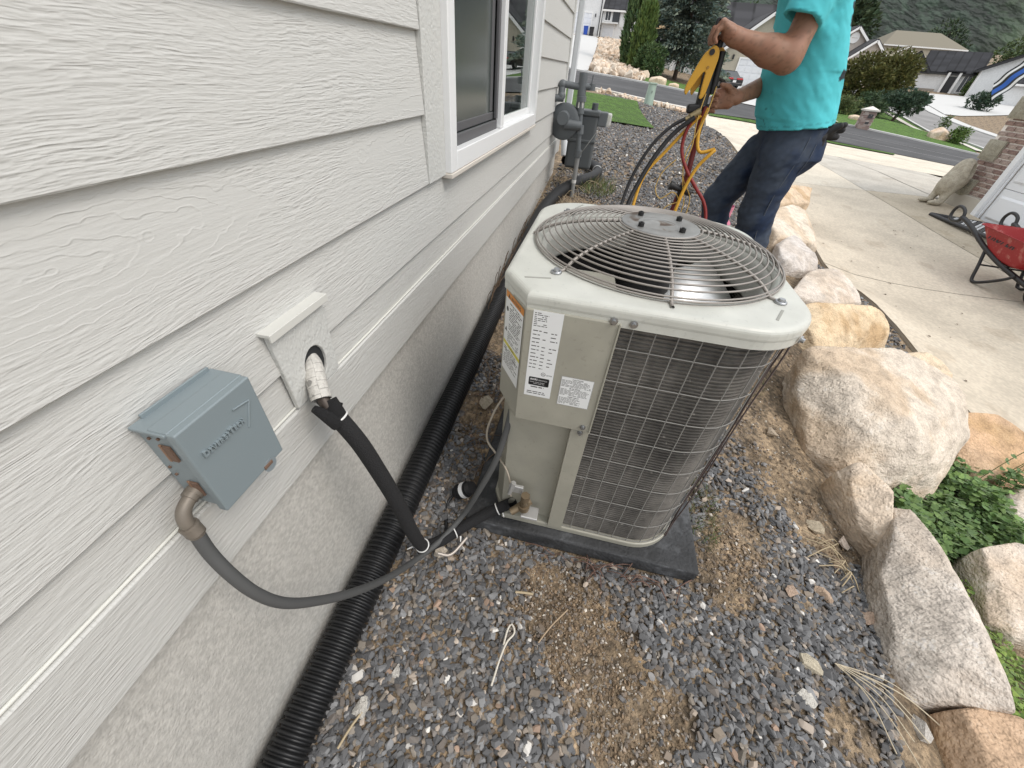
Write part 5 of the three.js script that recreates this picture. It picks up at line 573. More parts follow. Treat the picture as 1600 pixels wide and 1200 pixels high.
// ---------------------------------------------------------------- the technician
{
  const G0 = [1.5, H(1.52, -2.65), -2.7], t = thing('person', 'person in a turquoise t-shirt and blue jeans holding up hoses, head out of frame', 'person', G0);
  const fit = (g) => { g.translate(-G0[0], -G0[1], -G0[2]); return g; };
  const paint = (g, fn) => { const p = g.attributes.position, n = g.attributes.normal, c = new Float32Array(p.count * 3); for (let i = 0; i < p.count; i++) c.set(fn(p.getX(i), p.getY(i), p.getZ(i), n.getX(i), n.getY(i), n.getZ(i)), i * 3); g.setAttribute('color', new THREE.BufferAttribute(c, 3)); return g; };
  const S1 = [1.325, 1.775, -2.545], E1 = [1.282, 1.478, -2.475], W1 = [1.022, 1.536, -2.465], S2 = [1.315, 1.775, -2.875], E2 = [1.36, 1.40, -2.83], W2 = [1.150, 1.325, -2.60];
  const hipN = [1.49, 1.08, -2.625], kneeN = [1.49, 0.80, -2.62], ankN = [1.555, 0.30, -2.66], hipF = [1.44, 1.08, -2.82], kneeF = [1.315, 0.80, -2.85], ankF = [1.42, 0.31, -2.86];
  const axis = y => mix(1.515, 1.365, clamp((y - 1.2) / 0.5, -0.5, 1.2)), dep = y => y < 1.34 ? mix(0.155, 0.185, ss(1.1, 1.34, y)) : mix(0.185, 0.135, ss(1.34, 1.72, y)), wid = y => mix(0.185, 0.205, ss(1.2, 1.7, y));
  const torso = (x, y, z, grow) => { const a = dep(y) + grow, b = wid(y) + grow, cx = axis(y) - (y > 1.25 && y < 1.45 ? 0.006 : 0); const q = Math.hypot((x - cx) / a, (z + 2.71) / b); return (q - 1) * Math.min(a, b); };
  const body = (x, y, z) => {
    const p = [x, y, z]; let d = Math.max(torso(x, y, z, -0.035), 1.05 - y, y - 1.80);
    d = smin(d, cone(p, S1, E1, 0.062, 0.050), 0.03); d = smin(d, cone(p, [1.262, 1.486, -2.473], [1.19, 1.500, -2.47], 0.053, 0.055), 0.05); d = smin(d, cone(p, [1.19, 1.500, -2.47], W1, 0.054, 0.033), 0.03); d = smin(d, cone(p, W1, [0.992, 1.548, -2.465], 0.033, 0.031), 0.02);
    d = smin(d, cone(p, S2, E2, 0.06, 0.05), 0.03); d = smin(d, cone(p, E2, W2, 0.052, 0.031), 0.04); d = smin(d, cone(p, W2, [1.125, 1.322, -2.592], 0.03, 0.031), 0.02);
    d = smin(d, cone(p, [1.31, 1.80, -2.71], [1.245, 1.91, -2.71], 0.068, 0.06), 0.04); d = smin(d, ell(p, [1.32, 1.77, -2.71], [0.10, 0.08, 0.20]), 0.05);
    d = smin(d, cone(p, hipN, kneeN, 0.075, 0.05), 0.03); d = smin(d, cone(p, kneeN, ankN, 0.05, 0.035), 0.03); d = smin(d, cone(p, hipF, kneeF, 0.075, 0.05), 0.03); d = smin(d, cone(p, kneeF, ankF, 0.05, 0.035), 0.03);
    return d;
  };
  const handA = (x, y, z) => { const p = [x, y, z]; let d = cone(p, W1, [0.992, 1.548, -2.465], 0.031, 0.03);
    [[-2.437, 0.84, 0.0085], [-2.457, 0.96, 0.0095], [-2.478, 1.0, 0.0098], [-2.498, 0.95, 0.0095]].forEach(([fz, s, r], i) => { const K = [0.957 + 0.004 * (i === 0 ? 2 : 0), 1.583 - 0.006 * (i === 0 ? 2 : Math.abs(i - 2)), fz]; d = smin(d, cone(p, [1.0, 1.548, mix(-2.468, fz, 0.7)], K, 0.021, 0.0135), 0.02); const a = [K[0] - 0.030 * s, K[1] - 0.022 * s, fz], b = [a[0] - 0.006 * s, a[1] - 0.030 * s, fz], c = [b[0] + 0.014 * s, b[1] - 0.018 * s, fz]; let f = cone(p, K, a, r * 1.22, r * 1.08); f = Math.min(f, cone(p, a, b, r * 1.08, r * 1.0)); f = Math.min(f, cone(p, b, c, r, r * 0.82)); d = smin(d, f, 0.006); });
    const th = Math.min(cone(p, [0.985, 1.535, -2.495], [0.955, 1.530, -2.512], 0.015, 0.0125), cone(p, [0.955, 1.530, -2.512], [0.930, 1.513, -2.495], 0.0122, 0.0095)); return smin(d, th, 0.012); };
  const handB = (x, y, z) => { const p = [x, y, z]; let d = cone(p, W2, [1.122, 1.321, -2.592], 0.03, 0.028);
    [[1.348, 0.95, 0.0098], [1.325, 1.0, 0.010], [1.302, 0.96, 0.0098], [1.281, 0.82, 0.0088]].forEach(([fy, s, r]) => { const K = [1.068, fy, -2.588]; d = smin(d, cone(p, [1.12, mix(1.320, fy, 0.7), -2.592], K, 0.019, 0.0130), 0.02); const a = [K[0] - 0.034 * s, fy - 0.010, -2.574], b = [a[0] - 0.002, fy - 0.018, -2.548], c = [b[0] + 0.017 * s, fy - 0.020, -2.534]; let f = cone(p, K, a, r * 1.2, r * 1.08); f = Math.min(f, cone(p, a, b, r * 1.08, r)); f = Math.min(f, cone(p, b, c, r, r * 0.82)); d = smin(d, f, 0.006); });
    const th = Math.min(cone(p, [1.122, 1.343, -2.578], [1.085, 1.365, -2.562], 0.0155, 0.0125), cone(p, [1.085, 1.365, -2.562], [1.050, 1.368, -2.546], 0.0120, 0.0095)); return smin(d, th, 0.014); };
  const HC = [1.205, 2.02, -2.71];
  const head = (x, y, z) => { const p = [x, y, z], q = [x, y, HC[2] + Math.abs(z - HC[2])]; let d = ell(p, [HC[0] + 0.01, HC[1] + 0.025, HC[2]], [0.098, 0.10, 0.078]); d = smin(d, ell(p, [HC[0] - 0.03, HC[1] - 0.05, HC[2]], [0.062, 0.065, 0.056]), 0.04); d = smin(d, cone(p, [HC[0] + 0.03, HC[1] - 0.05, HC[2]], [1.25, 1.90, -2.71], 0.055, 0.058), 0.03); d = smin(d, cone(p, [HC[0] - 0.088, HC[1] + 0.012, HC[2]], [HC[0] - 0.108, HC[1] - 0.028, HC[2]], 0.009, 0.014), 0.014); d = smin(d, ell(q, [HC[0] - 0.088, HC[1] - 0.068, HC[2] + 0.008], [0.012, 0.006, 0.022]), 0.01); d = Math.max(d, -ell(q, [HC[0] - 0.094, HC[1] + 0.006, HC[2] + 0.032], [0.012, 0.009, 0.016])); d = smin(d, ell(q, [HC[0] - 0.082, HC[1] + 0.005, HC[2] + 0.032], [0.013, 0.010, 0.013]), 0.004); d = smin(d, ell(q, [HC[0] + 0.015, HC[1] - 0.008, HC[2] + 0.081], [0.022, 0.032, 0.009]), 0.012); return d; };
  const skin = (x, y, z) => { const k = 0.85 + 0.3 * f3(x * 40, y * 40, z * 40, 3, 5), r = ss(0.5, 0.7, f3(x * 18, y * 18, z * 18, 2, 8)) * 0.3, arm = x < 1.06 ? 0.25 : 0; const hr = ss(0.55, 0.7, f3(x * 90, y * 200, z * 200, 2, 15)) * 0.25; const q = k * (1 - hr) * 0.8; return [mix(0.36, 0.40, r) * q, mix(0.19, 0.155, r + arm * 0.4) * q, mix(0.118, 0.09, r + arm * 0.3) * q]; };
  const sk = BGU.mergeGeometries([sdfMesh(body, [0.97, 0.2, -3.02], [1.75, 1.98, -2.38], 0.011), sdfMesh(handA, [0.885, 1.47, -2.545], [1.04, 1.625, -2.41], 0.0032), sdfMesh(handB, [0.995, 1.235, -2.64], [1.165, 1.40, -2.50], 0.0032), sdfMesh(head, [1.06, 1.87, -2.83], [1.34, 2.17, -2.59], 0.005)].map(g => { g.deleteAttribute('uv'); return g; }));
  part(t, 'body', fit(paint(sk, skin)), new THREE.MeshPhysicalMaterial({ vertexColors: true, roughness: 0.55, sheen: 0.2, sheenRoughness: 0.6 }));
  part(t, 'hair', fit(sdfMesh((x, y, z) => Math.max(ell([x, y, z], [HC[0] + 0.016, HC[1] + 0.032, HC[2]], [0.103, 0.104, 0.084]), -(x - 1.155 + (y - 2.0) * -0.5), -(y - 1.985)), [1.07, 1.95, -2.83], [1.36, 2.19, -2.59], 0.006)), mat([0.03, 0.02, 0.014], 0.8));
  // t-shirt: loose over the torso, open sleeves
  const fold = (x, y, z) => 0.020 * (f3(x * 8, y * 15 + x * 9, z * 8, 3, 41) - 0.5) + 0.004 * (f3(x * 30, y * 40, z * 30, 2, 43) - 0.5);
  const sl = (p, q, r0, r1, cut) => (x, y, z) => Math.max(cone([x, y, z], p, q, r0, r1), cut(x, y, z));
  const cutA = (x, y, z) => -((x - 1.268) * 0.22 + (y - 1.612) * 0.965 + (z + 2.48) * -0.14), cutB = (x, y) => 1.60 - y;
  const shirt = (x, y, z) => {
    const hem = 1.193 + 0.20 * (x - 1.345); let d = Math.max(torso(x, y, z, 0.004 + 0.012 * ss(1.36, 1.2, y)), hem - y, y - 1.83); d = smin(d, ell([x, y, z], [1.325, 1.775, -2.71], [0.125, 0.095, 0.215]), 0.05);
    let a = smin(Math.max(cone([x, y, z], [1.33, 1.785, -2.555], [1.262, 1.585, -2.472], 0.094, 0.080), cutA(x, y, z)), d, 0.035), b = Math.max(cone([x, y, z], [1.32, 1.78, -2.87], [1.36, 1.58, -2.88], 0.09, 0.08), cutB(x, y));
    d = smin(a, b, 0.03) + fold(x, y, z);
    d = Math.max(d, -cone([x, y, z], [1.273, 1.66, -2.485], [1.245, 1.5, -2.462], 0.056, 0.060)); d = Math.max(d, -cone([x, y, z], [1.36, 1.66, -2.88], [1.38, 1.45, -2.89], 0.063, 0.066));
    d = Math.max(d, -Math.max(torso(x, y, z, -0.012), hem - 0.01 - y, y - hem - 0.035)); return d;
  };
  const shirtG = sdfMesh(shirt, [1.10, 1.14, -3.03], [1.78, 1.92, -2.36], 0.0085);
  paint(shirtG, (x, y, z, nx, ny, nz) => { let k = 0.9 + 0.2 * f3(x * 12, y * 12, z * 12, 3, 51); const hem = 1.193 + 0.20 * (x - 1.345); if (y < hem + 0.024 && y > hem + 0.019) k *= 0.7; let c = [0.075 * k, 0.49 * k, 0.54 * k]; const st = ss(0.72, 0.76, f3(x * 60, y * 45, z * 60, 2, 53)) * ss(0.60, 0.66, f3(x * 10, y * 10, z * 10, 2, 54)); c = c.map(v => v * (1 - 0.6 * st * ss(1.5, 1.4, y))); if (nx > 0.55 && x > 1.44 && y > 1.42 && z > -2.86 && z < -2.56) { const s = f3(y * 34, x * 3, z * 6, 2, 55); if (s > 0.56) c = [0.012, 0.02, 0.025]; } return c; });
  part(t, 't_shirt', fit(shirtG), mat([1, 1, 1], 0.9, { vertexColors: true }));
  // jeans
  const jf = (x, y, z) => 0.026 * (f3(x * 8, y * 16 - x * 9, z * 8, 3, 61) - 0.5) + 0.006 * (f3(x * 22, y * 40, z * 22, 2, 63) - 0.5);
  const jeans = (x, y, z) => { const p = [x, y, z]; let d = Math.max(torso(x, y, z, -0.006), y - 1.235); d = Math.max(d, 1.10 - y); d = smin(d, ell(p, [1.545, 1.10, -2.72], [0.135, 0.115, 0.18]), 0.05); d = smin(d, cone(p, [1.48, 1.09, -2.625], kneeN, 0.112, 0.094), 0.035); d = smin(d, cone(p, kneeN, [1.525, 0.62, -2.63], 0.094, 0.096), 0.03); d = smin(d, cone(p, [1.525, 0.62, -2.63], ankN, 0.092, 0.09), 0.03); let f = smin(cone(p, [1.43, 1.08, -2.81], kneeF, 0.105, 0.086), cone(p, kneeF, ankF, 0.083, 0.078), 0.03); d = smin(d, f, 0.02); d = Math.max(d, 0.27 - y); return d + jf(x, y, z); };
  const jg = sdfMesh(jeans, [1.17, 0.24, -3.02], [1.78, 1.27, -2.42], 0.0095);
  paint(jg, (x, y, z, nx) => { const n = f3(x * 9, y * 9, z * 9, 4, 65), w = f3(x * 60, y * 60, z * 60, 2, 66), fade = ss(0.42, 0.7, n + 0.18 * ss(0.2, -0.6, nx) + 0.1 * ss(1.15, 0.9, y) * ss(0.6, 0.75, y)) * 0.7, k = 0.75 + 0.5 * w; return [mix(0.009, 0.055, fade) * k, mix(0.022, 0.070, fade) * k, mix(0.056, 0.092, fade) * k]; });
  part(t, 'jeans', fit(jg), mat([1, 1, 1], 0.9, { vertexColors: true }));
  const seam = (pts, r = 0.0028) => { const out = pts.map(([x, y]) => { let z = -2.40; while (jeans(x, y, z) > 0 && z > -3) z -= 0.002; return [x, y, z - 0.0005]; }); return tube(out, r, 60, 5); };
  const stitch = mat([0.07, 0.085, 0.11], 0.9);
  part(t, 'seam', fit(seam([[1.545, 1.20], [1.535, 1.12], [1.515, 1.02], [1.50, 0.92], [1.497, 0.82], [1.505, 0.72], [1.525, 0.62]])), stitch);
  part(t, 'pocket_edge', fit(seam([[1.595, 1.17], [1.585, 1.10], [1.577, 1.03], [1.60, 1.01], [1.625, 1.03]], 0.0024)), stitch);
  const boots = sdfMesh((x, y, z) => { const p = [x, y, z]; const one = (a) => smin(cone(p, [a[0], a[1] + 0.02, a[2]], [a[0] - 0.005, a[1] - 0.05, a[2]], 0.055, 0.055), cone(p, [a[0] + 0.015, a[1] - 0.06, a[2]], [a[0] - 0.17, a[1] - 0.065, a[2] + 0.01], 0.045, 0.042), 0.03); return Math.max(Math.min(one(ankN), one(ankF)), G0[1] - 0.02 - y); }, [1.15, 0.1, -2.98], [1.7, 0.42, -2.56], 0.01);
  part(t, 'boots', fit(boots), mat([0.05, 0.035, 0.025], 0.7));
}
{
  const g = sdfMesh((x, y, z) => { let d = ell([x, y, z], [1.67, 1.245, -2.66], [0.045, 0.035, 0.04]); for (const [a, b, r] of [[[1.66, 1.24, -2.63], [1.705, 1.275, -2.62], 0.018], [[1.67, 1.25, -2.66], [1.732, 1.278, -2.645], 0.018], [[1.67, 1.24, -2.68], [1.745, 1.255, -2.67], 0.018], [[1.66, 1.225, -2.66], [1.725, 1.225, -2.65], 0.019], [[1.65, 1.22, -2.62], [1.60, 1.20, -2.60], 0.018], [[1.65, 1.20, -2.64], [1.66, 1.14, -2.63], 0.03]]) d = smin(d, cone([x, y, z], a, b, r, r * 0.8), 0.008); return d + 0.004 * (f3(x * 60, y * 60, z * 60, 2, 3) - 0.5); }, [1.56, 1.08, -2.76], [1.79, 1.32, -2.54], 0.0045).translate(-0.03, -0.022, 0.03);
  solo('work_gloves', 'black work gloves stuffed into the back pocket of the jeans', 'gloves', g, mat([0.013, 0.013, 0.014], 0.75));
}
// ---------------------------------------------------------------- gauge set held by the person: clamp, fittings, hoses
{
  const yel = mat([0.62, 0.33, 0.025], 0.45), blk = mat([0.014, 0.014, 0.015], 0.5), br = mat([0.30, 0.24, 0.13], 0.5, { metalness: 0.5 });
  const t = thing('gauge_clamp', 'yellow and black clamp tool hanging from the hand with hoses', 'tool', [0.94, 1.40, -2.49]); t.scale.setScalar(1.18);
  const jaw = (flip) => { const s = new THREE.Shape(); s.moveTo(-0.008, 0.085); s.quadraticCurveTo(0.022, 0.090, 0.026, 0.04); s.lineTo(0.034, -0.055); s.quadraticCurveTo(0.03, -0.078, 0.022, -0.07); s.lineTo(0.006, 0.005); s.quadraticCurveTo(-0.004, 0.02, -0.014, -0.005); s.lineTo(-0.036, -0.072); s.quadraticCurveTo(-0.05, -0.068, -0.044, -0.03); s.quadraticCurveTo(-0.036, 0.03, -0.026, 0.06); s.closePath(); return new THREE.ExtrudeGeometry(s, { depth: 0.008, bevelEnabled: true, bevelSize: 0.003, bevelThickness: 0.003, bevelSegments: 2, curveSegments: 10 }).rotateZ(-0.16).translate(0, 0, flip); };
  const front = part(t, 'yellow_jaw', jaw(0.014), yel); part(t, 'yellow_jaw', jaw(-0.03).translate(0.03, 0.0, 0), yel);
  part(front, 'rivet', cyl(0.005, 0.005, 0.004, 0, 0, 0, 12).rotateX(Math.PI / 2).translate(0.006, 0.022, 0.027), mat([0.35, 0.2, 0.05], 0.4, { metalness: 0.6 }));
  part(front, 'pivot_hole', cyl(0.010, 0.010, 0.006, 0, 0, 0, 14).rotateX(Math.PI / 2).translate(0.004, 0.068, 0.026), blk);
  part(t, 'black_body', mg([rod([0.014, 0.08, -0.008], [0.03, -0.10, -0.006], 0.020, 0.024, 12), rod([0.05, 0.075, -0.02], [0.06, -0.06, -0.02], 0.013, 0.012, 10), rbox(0.062, 0.034, 0.04, -0.006, -0.112, -0.004, 0.01).rotateZ(0.12), rod([0.03, 0.085, -0.01], [0.03, 0.12, -0.005], 0.012, 0.008, 10)]), blk);
  part(t, 'strap', tube([[0.03, 0.115, -0.005], [0.02, 0.14, 0.005], [-0.005, 0.165, 0.012], [0.0, 0.11, 0.01], [0.02, 0.09, 0.0]], 0.006, 24, 8), blk);
  const fit = (a, b) => { const m = thing('hose_fitting', 'worn brass hose fitting crimped onto two black hoses below the clamp', 'fitting', [0, 0, 0]); part(m, 'nut', rod(a, b, 0.016, 0.014, 6), br); part(m, 'sleeve', rod([mix(a[0], b[0], 0.8), mix(a[1], b[1], 0.8), a[2]], [mix(a[0], b[0], 1.5), mix(a[1], b[1], 1.5), b[2]], 0.013, 0.012, 12), br); };
  fit([0.975, 1.262, -2.46], [0.935, 1.235, -2.455]);
  const hose = (name, label, pts, r, m) => solo(name, label, 'hose', tube(pts, r, 90, 10), m);
  hose('gauge_hose', 'upper black rubber hose arching left behind the air conditioner', [[0.945, 1.243, -2.455], [0.86, 1.19, -2.45], [0.79, 1.11, -2.43], [0.73, 0.98, -2.40], [0.70, 0.84, -2.35], [0.70, 0.65, -2.2], [0.72, 0.42, -2.05], [0.76, 0.28, -1.95]], 0.0085, blk);
  hose('gauge_hose', 'lower thicker black rubber hose arching left behind the air conditioner', [[0.955, 1.235, -2.44], [0.885, 1.17, -2.44], [0.82, 1.07, -2.42], [0.765, 0.94, -2.38], [0.73, 0.82, -2.33], [0.735, 0.6, -2.2], [0.80, 0.38, -2.1], [0.9, 0.26, -2.0]], 0.0115, blk);
  hose('gauge_hose', 'yellow hose curving down left of the clamp', [[0.985, 1.245, -2.47], [0.93, 1.17, -2.47], [0.86, 1.07, -2.46], [0.79, 0.97, -2.43], [0.765, 0.84, -2.38], [0.77, 0.6, -2.25], [0.85, 0.35, -2.15], [0.95, 0.26, -2.1]], 0.0085, yel);
  const red = mat([0.22, 0.018, 0.015], 0.45), dkred = mat([0.13, 0.012, 0.011], 0.5);
  hose('gauge_hose', 'red hose bowing out left then crossing down to the right', [[0.965, 1.26, -2.46], [0.940, 1.19, -2.46], [0.940, 1.10, -2.45], [0.985, 1.02, -2.43], [1.06, 0.94, -2.41], [1.13, 0.87, -2.40], [1.165, 0.79, -2.38], [1.16, 0.55, -2.3], [1.2, 0.35, -2.2]], 0.0085, red);
  hose('gauge_hose', 'dark red hose hanging straight down in the bundle', [[1.0, 1.28, -2.49], [0.995, 1.19, -2.48], [1.005, 1.08, -2.47], [1.01, 0.98, -2.46], [0.99, 0.84, -2.44], [0.97, 0.6, -2.4], [0.98, 0.3, -2.35]], 0.0135, dkred);
  hose('gauge_hose', 'black hose hanging down the middle of the bundle', [[1.005, 1.29, -2.50], [1.01, 1.15, -2.50], [1.018, 1.0, -2.48], [1.015, 0.9, -2.46], [0.985, 0.82, -2.44], [0.95, 0.55, -2.4], [0.95, 0.3, -2.3]], 0.0095, blk);
  hose('gauge_hose', 'yellow hose looping out to the right of the bundle', [[1.01, 1.275, -2.48], [1.0, 1.17, -2.46], [1.03, 1.095, -2.44], [1.10, 1.115, -2.43], [1.085, 1.098, -2.42], [1.04, 1.03, -2.42], [1.01, 0.93, -2.41], [0.995, 0.82, -2.39], [0.98, 0.6, -2.35], [1.02, 0.3, -2.3]], 0.0085, yel);
  const thin = mat([0.55, 0.36, 0.09], 0.5), wire = (label, pts) => solo('thin_wire', label, 'wire', tube(pts, 0.0026, 60, 6), thin);
  wire('thin yellow wire hanging in front of the bundle', [[0.975, 1.33, -2.46], [0.972, 1.22, -2.45], [0.985, 1.12, -2.44], [0.975, 1.02, -2.43], [1.0, 0.93, -2.42], [1.03, 0.85, -2.41], [1.0, 0.6, -2.4]]);
  wire('thin yellow wire crossing the bundle near the fittings', [[1.02, 1.36, -2.5], [1.012, 1.27, -2.47], [0.99, 1.17, -2.45], [0.965, 1.08, -2.44], [0.99, 0.97, -2.43], [1.05, 0.89, -2.42], [1.06, 0.84, -2.41], [1.03, 0.6, -2.4]]);
  wire('loose tan wire curling low between the hoses', [[0.93, 1.05, -2.45], [0.875, 0.98, -2.44], [0.865, 0.90, -2.43], [0.90, 0.86, -2.42], [0.96, 0.90, -2.42], [1.0, 0.86, -2.42], [0.94, 0.82, -2.41], [0.9, 0.6, -2.4]]);
  const k = thing('hose_valve', 'small black valve tee on the hose bundle just above the lid', 'valve', [1.0, 0.905, -2.44]); part(k, 'body', mg([rod([-0.05, 0.02, 0], [0.055, -0.005, 0], 0.016, 0.016, 12), rod([0, 0.03, 0], [-0.005, -0.1, 0], 0.014, 0.012, 12)]), blk); part(k, 'knob', rod([-0.065, 0.024, 0], [-0.045, 0.019, 0], 0.022, 0.022, 10), blk);
}
{
  const t = thing('gas_cylinder', 'pink refrigerant cylinder standing behind the legs of the person', 'gas cylinder', [1.445, H(1.445, -3.22), -3.22]);
  const pink = mat([0.62, 0.20, 0.30], 0.4);
  part(t, 'tank', new THREE.LatheGeometry([[0.001, 0.0], [0.09, 0.0], [0.118, 0.03], [0.12, 0.06], [0.12, 0.32], [0.112, 0.36], [0.08, 0.395], [0.03, 0.41], [0.001, 0.412]].map(([r, y]) => new THREE.Vector2(r, y)), 40), pink);
  part(t, 'collar', new THREE.LatheGeometry([[0.085, 0.39], [0.09, 0.47], [0.095, 0.475], [0.091, 0.40]].map(([r, y]) => new THREE.Vector2(r, y)), 32, 0.5, 4.6), pink);
  part(t, 'valve', mg([cyl(0.018, 0.02, 0.05, 0, 0.43, 0, 10), cyl(0.03, 0.03, 0.012, 0, 0.465, 0, 10)]), mat([0.3, 0.03, 0.03], 0.5));
}
// ---------------------------------------------------------------- concrete driveway, slab by slab
{
  const cT = tex(1024, 1024, (u, v) => { const a = f2(u * 5, v * 5, 5, 5, 5, 131), b = f2(u * 120, v * 120, 2, 120, 120, 132), s = ss(0.62, 0.75, f2(u * 9 + 3, v * 6, 4, 9, 6, 133)); const k = 0.93 + 0.2 * (a - 0.5) + 0.14 * (b - 0.5) - 0.05 * s; return [k, k * (0.985 - 0.01 * s), k * (0.955 - 0.02 * s)]; }, { srgb: true });
  const cB = tex(512, 512, (u, v) => f2(u * 90, v * 90, 3, 90, 90, 134));
  const root = thing('driveway', '', '', [0, 0, 0]); root.userData = { kind: 'structure' };
  const tone = (c) => mat(c, 0.9, { map: rep(cT, 1 / 2.6, 1 / 2.6), bumpMap: rep(cB, 1 / 0.8, 1 / 0.8), bumpScale: 0.002 });
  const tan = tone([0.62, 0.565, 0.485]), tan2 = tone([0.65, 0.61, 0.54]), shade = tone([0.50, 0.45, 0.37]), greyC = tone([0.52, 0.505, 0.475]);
  const slab = (poly, m) => { const g = drape(poly, 0.035, 0.4); part(root, 'slab', g, m); };
  const e = z => z > -6 ? 3.46 : z > -9 ? mix(3.46, 3.62, (-6 - z) / 3) : z > -13 ? mix(3.62, 4.05, (-9 - z) / 4) : z > -20 ? mix(4.05, 4.4, (-13 - z) / 7) : 4.4, j = 0.006;
  const cell = (xa, xb, za, zb, m) => { const L = []; const n = 6; for (let i = 0; i <= n; i++) { const z = mix(za - j, zb + j, i / n); L.push([Math.max(xa + j, e(z)), z]); } slab([...L, [xb - j, zb + j], [xb - j, za - j]], m); };
  const xm = 6.18, xr = 7.47; const zs = [3.6, 0.2, -5.33, -10.42, -15.4];
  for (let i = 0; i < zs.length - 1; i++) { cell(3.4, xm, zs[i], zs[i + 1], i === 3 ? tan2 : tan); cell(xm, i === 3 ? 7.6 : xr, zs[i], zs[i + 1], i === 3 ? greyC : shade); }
  cell(7.62, 10.2, -10.42, -15.4, greyC);
  slab([[4.1, -15.42], [13.5, -15.42], [16.5, -20.4], [12.6, -21.6], [4.7, -22.6], [4.4, -20]], tan2);
  part(root, 'slab_base', drape([[3.52, 3.5], [3.52, -6], [3.7, -9], [4.12, -13], [4.45, -20], [4.8, -22.4], [12.4, -21.4], [10.1, -15.4], [10, -10.1], [7.46, -10.1], [7.46, 3.5]], 0.012, 0.4), mat([0.2, 0.18, 0.15], 0.95));
  { const P = [], L = []; for (let z = 3.6; z > -22.4; z -= 0.4) L.push([e(z) + 0.004, z]); for (let i = 0; i < L.length - 1; i++) { const [a, b] = [L[i], L[i + 1]], ya = H(...a) + 0.034, yb = H(...b) + 0.034; P.push(a[0], ya, a[1], a[0], ya - 0.2, a[1], b[0], yb - 0.2, b[1], a[0], ya, a[1], b[0], yb - 0.2, b[1], b[0], yb, b[1]); } const g = new THREE.BufferGeometry(); g.setAttribute('position', new THREE.Float32BufferAttribute(P, 3)); g.computeVertexNormals(); part(root, 'slab_edge', g, mat([0.42, 0.375, 0.31], 0.95)); }
  // dead leaves and grit on the slabs
  const R = rng(616), lg = new THREE.BufferGeometry(); lg.setAttribute('position', new THREE.Float32BufferAttribute([-0.5, 0, 0, 0, 0.12, -0.25, 0.5, 0, 0, 0, 0.1, 0.28], 3)); lg.setIndex([0, 2, 1, 0, 3, 2]); lg.computeVertexNormals();
  const im = shadow(new THREE.InstancedMesh(lg, new THREE.MeshStandardMaterial({ color: lin(0.10, 0.07, 0.045), roughness: 0.9, side: THREE.DoubleSide }), 60)); im.name = numbered('dead_leaves'); tag(im, 'scattered small dead leaves on the concrete driveway', 'leaves', null, 'stuff'); for (let i = 0; i < 60; i++) { const z = -1.5 - 8 * R(), x = 3.7 + 3 * R(), s = 0.02 + 0.03 * R(); im.setMatrixAt(i, new THREE.Matrix4().compose(V(x, H(x, z) + 0.045, z), new THREE.Quaternion().setFromEuler(new THREE.Euler(0, R() * 6, 0)), V(s, s, s))); } scene.add(im);
}
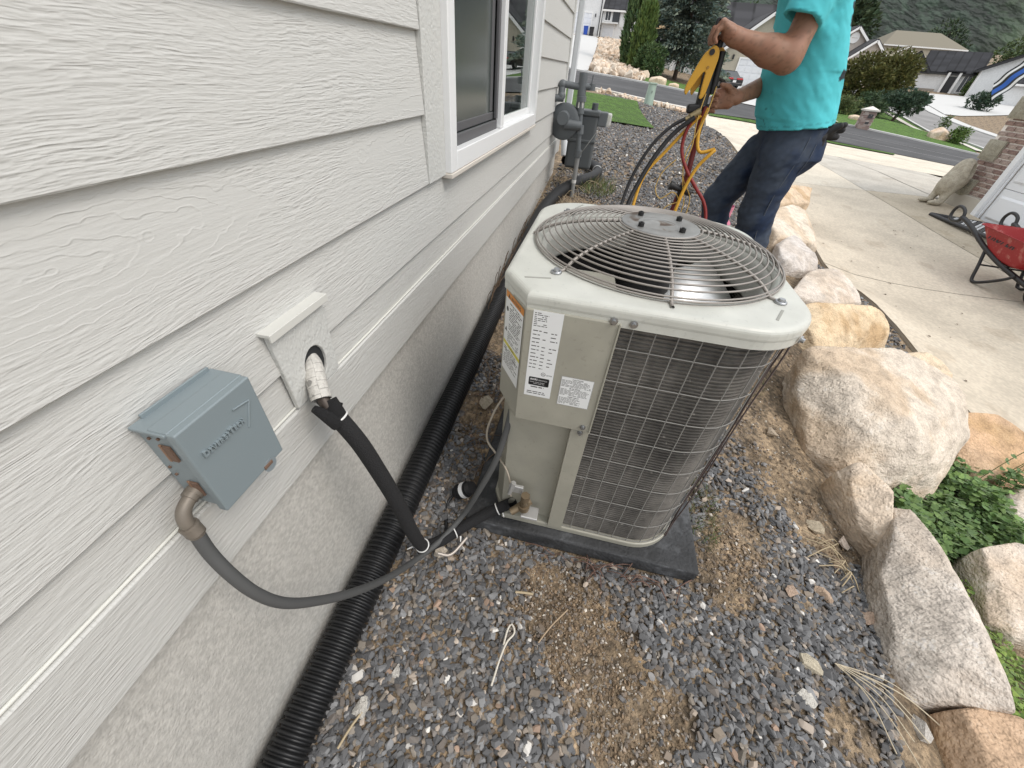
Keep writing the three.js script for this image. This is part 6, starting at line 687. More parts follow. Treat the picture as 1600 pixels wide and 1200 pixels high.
// ---------------------------------------------------------------- neighbour's garage: brick wall, quoins, white door
{
  const t = thing('garage', 'brick garage wall with stone quoins and white panelled door across the driveway', 'garage', [7.5, 0, 0]);
  const y0 = -0.32, zc = -10.02, zt = -9.23; // corner and door trim
  const mortar = mat([0.78, 0.73, 0.67], 0.95), bT = tex(256, 256, (u, v) => { const k = 0.85 + 0.5 * (f2(u * 7, v * 7, 4, 7, 7, 141) - 0.5); return [k, k, k]; }, { srgb: true });
  part(t, 'wall', mg([box(0.2, 3.6, zt - zc - 0.02, 0.112, y0 + 1.8, (zc + zt) / 2), box(8, 3.6, 0.2, 4.02, y0 + 1.8, zc + 0.112), box(0.2, 1.2, 5.6, 0.112, y0 + 3.0, -6.4), box(0.2, 3.6, 3.0, 0.112, y0 + 1.8, -2.6)]), mortar);
  const bg = rbox(0.022, 0.059, 0.190, 0, 0, 0, 0.005, 1), bms = [[0.36, 0.24, 0.20], [0.42, 0.31, 0.26], [0.31, 0.21, 0.18], [0.48, 0.38, 0.33], [0.39, 0.28, 0.245]].map(c => mat(c, 0.9, { map: bT })); const R = rng(3);
  const courses = 34, hC = 0.077, yb = y0 + 0.39;
  for (let r = 0; r < courses; r++) { const y = yb + r * hC + 0.04; let z = zc + 0.01 + (r % 2 ? 0.1 : 0.0); for (; z < zt - 0.05; z += 0.207) { const z1 = Math.min(z + 0.196, zt - 0.012); if (z1 - z < 0.05) continue; const m = part(t, 'brick', bg, bms[Math.floor(R() * 5)]); m.position.set(0.004 + 0.003 * R(), y, (z + z1) / 2); m.scale.z = (z1 - z) / 0.196; } }
  const quoinG = (w, h, s) => { const g = new THREE.BoxGeometry(0.07, h, w, 2, 8, 8), p = g.attributes.position; for (let i = 0; i < p.count; i++) { const x = p.getX(i), y = p.getY(i), z = p.getZ(i), ed = Math.max(Math.abs(y) / h, Math.abs(z) / w) * 2; p.setX(i, x - (x < 0 ? (1 - Math.pow(ed, 4)) * (0.012 + 0.03 * f2(y * 14 + s, z * 14, 3, 0, 0, 7)) - 0.008 : 0)); } g.computeVertexNormals(); return triUV(g); };
  const stone = mat([0.40, 0.385, 0.32], 0.95, { bumpMap: rep(rockB, 4, 4), bumpScale: 0.02, map: rep(rockT, 3, 3) });
  [0.10, 0.72, 1.35, 1.98, 2.6].forEach((y, i) => { part(t, 'quoin', quoinG(0.40, 0.31, i).translate(-0.006, y + 0.06, zc + 0.19), stone); });
  part(t, 'base_block', triUV(rbox(0.09, 0.33, 0.80, 0, y0 + 0.22, (zc + zt) / 2 - 0.004, 0.012)), tan0());
  function tan0() { return mat([0.46, 0.43, 0.37], 0.95, { bumpMap: rep(rockB, 8, 8), bumpScale: 0.004 }); }
  const wh = mat([0.78, 0.80, 0.82], 0.4);
  part(t, 'door_trim', mg([rbox(0.06, 2.9, 0.11, -0.012, y0 + 1.45, zt + 0.05, 0.006), rbox(0.06, 0.11, 5.2, -0.012, y0 + 2.44, zt + 2.7, 0.006), rbox(0.03, 2.6, 0.03, 0.03, y0 + 1.3, zt + 0.12, 0.004)]), wh);
  const door = part(t, 'garage_door', mg([0, 1, 2, 3].map(i => rbox(0.045, 0.575, 4.9, 0.085, y0 + 0.33 + i * 0.583, zt + 2.58, 0.006))), wh);
  const pg = new THREE.BufferGeometry(); { const a = [0, -0.19, -0.42], o = 0.02, w = 0.035; const P = [[0, -0.19, -0.42], [0, -0.19, 0.42], [0, 0.19, 0.42], [0, 0.19, -0.42], [o, -0.19 + w, -0.42 + w], [o, -0.19 + w, 0.42 - w], [o, 0.19 - w, 0.42 - w], [o, 0.19 - w, -0.42 + w]]; pg.setAttribute('position', new THREE.Float32BufferAttribute(P.flatMap(([x, y, z]) => [-x, y, z]), 3)); pg.setIndex([0, 1, 5, 0, 5, 4, 1, 2, 6, 1, 6, 5, 2, 3, 7, 2, 7, 6, 3, 0, 4, 3, 4, 7, 4, 5, 6, 4, 6, 7]); }
  const pgeo = pg.toNonIndexed(); pgeo.computeVertexNormals();
  for (let i = 0; i < 4; i++) for (let k = 0; k < 5; k++) { const m = part(door, 'door_panel', pgeo, wh); m.position.set(0.0615, y0 + 0.33 + i * 0.583, zt + 0.62 + k * 0.97); }
  part(t, 'roof', prism([[-0.4, zc - 0.4], [8.6, zc - 0.4], [8.6, -0.8], [-0.4, -0.8]], y0 + 3.5, y0 + 3.7), mat([0.06, 0.06, 0.065], 0.9));
}
{ // striped flag on a pole at the garage corner
  const A = V(7.36, 1.46, -10.46), u = V(0.02, 0.62, 0.62).normalize(), w = V(0.02, 0.55, -0.62).normalize(), L = 0.95, Wd = 0.40, n = V().crossVectors(u, w).normalize();
  const t = thing('flag', 'black and white striped flag with one blue stripe by the brick corner', 'flag', [A.x, A.y, A.z]);
  const c = document.createElement('canvas'); c.width = 256; c.height = 128; const x = c.getContext('2d'); [[0, 0.10, '#23282c'], [0.10, 0.24, '#e9ecec'], [0.24, 0.40, '#23282c'], [0.40, 0.66, '#2f62b8'], [0.66, 0.78, '#2a3138'], [0.78, 0.93, '#e9ecec'], [0.93, 1, '#2a3138']].forEach(([a, b, s]) => { x.fillStyle = s; x.fillRect(0, a * 128, 256, (b - a) * 128 + 1); }); const ct = new THREE.CanvasTexture(c); ct.colorSpace = THREE.SRGBColorSpace;
  const P = [], UV = [], I = [], nu = 24, nv = 10; for (let i = 0; i <= nu; i++) for (let j = 0; j <= nv; j++) { const s = i / nu * L, v = j / nv * Wd, b = 0.015 * Math.sin(i * 0.7 + j * 0.4); P.push(u.x * s + w.x * v + n.x * b, u.y * s + w.y * v + n.y * b, u.z * s + w.z * v + n.z * b); UV.push(i / nu, j / nv); }
  for (let i = 0; i < nu; i++) for (let j = 0; j < nv; j++) { const q = i * (nv + 1) + j; I.push(q, q + nv + 1, q + 1, q + 1, q + nv + 1, q + nv + 2); }
  const g = new THREE.BufferGeometry(); g.setAttribute('position', new THREE.Float32BufferAttribute(P, 3)); g.setAttribute('uv', new THREE.Float32BufferAttribute(UV, 2)); g.setIndex(I); g.computeVertexNormals();
  part(t, 'cloth', g, new THREE.MeshStandardMaterial({ map: ct, roughness: 0.8, side: THREE.DoubleSide })); part(t, 'pole', rod([u.x * L * 1.02, u.y * L * 1.02, u.z * L * 1.02], [u.x * L + w.x * 0.5, u.y * L + w.y * 0.5, u.z * L + w.z * 0.5], 0.012, 0.012, 10), mat([0.6, 0.6, 0.6], 0.4, { metalness: 0.7 }));
}
{ // carved stone figure by the wall
  const p0 = [7.16, H(7.16, -9.85) + 0.03, -9.82];
  const f = (x, y, z) => { const p = [x, y, z]; let d = ell(p, [0.09, 0.50, 0.02], [0.17, 0.30, 0.20]); d = smin(d, ell(p, [-0.03, 0.36, 0.06], [0.14, 0.20, 0.17]), 0.08); for (const s of [-1, 1]) { d = smin(d, cone(p, [0.0 + 0.03 * s, 0.28, 0.05 + 0.09 * s], [-0.05 + 0.03 * s, 0.07, 0.06 + 0.10 * s], 0.075, 0.06), 0.05); d = smin(d, ell(p, [-0.14 + 0.03 * s, 0.045, 0.08 + 0.10 * s], [0.12, 0.045, 0.06]), 0.03); } d = Math.max(d, -ell(p, [0.16, 0.64, 0.21], [0.07, 0.15, 0.12])); return d + 0.02 * (f3(x * 12, y * 12, z * 12, 4, 9) - 0.5); };
  solo('stone_statue', 'weathered hollow beige stone statue with two paws beside the brick wall', 'statue', triUV(sdfMesh(f, [-0.35, -0.02, -0.28], [0.36, 0.9, 0.36], 0.014)), mat([0.47, 0.44, 0.37], 0.95, { map: rep(rockT, 2, 2), bumpMap: rep(rockB, 4, 4), bumpScale: 0.01 })).position.set(...p0);
}
{ // wheelbarrow
  const t = thing('wheelbarrow', 'red and black wheelbarrow with a dusty tub standing on the driveway', 'wheelbarrow', [5.72, H(5.72, -5.78) + 0.037, -5.78], -0.06);
  const blk = mat([0.016, 0.016, 0.017], 0.45);
  // tub: a tapered open tray with a rolled rim
  const ring = (y, x, z0, z1, r) => { const o = []; const n = 6; for (const [cx, cz, a0] of [[x - r, z1 - r, 0], [-x + r, z1 - r, Math.PI / 2], [-x + r, z0 + r, Math.PI], [x - r, z0 + r, Math.PI * 1.5]]) for (let i = 0; i <= n; i++) { const a = a0 + i / n * Math.PI / 2; o.push([cx + r * Math.cos(a), y, cz + r * Math.sin(a)]); } return o; };
  const rings = [ring(0.30, 0.20, -0.16, 0.30, 0.08), ring(0.32, 0.215, -0.20, 0.36, 0.08), ring(0.47, 0.27, -0.36, 0.50, 0.09), ring(0.575, 0.31, -0.46, 0.62, 0.10), ring(0.595, 0.335, -0.49, 0.65, 0.11), ring(0.585, 0.338, -0.495, 0.655, 0.11), ring(0.575, 0.30, -0.45, 0.61, 0.10), ring(0.47, 0.262, -0.35, 0.49, 0.09), ring(0.325, 0.205, -0.19, 0.35, 0.08)];
  const P = [], I = [], n = rings[0].length; rings.forEach(r => r.forEach(q => P.push(...q))); for (let i = 0; i < rings.length - 1; i++) for (let j = 0; j < n; j++) { const a = i * n + j, b = i * n + (j + 1) % n; I.push(a, a + n, b, b, a + n, b + n); } for (const k of [0, rings.length - 1]) for (let j = 1; j < n - 1; j++) I.push(k * n, k * n + j, k * n + j + 1);
  const g = new THREE.BufferGeometry(); g.setAttribute('position', new THREE.Float32BufferAttribute(P, 3)); g.setIndex(I); g.computeVertexNormals(); planarUV(g);
  const tub = part(t, 'tub', g, new THREE.MeshStandardMaterial({ map: rep(tex(512, 512, (u, v) => { const d = ss(0.58, 0.75, f2(u * 8, v * 8, 5, 8, 8, 171)) * 0.55 + ss(0.75, 0.85, f2(u * 40, v * 40, 2, 40, 40, 172)) * 0.4; return [mix(0.58, 0.72, d), mix(0.10, 0.58, d), mix(0.12, 0.52, d)]; }, { srgb: true }), 1.6, 1.6), roughness: 0.5, side: THREE.DoubleSide }));
  const word = new TextGeometry('TRUPER', { font, size: 0.092, depth: 0.002, curveSegments: 4 }); word.computeBoundingBox(); word.rotateY(-Math.PI / 2).rotateZ(-0.36 + 0).translate(-0.293, 0.475, -0.26); part(tub, 'lettering', word, mat([0.02, 0.015, 0.015], 0.6));
  for (const s of [-1, 1]) { part(t, 'handle_rail', tube([[s * 0.30, 0.565, -0.86], [s * 0.285, 0.53, -0.70], [s * 0.235, 0.36, -0.22], [s * 0.19, 0.27, 0.12], [s * 0.11, 0.19, 0.50], [s * 0.09, 0.175, 0.60]], 0.027, 40, 10), blk);
    part(t, 'handle_grip', tube([[s * 0.30, 0.56, -0.84], [s * 0.302, 0.625, -0.87], [s * 0.304, 0.66, -0.95], [s * 0.304, 0.655, -1.04], [s * 0.304, 0.59, -1.08], [s * 0.304, 0.51, -1.05], [s * 0.302, 0.49, -0.96], [s * 0.30, 0.515, -0.87]], 0.019, 48, 10, true), blk);
    part(t, 'leg', tube([[s * 0.235, 0.34, -0.20], [s * 0.245, 0.17, -0.10], [s * 0.25, 0.03, -0.03], [s * 0.25, 0.012, 0.0], [s * 0.245, 0.02, 0.06], [s * 0.20, 0.18, 0.32], [s * 0.17, 0.24, 0.36]], 0.018, 50, 8), blk); }
  part(t, 'leg_brace', mg([rod([-0.245, 0.19, -0.11], [0.245, 0.19, -0.11], 0.01, 0.01, 8), rbox(0.40, 0.012, 0.30, 0, 0.285, 0.05, 0.004)]), blk);
  const tyre = part(t, 'wheel', new THREE.TorusGeometry(0.135, 0.052, 14, 40).rotateY(Math.PI / 2).translate(0, 0.187, 0.60), mat([0.02, 0.02, 0.021], 0.8)); part(tyre, 'rim', cyl(0.09, 0.09, 0.06, 0, 0, 0, 24).rotateZ(Math.PI / 2).translate(0, 0.187, 0.60), mat([0.05, 0.05, 0.05], 0.5));
  part(t, 'axle_bracket', mg([rbox(0.012, 0.09, 0.06, 0.085, 0.187, 0.60, 0.003), rbox(0.012, 0.09, 0.06, -0.085, 0.187, 0.60, 0.003), cyl(0.012, 0.012, 0.18, 0, 0, 0, 10).rotateZ(Math.PI / 2).translate(0, 0.187, 0.60)]), blk);
}
{ // dark slatted grate lying on the concrete
  const y = H(7.0, -8.6) + 0.06, t = thing('metal_grate', 'pointed dark grate with pale slats lying flat on the driveway by the garage door', 'grate', [6.62, y, -8.9]);
  const blk = mat([0.03, 0.03, 0.032], 0.5), wht = mat([0.66, 0.68, 0.7], 0.4, { metalness: 0.3 });
  const a = [0, 0, 0], b = [0.12, 0, 1.35], c = [0.95, 0, 0.42];
  part(t, 'frame_bar', rod(a, b, 0.03, 0.03, 6), blk); part(t, 'frame_bar', rod(a, c, 0.03, 0.03, 6), blk); part(t, 'frame_bar', rod(b, c, 0.025, 0.025, 6), blk);
  part(t, 'tip_plate', prism([[0, 0], [0.26, 0.12], [0.035, 0.36]], -0.02, -0.005), blk);
  for (let i = 0; i < 12; i++) { const s = 0.28 + i * 0.058; part(t, 'slat', rod([mix(0, b[0], s), 0.005, mix(0, b[2], s)], [mix(0, c[0], s + 0.03), 0.005, mix(0, c[2], s + 0.03)], 0.024, 0.024, 4), i % 3 === 0 ? blk : wht); }
}
// ---------------------------------------------------------------- street, pavements, lawns
{
  const aT = (a, b, s) => tex(512, 512, (u, v) => { const k = 1 + a * (f2(u * 5, v * 5, 4, 5, 5, s) - 0.5) + b * (f2(u * 100, v * 100, 2, 100, 100, s + 1) - 0.5); return [0.7 * k, 0.7 * k, 0.7 * k]; }, { srgb: true });
  const asph = mat([0.135, 0.135, 0.14], 0.92, { map: rep(aT(0.35, 0.25, 201), 0.2, 0.2) }), asph2 = mat([0.48, 0.47, 0.46], 0.92, { map: rep(aT(0.25, 0.15, 205), 0.15, 0.15) }), conc = mat([0.56, 0.53, 0.48], 0.9), conc2 = mat([0.50, 0.50, 0.49], 0.9);
  const near = [[-60, -28], [-25, -26], [-10, -25], [-1.7, -24.2], [0.5, -23.9], [3.9, -23.3], [6.8, -22.6], [10.1, -22.15], [12.5, -21.7], [14.2, -21.1], [24, -18.6], [60, -10]], far = [[-60, -39], [-25, -36.5], [-10, -35.3], [-2.8, -34.6], [0.3, -34.6], [3.1, -34.3], [8.4, -33.8], [14.9, -33.0], [18.6, -32.1], [22.6, -31.2], [45, -26.5], [60, -23]];
  struct('road', drape([...near, ...far.slice().reverse()], 0.05, 2), asph);
  const strip = (line, w0, w1) => { const off = w => line.map(([x, z], i) => { const a = line[Math.max(0, i - 1)], b = line[Math.min(line.length - 1, i + 1)], dx = b[0] - a[0], dz = b[1] - a[1], l = Math.hypot(dx, dz); return [x + dz / l * w, z - dx / l * w]; }); return [...off(w0), ...off(w1).reverse()]; };
  const kerbs = (line, w0, w1, h, cell = 1.5) => { const poly = strip(line, w0, w1), top = drape(poly, h, cell), side = []; for (let i = 0; i < poly.length; i++) { const a = poly[i], b = poly[(i + 1) % poly.length], L = Math.hypot(b[0] - a[0], b[1] - a[1]), n = Math.max(1, Math.round(L / cell)); for (let k = 0; k < n; k++) { const p = [mix(a[0], b[0], k / n), mix(a[1], b[1], k / n)], q = [mix(a[0], b[0], (k + 1) / n), mix(a[1], b[1], (k + 1) / n)], yp = H(...p), yq = H(...q); side.push(p[0], yp - 0.05, p[1], q[0], yq - 0.05, q[1], q[0], yq + h, q[1], p[0], yp - 0.05, p[1], q[0], yq + h, q[1], p[0], yp + h, p[1]); } } const g = new THREE.BufferGeometry(); g.setAttribute('position', new THREE.Float32BufferAttribute(side, 3)); g.computeVertexNormals(); return mg([top, g]); };
  struct('kerb', kerbs(far.slice(0, 7), 0.05, 0.55, 0.13), conc2); struct('kerb', kerbs(near.slice(0, 6), -0.5, -0.05, 0.12), conc); struct('kerb', kerbs(far.slice(7), 0.05, 0.4, 0.12), conc2);
  const drvL = [[-9.5, -35.2], [-2.7, -35.3], [-1.75, -36.6], [-3.3, -76], [-4.1, -80.4], [-10, -80.4]]; struct('pavement', drape(drvL, 0.06, 3), conc2);
  struct('street', drape([[24.9, -32.2], [26, -40], [26.6, -46], [27.8, -56], [30.2, -76], [38.8, -76], [33.8, -57], [33.1, -51], [33.6, -46], [35.5, -29.5]], 0.05, 2), asph2);
  struct('kerb', kerbs([[24.6, -33], [25.7, -40], [26.3, -46], [27.5, -56], [29.9, -76]], 0, 0.3, 0.13), conc2); struct('kerb', kerbs([[39.1, -76], [34.1, -57], [33.4, -51], [33.9, -46], [35.8, -29.5]], -1.2, 0, 0.12), conc2);
  struct('pavement', drape([[24.0, -33.6], [24.9, -40], [25.5, -46], [26.6, -56], [26.0, -56], [24.9, -46], [24.3, -40], [23.4, -33.6]], 0.07, 2), conc);
  struct('pavement', drape([[34.6, -57.5], [36.5, -58], [48, -66], [53, -78.6], [44, -78.6], [39.4, -76]], 0.06, 2), conc2);
  struct('pavement', drape([[8.2, -34.4], [15.2, -34.2], [16.4, -57.6], [8.4, -57.6]], 0.06, 2), conc2);
  const lawn = (label, poly, lift) => tag(struct('lawn', drape(poly, lift, 1), M.lawn), undefined, undefined).userData = { kind: 'structure' };
  lawn('', [[-3.2, -19.4], [1.44, -19.5], [1.5, -16.9], [1.68, -12.2], [0.26, -11.7], [-3.2, -11.2]], 0.05);
  lawn('', [[14.9, -33.5], [14.6, -36.5], [15.6, -45], [19.5, -62], [25.8, -62], [25.9, -56], [24.8, -46], [24.2, -40], [23.3, -33.6], [22.6, -32], [18.6, -32.6]], 0.055); lawn('', [[26.0, -56], [25.0, -46], [24.4, -40], [23.5, -33.4], [24.5, -33.2], [25.6, -40], [26.2, -46], [27.4, -56]].reverse(), 0.05);
  lawn('', [[4.9, -22.75], [6.9, -22.2], [10.3, -21.75], [12.4, -21.4], [12.1, -20.9], [10, -21.2], [6.7, -21.7], [4.8, -22.2]], 0.07); lawn('', [[2.2, -35], [8.1, -34.7], [8.2, -46], [3, -47]], 0.05); lawn('', [[34.5, -45], [52, -56], [56, -44], [37, -30]], 0.05); lawn('', [[37, -61], [44, -66], [49, -77], [41, -74]].reverse(), 0.045);
  // crack sealing lines on the road
  for (const [z0, s] of [[-25.3, 0], [-28.6, 0.4]]) struct('road_seam', drape(strip([[9, z0 + 0.6], [14, z0 + 1.4], [22, z0 + 3.6]], 0, 0.07), 0.062, 1), mat([0.36, 0.36, 0.36], 0.9));
  // pale riprap on the slope opposite and along the near kerb
  const R = rng(88), shapes = [0, 1, 2].map(() => { const p = []; for (let i = 0; i < 12; i++) { const u = R() * 2 - 1, a = R() * 6.28, s = Math.sqrt(1 - u * u); p.push(V(s * Math.cos(a), u * 0.7, s * Math.sin(a) * 0.8)); } return new ConvexGeometry(p); });
  const rocks = (label, poly, n, r0, r1, lift) => { const g = new THREE.Group(); g.name = numbered('pale_rocks'); scene.add(g); tag(g, label, 'rocks', null, 'stuff'); const xs = poly.map(p => p[0]), zs = poly.map(p => p[1]); shapes.forEach(sh => { const im = shadow(new THREE.InstancedMesh(sh, mat([1, 1, 1], 0.9), n)); im.name = 'rocks'; im.userData.kind = 'stuff'; let i = 0; while (i < n) { const x = mix(Math.min(...xs), Math.max(...xs), R()), z = mix(Math.min(...zs), Math.max(...zs), R()); if (!inPoly(x, z, poly)) continue; const s = mix(r0, r1, R() * R()); im.setMatrixAt(i, new THREE.Matrix4().compose(V(x, H(x, z) + lift + s * 0.2, z), new THREE.Quaternion().setFromEuler(new THREE.Euler(R() * 3, R() * 6, R() * 3)), V(s, s, s))); const k = 0.85 + 0.4 * R(), w = R(); im.setColorAt(i, lin(0.56 * k, mix(0.50, 0.42, w) * k, mix(0.42, 0.30, w) * k)); i++; } g.add(im); }); };
  rocks('pale riprap rocks covering the steep slope beside the white driveway opposite', [[-3.2, -76], [-1.5, -36.4], [2.4, -37], [3.6, -60], [2.2, -79]], 750, 0.18, 0.55, 0.05);
  rocks('row of small pale rocks along the near kerb of the street', strip(near.slice(2, 6), -1.4, -0.5), 90, 0.08, 0.22, 0.02);
  rocks('pale rocks at the foot of the black roofed white house', [[44, -92], [57, -92], [57, -88], [45, -88]], 40, 0.4, 0.9, 0.1);
}
// ---------------------------------------------------------------- trees and shrubs
function foliage(n, size, place, colour, seed, elong = 1.6) { // many small leaf clumps through the crown's volume
  const r = rng(seed), P = [], N = [], C = []; const q = new THREE.Quaternion(), e = new THREE.Euler(), a = V(), nn = V();
  for (let i = 0; i < n; i++) { const pl = place(r); if (!pl) continue; const [x, y, z, dir, dens] = pl, s = size * (0.55 + 0.9 * r()); if (dir) { q.setFromUnitVectors(V(0, 0, 1), dir); q.multiply(new THREE.Quaternion().setFromEuler(e.set((r() - 0.5) * 0.9, (r() - 0.5) * 0.9, r() * 6.28))); } else q.setFromEuler(e.set(r() * 6.28, r() * 6.28, r() * 6.28));
    const c = colour(r, dens ?? 0.5); for (const [u, v, w] of [[-0.5, 0, 0], [0.5, 0.1, 0.2], [0.05, 0.12, elong], [0.5, 0.1, 0.2], [-0.45, 0.1, 0.25], [0, -0.2, elong * 0.8]]) { a.set(u * s, v * s, w * s).applyQuaternion(q); P.push(x + a.x, y + a.y, z + a.z); C.push(...c); } }
  const g = new THREE.BufferGeometry(); g.setAttribute('position', new THREE.Float32BufferAttribute(P, 3)); g.setAttribute('color', new THREE.Float32BufferAttribute(C, 3)); g.computeVertexNormals(); return g;
}
const leafMat = new THREE.MeshStandardMaterial({ vertexColors: true, roughness: 0.85, side: THREE.DoubleSide }), barkM = mat([0.085, 0.06, 0.045], 0.95);
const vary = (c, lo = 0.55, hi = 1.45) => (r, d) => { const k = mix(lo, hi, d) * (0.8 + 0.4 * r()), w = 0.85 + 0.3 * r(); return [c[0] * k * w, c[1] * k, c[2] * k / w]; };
function blobTree(name, label, cat, [x, z], base, rad, n, size, c, trunk, seed, group) { // round or low crowns; base = height of crown centre above ground
  const y = H(x, z), t = thing(name, label, cat, [x, y, z], 0, group);
  const lumps = []; const r0 = rng(seed); for (let i = 0; i < 26; i++) { const u = r0() * 2 - 1, a = r0() * 6.28, s = Math.sqrt(1 - u * u), k = 0.62 + 0.3 * r0(); lumps.push([s * Math.cos(a) * rad[0] * k, base + u * rad[1] * k, s * Math.sin(a) * rad[2] * k, 0.34 + 0.22 * r0()]); }
  const m = (rad[0] + rad[1] + rad[2]) / 3;
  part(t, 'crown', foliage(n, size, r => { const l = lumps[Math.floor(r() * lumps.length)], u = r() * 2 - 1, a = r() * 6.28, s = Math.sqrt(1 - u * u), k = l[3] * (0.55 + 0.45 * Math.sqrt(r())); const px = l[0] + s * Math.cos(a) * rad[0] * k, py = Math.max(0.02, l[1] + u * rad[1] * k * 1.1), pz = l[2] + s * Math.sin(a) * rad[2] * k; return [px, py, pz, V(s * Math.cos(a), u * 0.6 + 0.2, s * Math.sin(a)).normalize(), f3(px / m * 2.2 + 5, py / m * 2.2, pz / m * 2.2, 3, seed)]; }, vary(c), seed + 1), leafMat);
  if (trunk) { const [lean, r] = trunk; part(t, 'trunk', rod([0, -0.1, 0], [lean * 0.6, base * 0.7, 0], r, r * 0.7, 9), barkM); for (let i = 0; i < 5; i++) { const l = lumps[i * 3]; part(t, 'limb', rod([lean * 0.5, base * 0.55, 0], [l[0] * 0.8, l[1], l[2] * 0.8], r * 0.55, r * 0.2, 7), barkM); } }
  else part(t, 'stem', rod([0, -0.05, 0], [0, base, 0], 0.05, 0.03, 6), barkM);
  return t;
}
function conifer(name, label, [x, z], h, rad, y0, n, size, c, seed, layers = 18) {
  const y = H(x, z), t = thing(name, label, 'tree', [x, y, z]);
  const boughs = []; const r0 = rng(seed); for (let l = 0; l < layers; l++) { const f = l / layers, hh = y0 + (h - y0) * f, R = rad * Math.pow(1 - f, 0.85) * (0.85 + 0.25 * r0()), k = Math.max(5, Math.round(15 * (1 - f * 0.6))); for (let b = 0; b < k; b++) boughs.push([hh + (r0() - 0.5) * 0.5, (b + r0()) / k * 6.283, R * (0.7 + 0.42 * r0())]); }
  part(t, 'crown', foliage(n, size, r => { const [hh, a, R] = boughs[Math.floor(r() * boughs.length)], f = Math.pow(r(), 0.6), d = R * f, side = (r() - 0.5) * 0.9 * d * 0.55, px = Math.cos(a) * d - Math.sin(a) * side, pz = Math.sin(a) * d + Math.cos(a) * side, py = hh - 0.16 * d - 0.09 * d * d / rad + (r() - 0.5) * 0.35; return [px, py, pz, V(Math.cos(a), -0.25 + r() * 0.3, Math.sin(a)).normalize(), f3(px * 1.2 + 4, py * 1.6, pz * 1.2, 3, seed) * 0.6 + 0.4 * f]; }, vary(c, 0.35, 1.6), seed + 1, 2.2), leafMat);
  part(t, 'trunk', rod([0, -0.2, 0], [0, h * 0.95, 0], 0.22, 0.03, 9), barkM); return t;
}
conifer('spruce', 'big blue green spruce across the street behind the clamp tool', [5.9, -50.5], 13.5, 4.2, 1.9, 26000, 0.155, [0.135, 0.17, 0.135], 501, 22);
function column(name, label, [x, z], h, r, n, c, seed) { const y = H(x, z), t = thing(name, label, 'tree', [x, y, z]); part(t, 'crown', foliage(n, 0.17, rr => { const f = rr(), a = rr() * 6.283, R = r * (0.55 + 0.45 * Math.sin(Math.PI * Math.min(1, 0.18 + f * 0.85))) * (0.8 + 0.4 * f3(Math.cos(a) * 2 + 3, f * 9, Math.sin(a) * 2, 2, seed)), d = R * (0.6 + 0.4 * rr()); return [Math.cos(a) * d, 0.1 + f * h, Math.sin(a) * d, V(Math.cos(a) * 0.4, 1, Math.sin(a) * 0.4).normalize(), f3(Math.cos(a) * 3, f * h * 1.1, Math.sin(a) * 3, 3, seed + 2)]; }, vary(c, 0.4, 1.6), seed + 1, 2.4), leafMat); part(t, 'trunk', rod([0, -0.1, 0], [0, h * 0.9, 0], 0.12, 0.03, 7), barkM); return t; }
column('arborvitae', 'tall dark green arborvitae left of the big spruce', [1.25, -49.5], 9.5, 1.15, 5200, [0.075, 0.125, 0.045], 511);
column('arborvitae', 'lower yellow green arborvitae in front of the tall one', [2.0, -46.5], 4.3, 0.95, 3200, [0.105, 0.16, 0.04], 521);
blobTree('round_shrub', 'round dark green shrub between the arborvitae and the spruce', 'shrub', [3.0, -44.5], 1.0, [1.15, 1.05, 1.1], 2600, 0.13, [0.07, 0.12, 0.04], null, 531);
blobTree('maple_tree', 'bushy reddish green maple on the corner lawn', 'tree', [22.6, -49.3], 2.25, [2.75, 1.6, 2.4], 12000, 0.14, [0.115, 0.115, 0.032], [0.1, 0.10], 541);
blobTree('juniper_tree', 'leaning dark juniper with clipped flat crown on the corner lawn', 'tree', [23.6, -44.8], 1.35, [1.75, 0.72, 1.3], 5200, 0.11, [0.058, 0.095, 0.058], [0.5, 0.13], 551);
blobTree('yellow_bush', 'bright yellow green bush left of the maple', 'bush', [22.6, -56], 0.9, [1.15, 0.8, 1.0], 1800, 0.13, [0.42, 0.40, 0.04], null, 561);
blobTree('round_shrub', 'light green mound shrub on the lawn left of the mailbox', 'shrub', [17.9, -40.5], 0.5, [0.95, 0.5, 0.8], 1700, 0.09, [0.12, 0.15, 0.055], null, 571);
blobTree('round_shrub', 'dark green shrub right behind the mailbox pillar under the maple', 'shrub', [20.3, -42.5], 0.7, [1.1, 0.75, 0.9], 2000, 0.1, [0.055, 0.09, 0.04], null, 581);
blobTree('round_shrub', 'green shrub beside the boulder at the lawn corner', 'shrub', [22.95, -35.2], 0.42, [0.5, 0.45, 0.5], 1500, 0.07, [0.12, 0.19, 0.045], null, 591);
blobTree('sapling', 'thin young plant behind the boulder at the lawn corner', 'plant', [22.9, -37.2], 0.8, [0.35, 0.35, 0.3], 240, 0.08, [0.13, 0.17, 0.08], null, 601);
blobTree('round_shrub', 'dark bush on the verge below the black roofed white house', 'shrub', [42.2, -65], 0.7, [1.3, 0.9, 1.1], 1500, 0.15, [0.05, 0.085, 0.05], null, 621);
blobTree('ivy_plant', 'green climbing plant beside the entrance column of the white house', 'plant', [50.6, -84], 1.2, [0.7, 1.3, 0.6], 1200, 0.14, [0.10, 0.16, 0.05], null, 631); blobTree('ivy_plant', 'green climbing plant against the garage corner of the white house', 'plant', [49.2, -80.6], 1.1, [0.55, 1.2, 0.5], 1000, 0.13, [0.11, 0.17, 0.05], null, 641);
blobTree('garden_tree', 'dark green tree rising behind the beige gabled house', 'tree', [37.5, -104], 5.6, [4.2, 5.2, 4], 6500, 0.42, [0.05, 0.08, 0.035], [0, 0.3], 651);
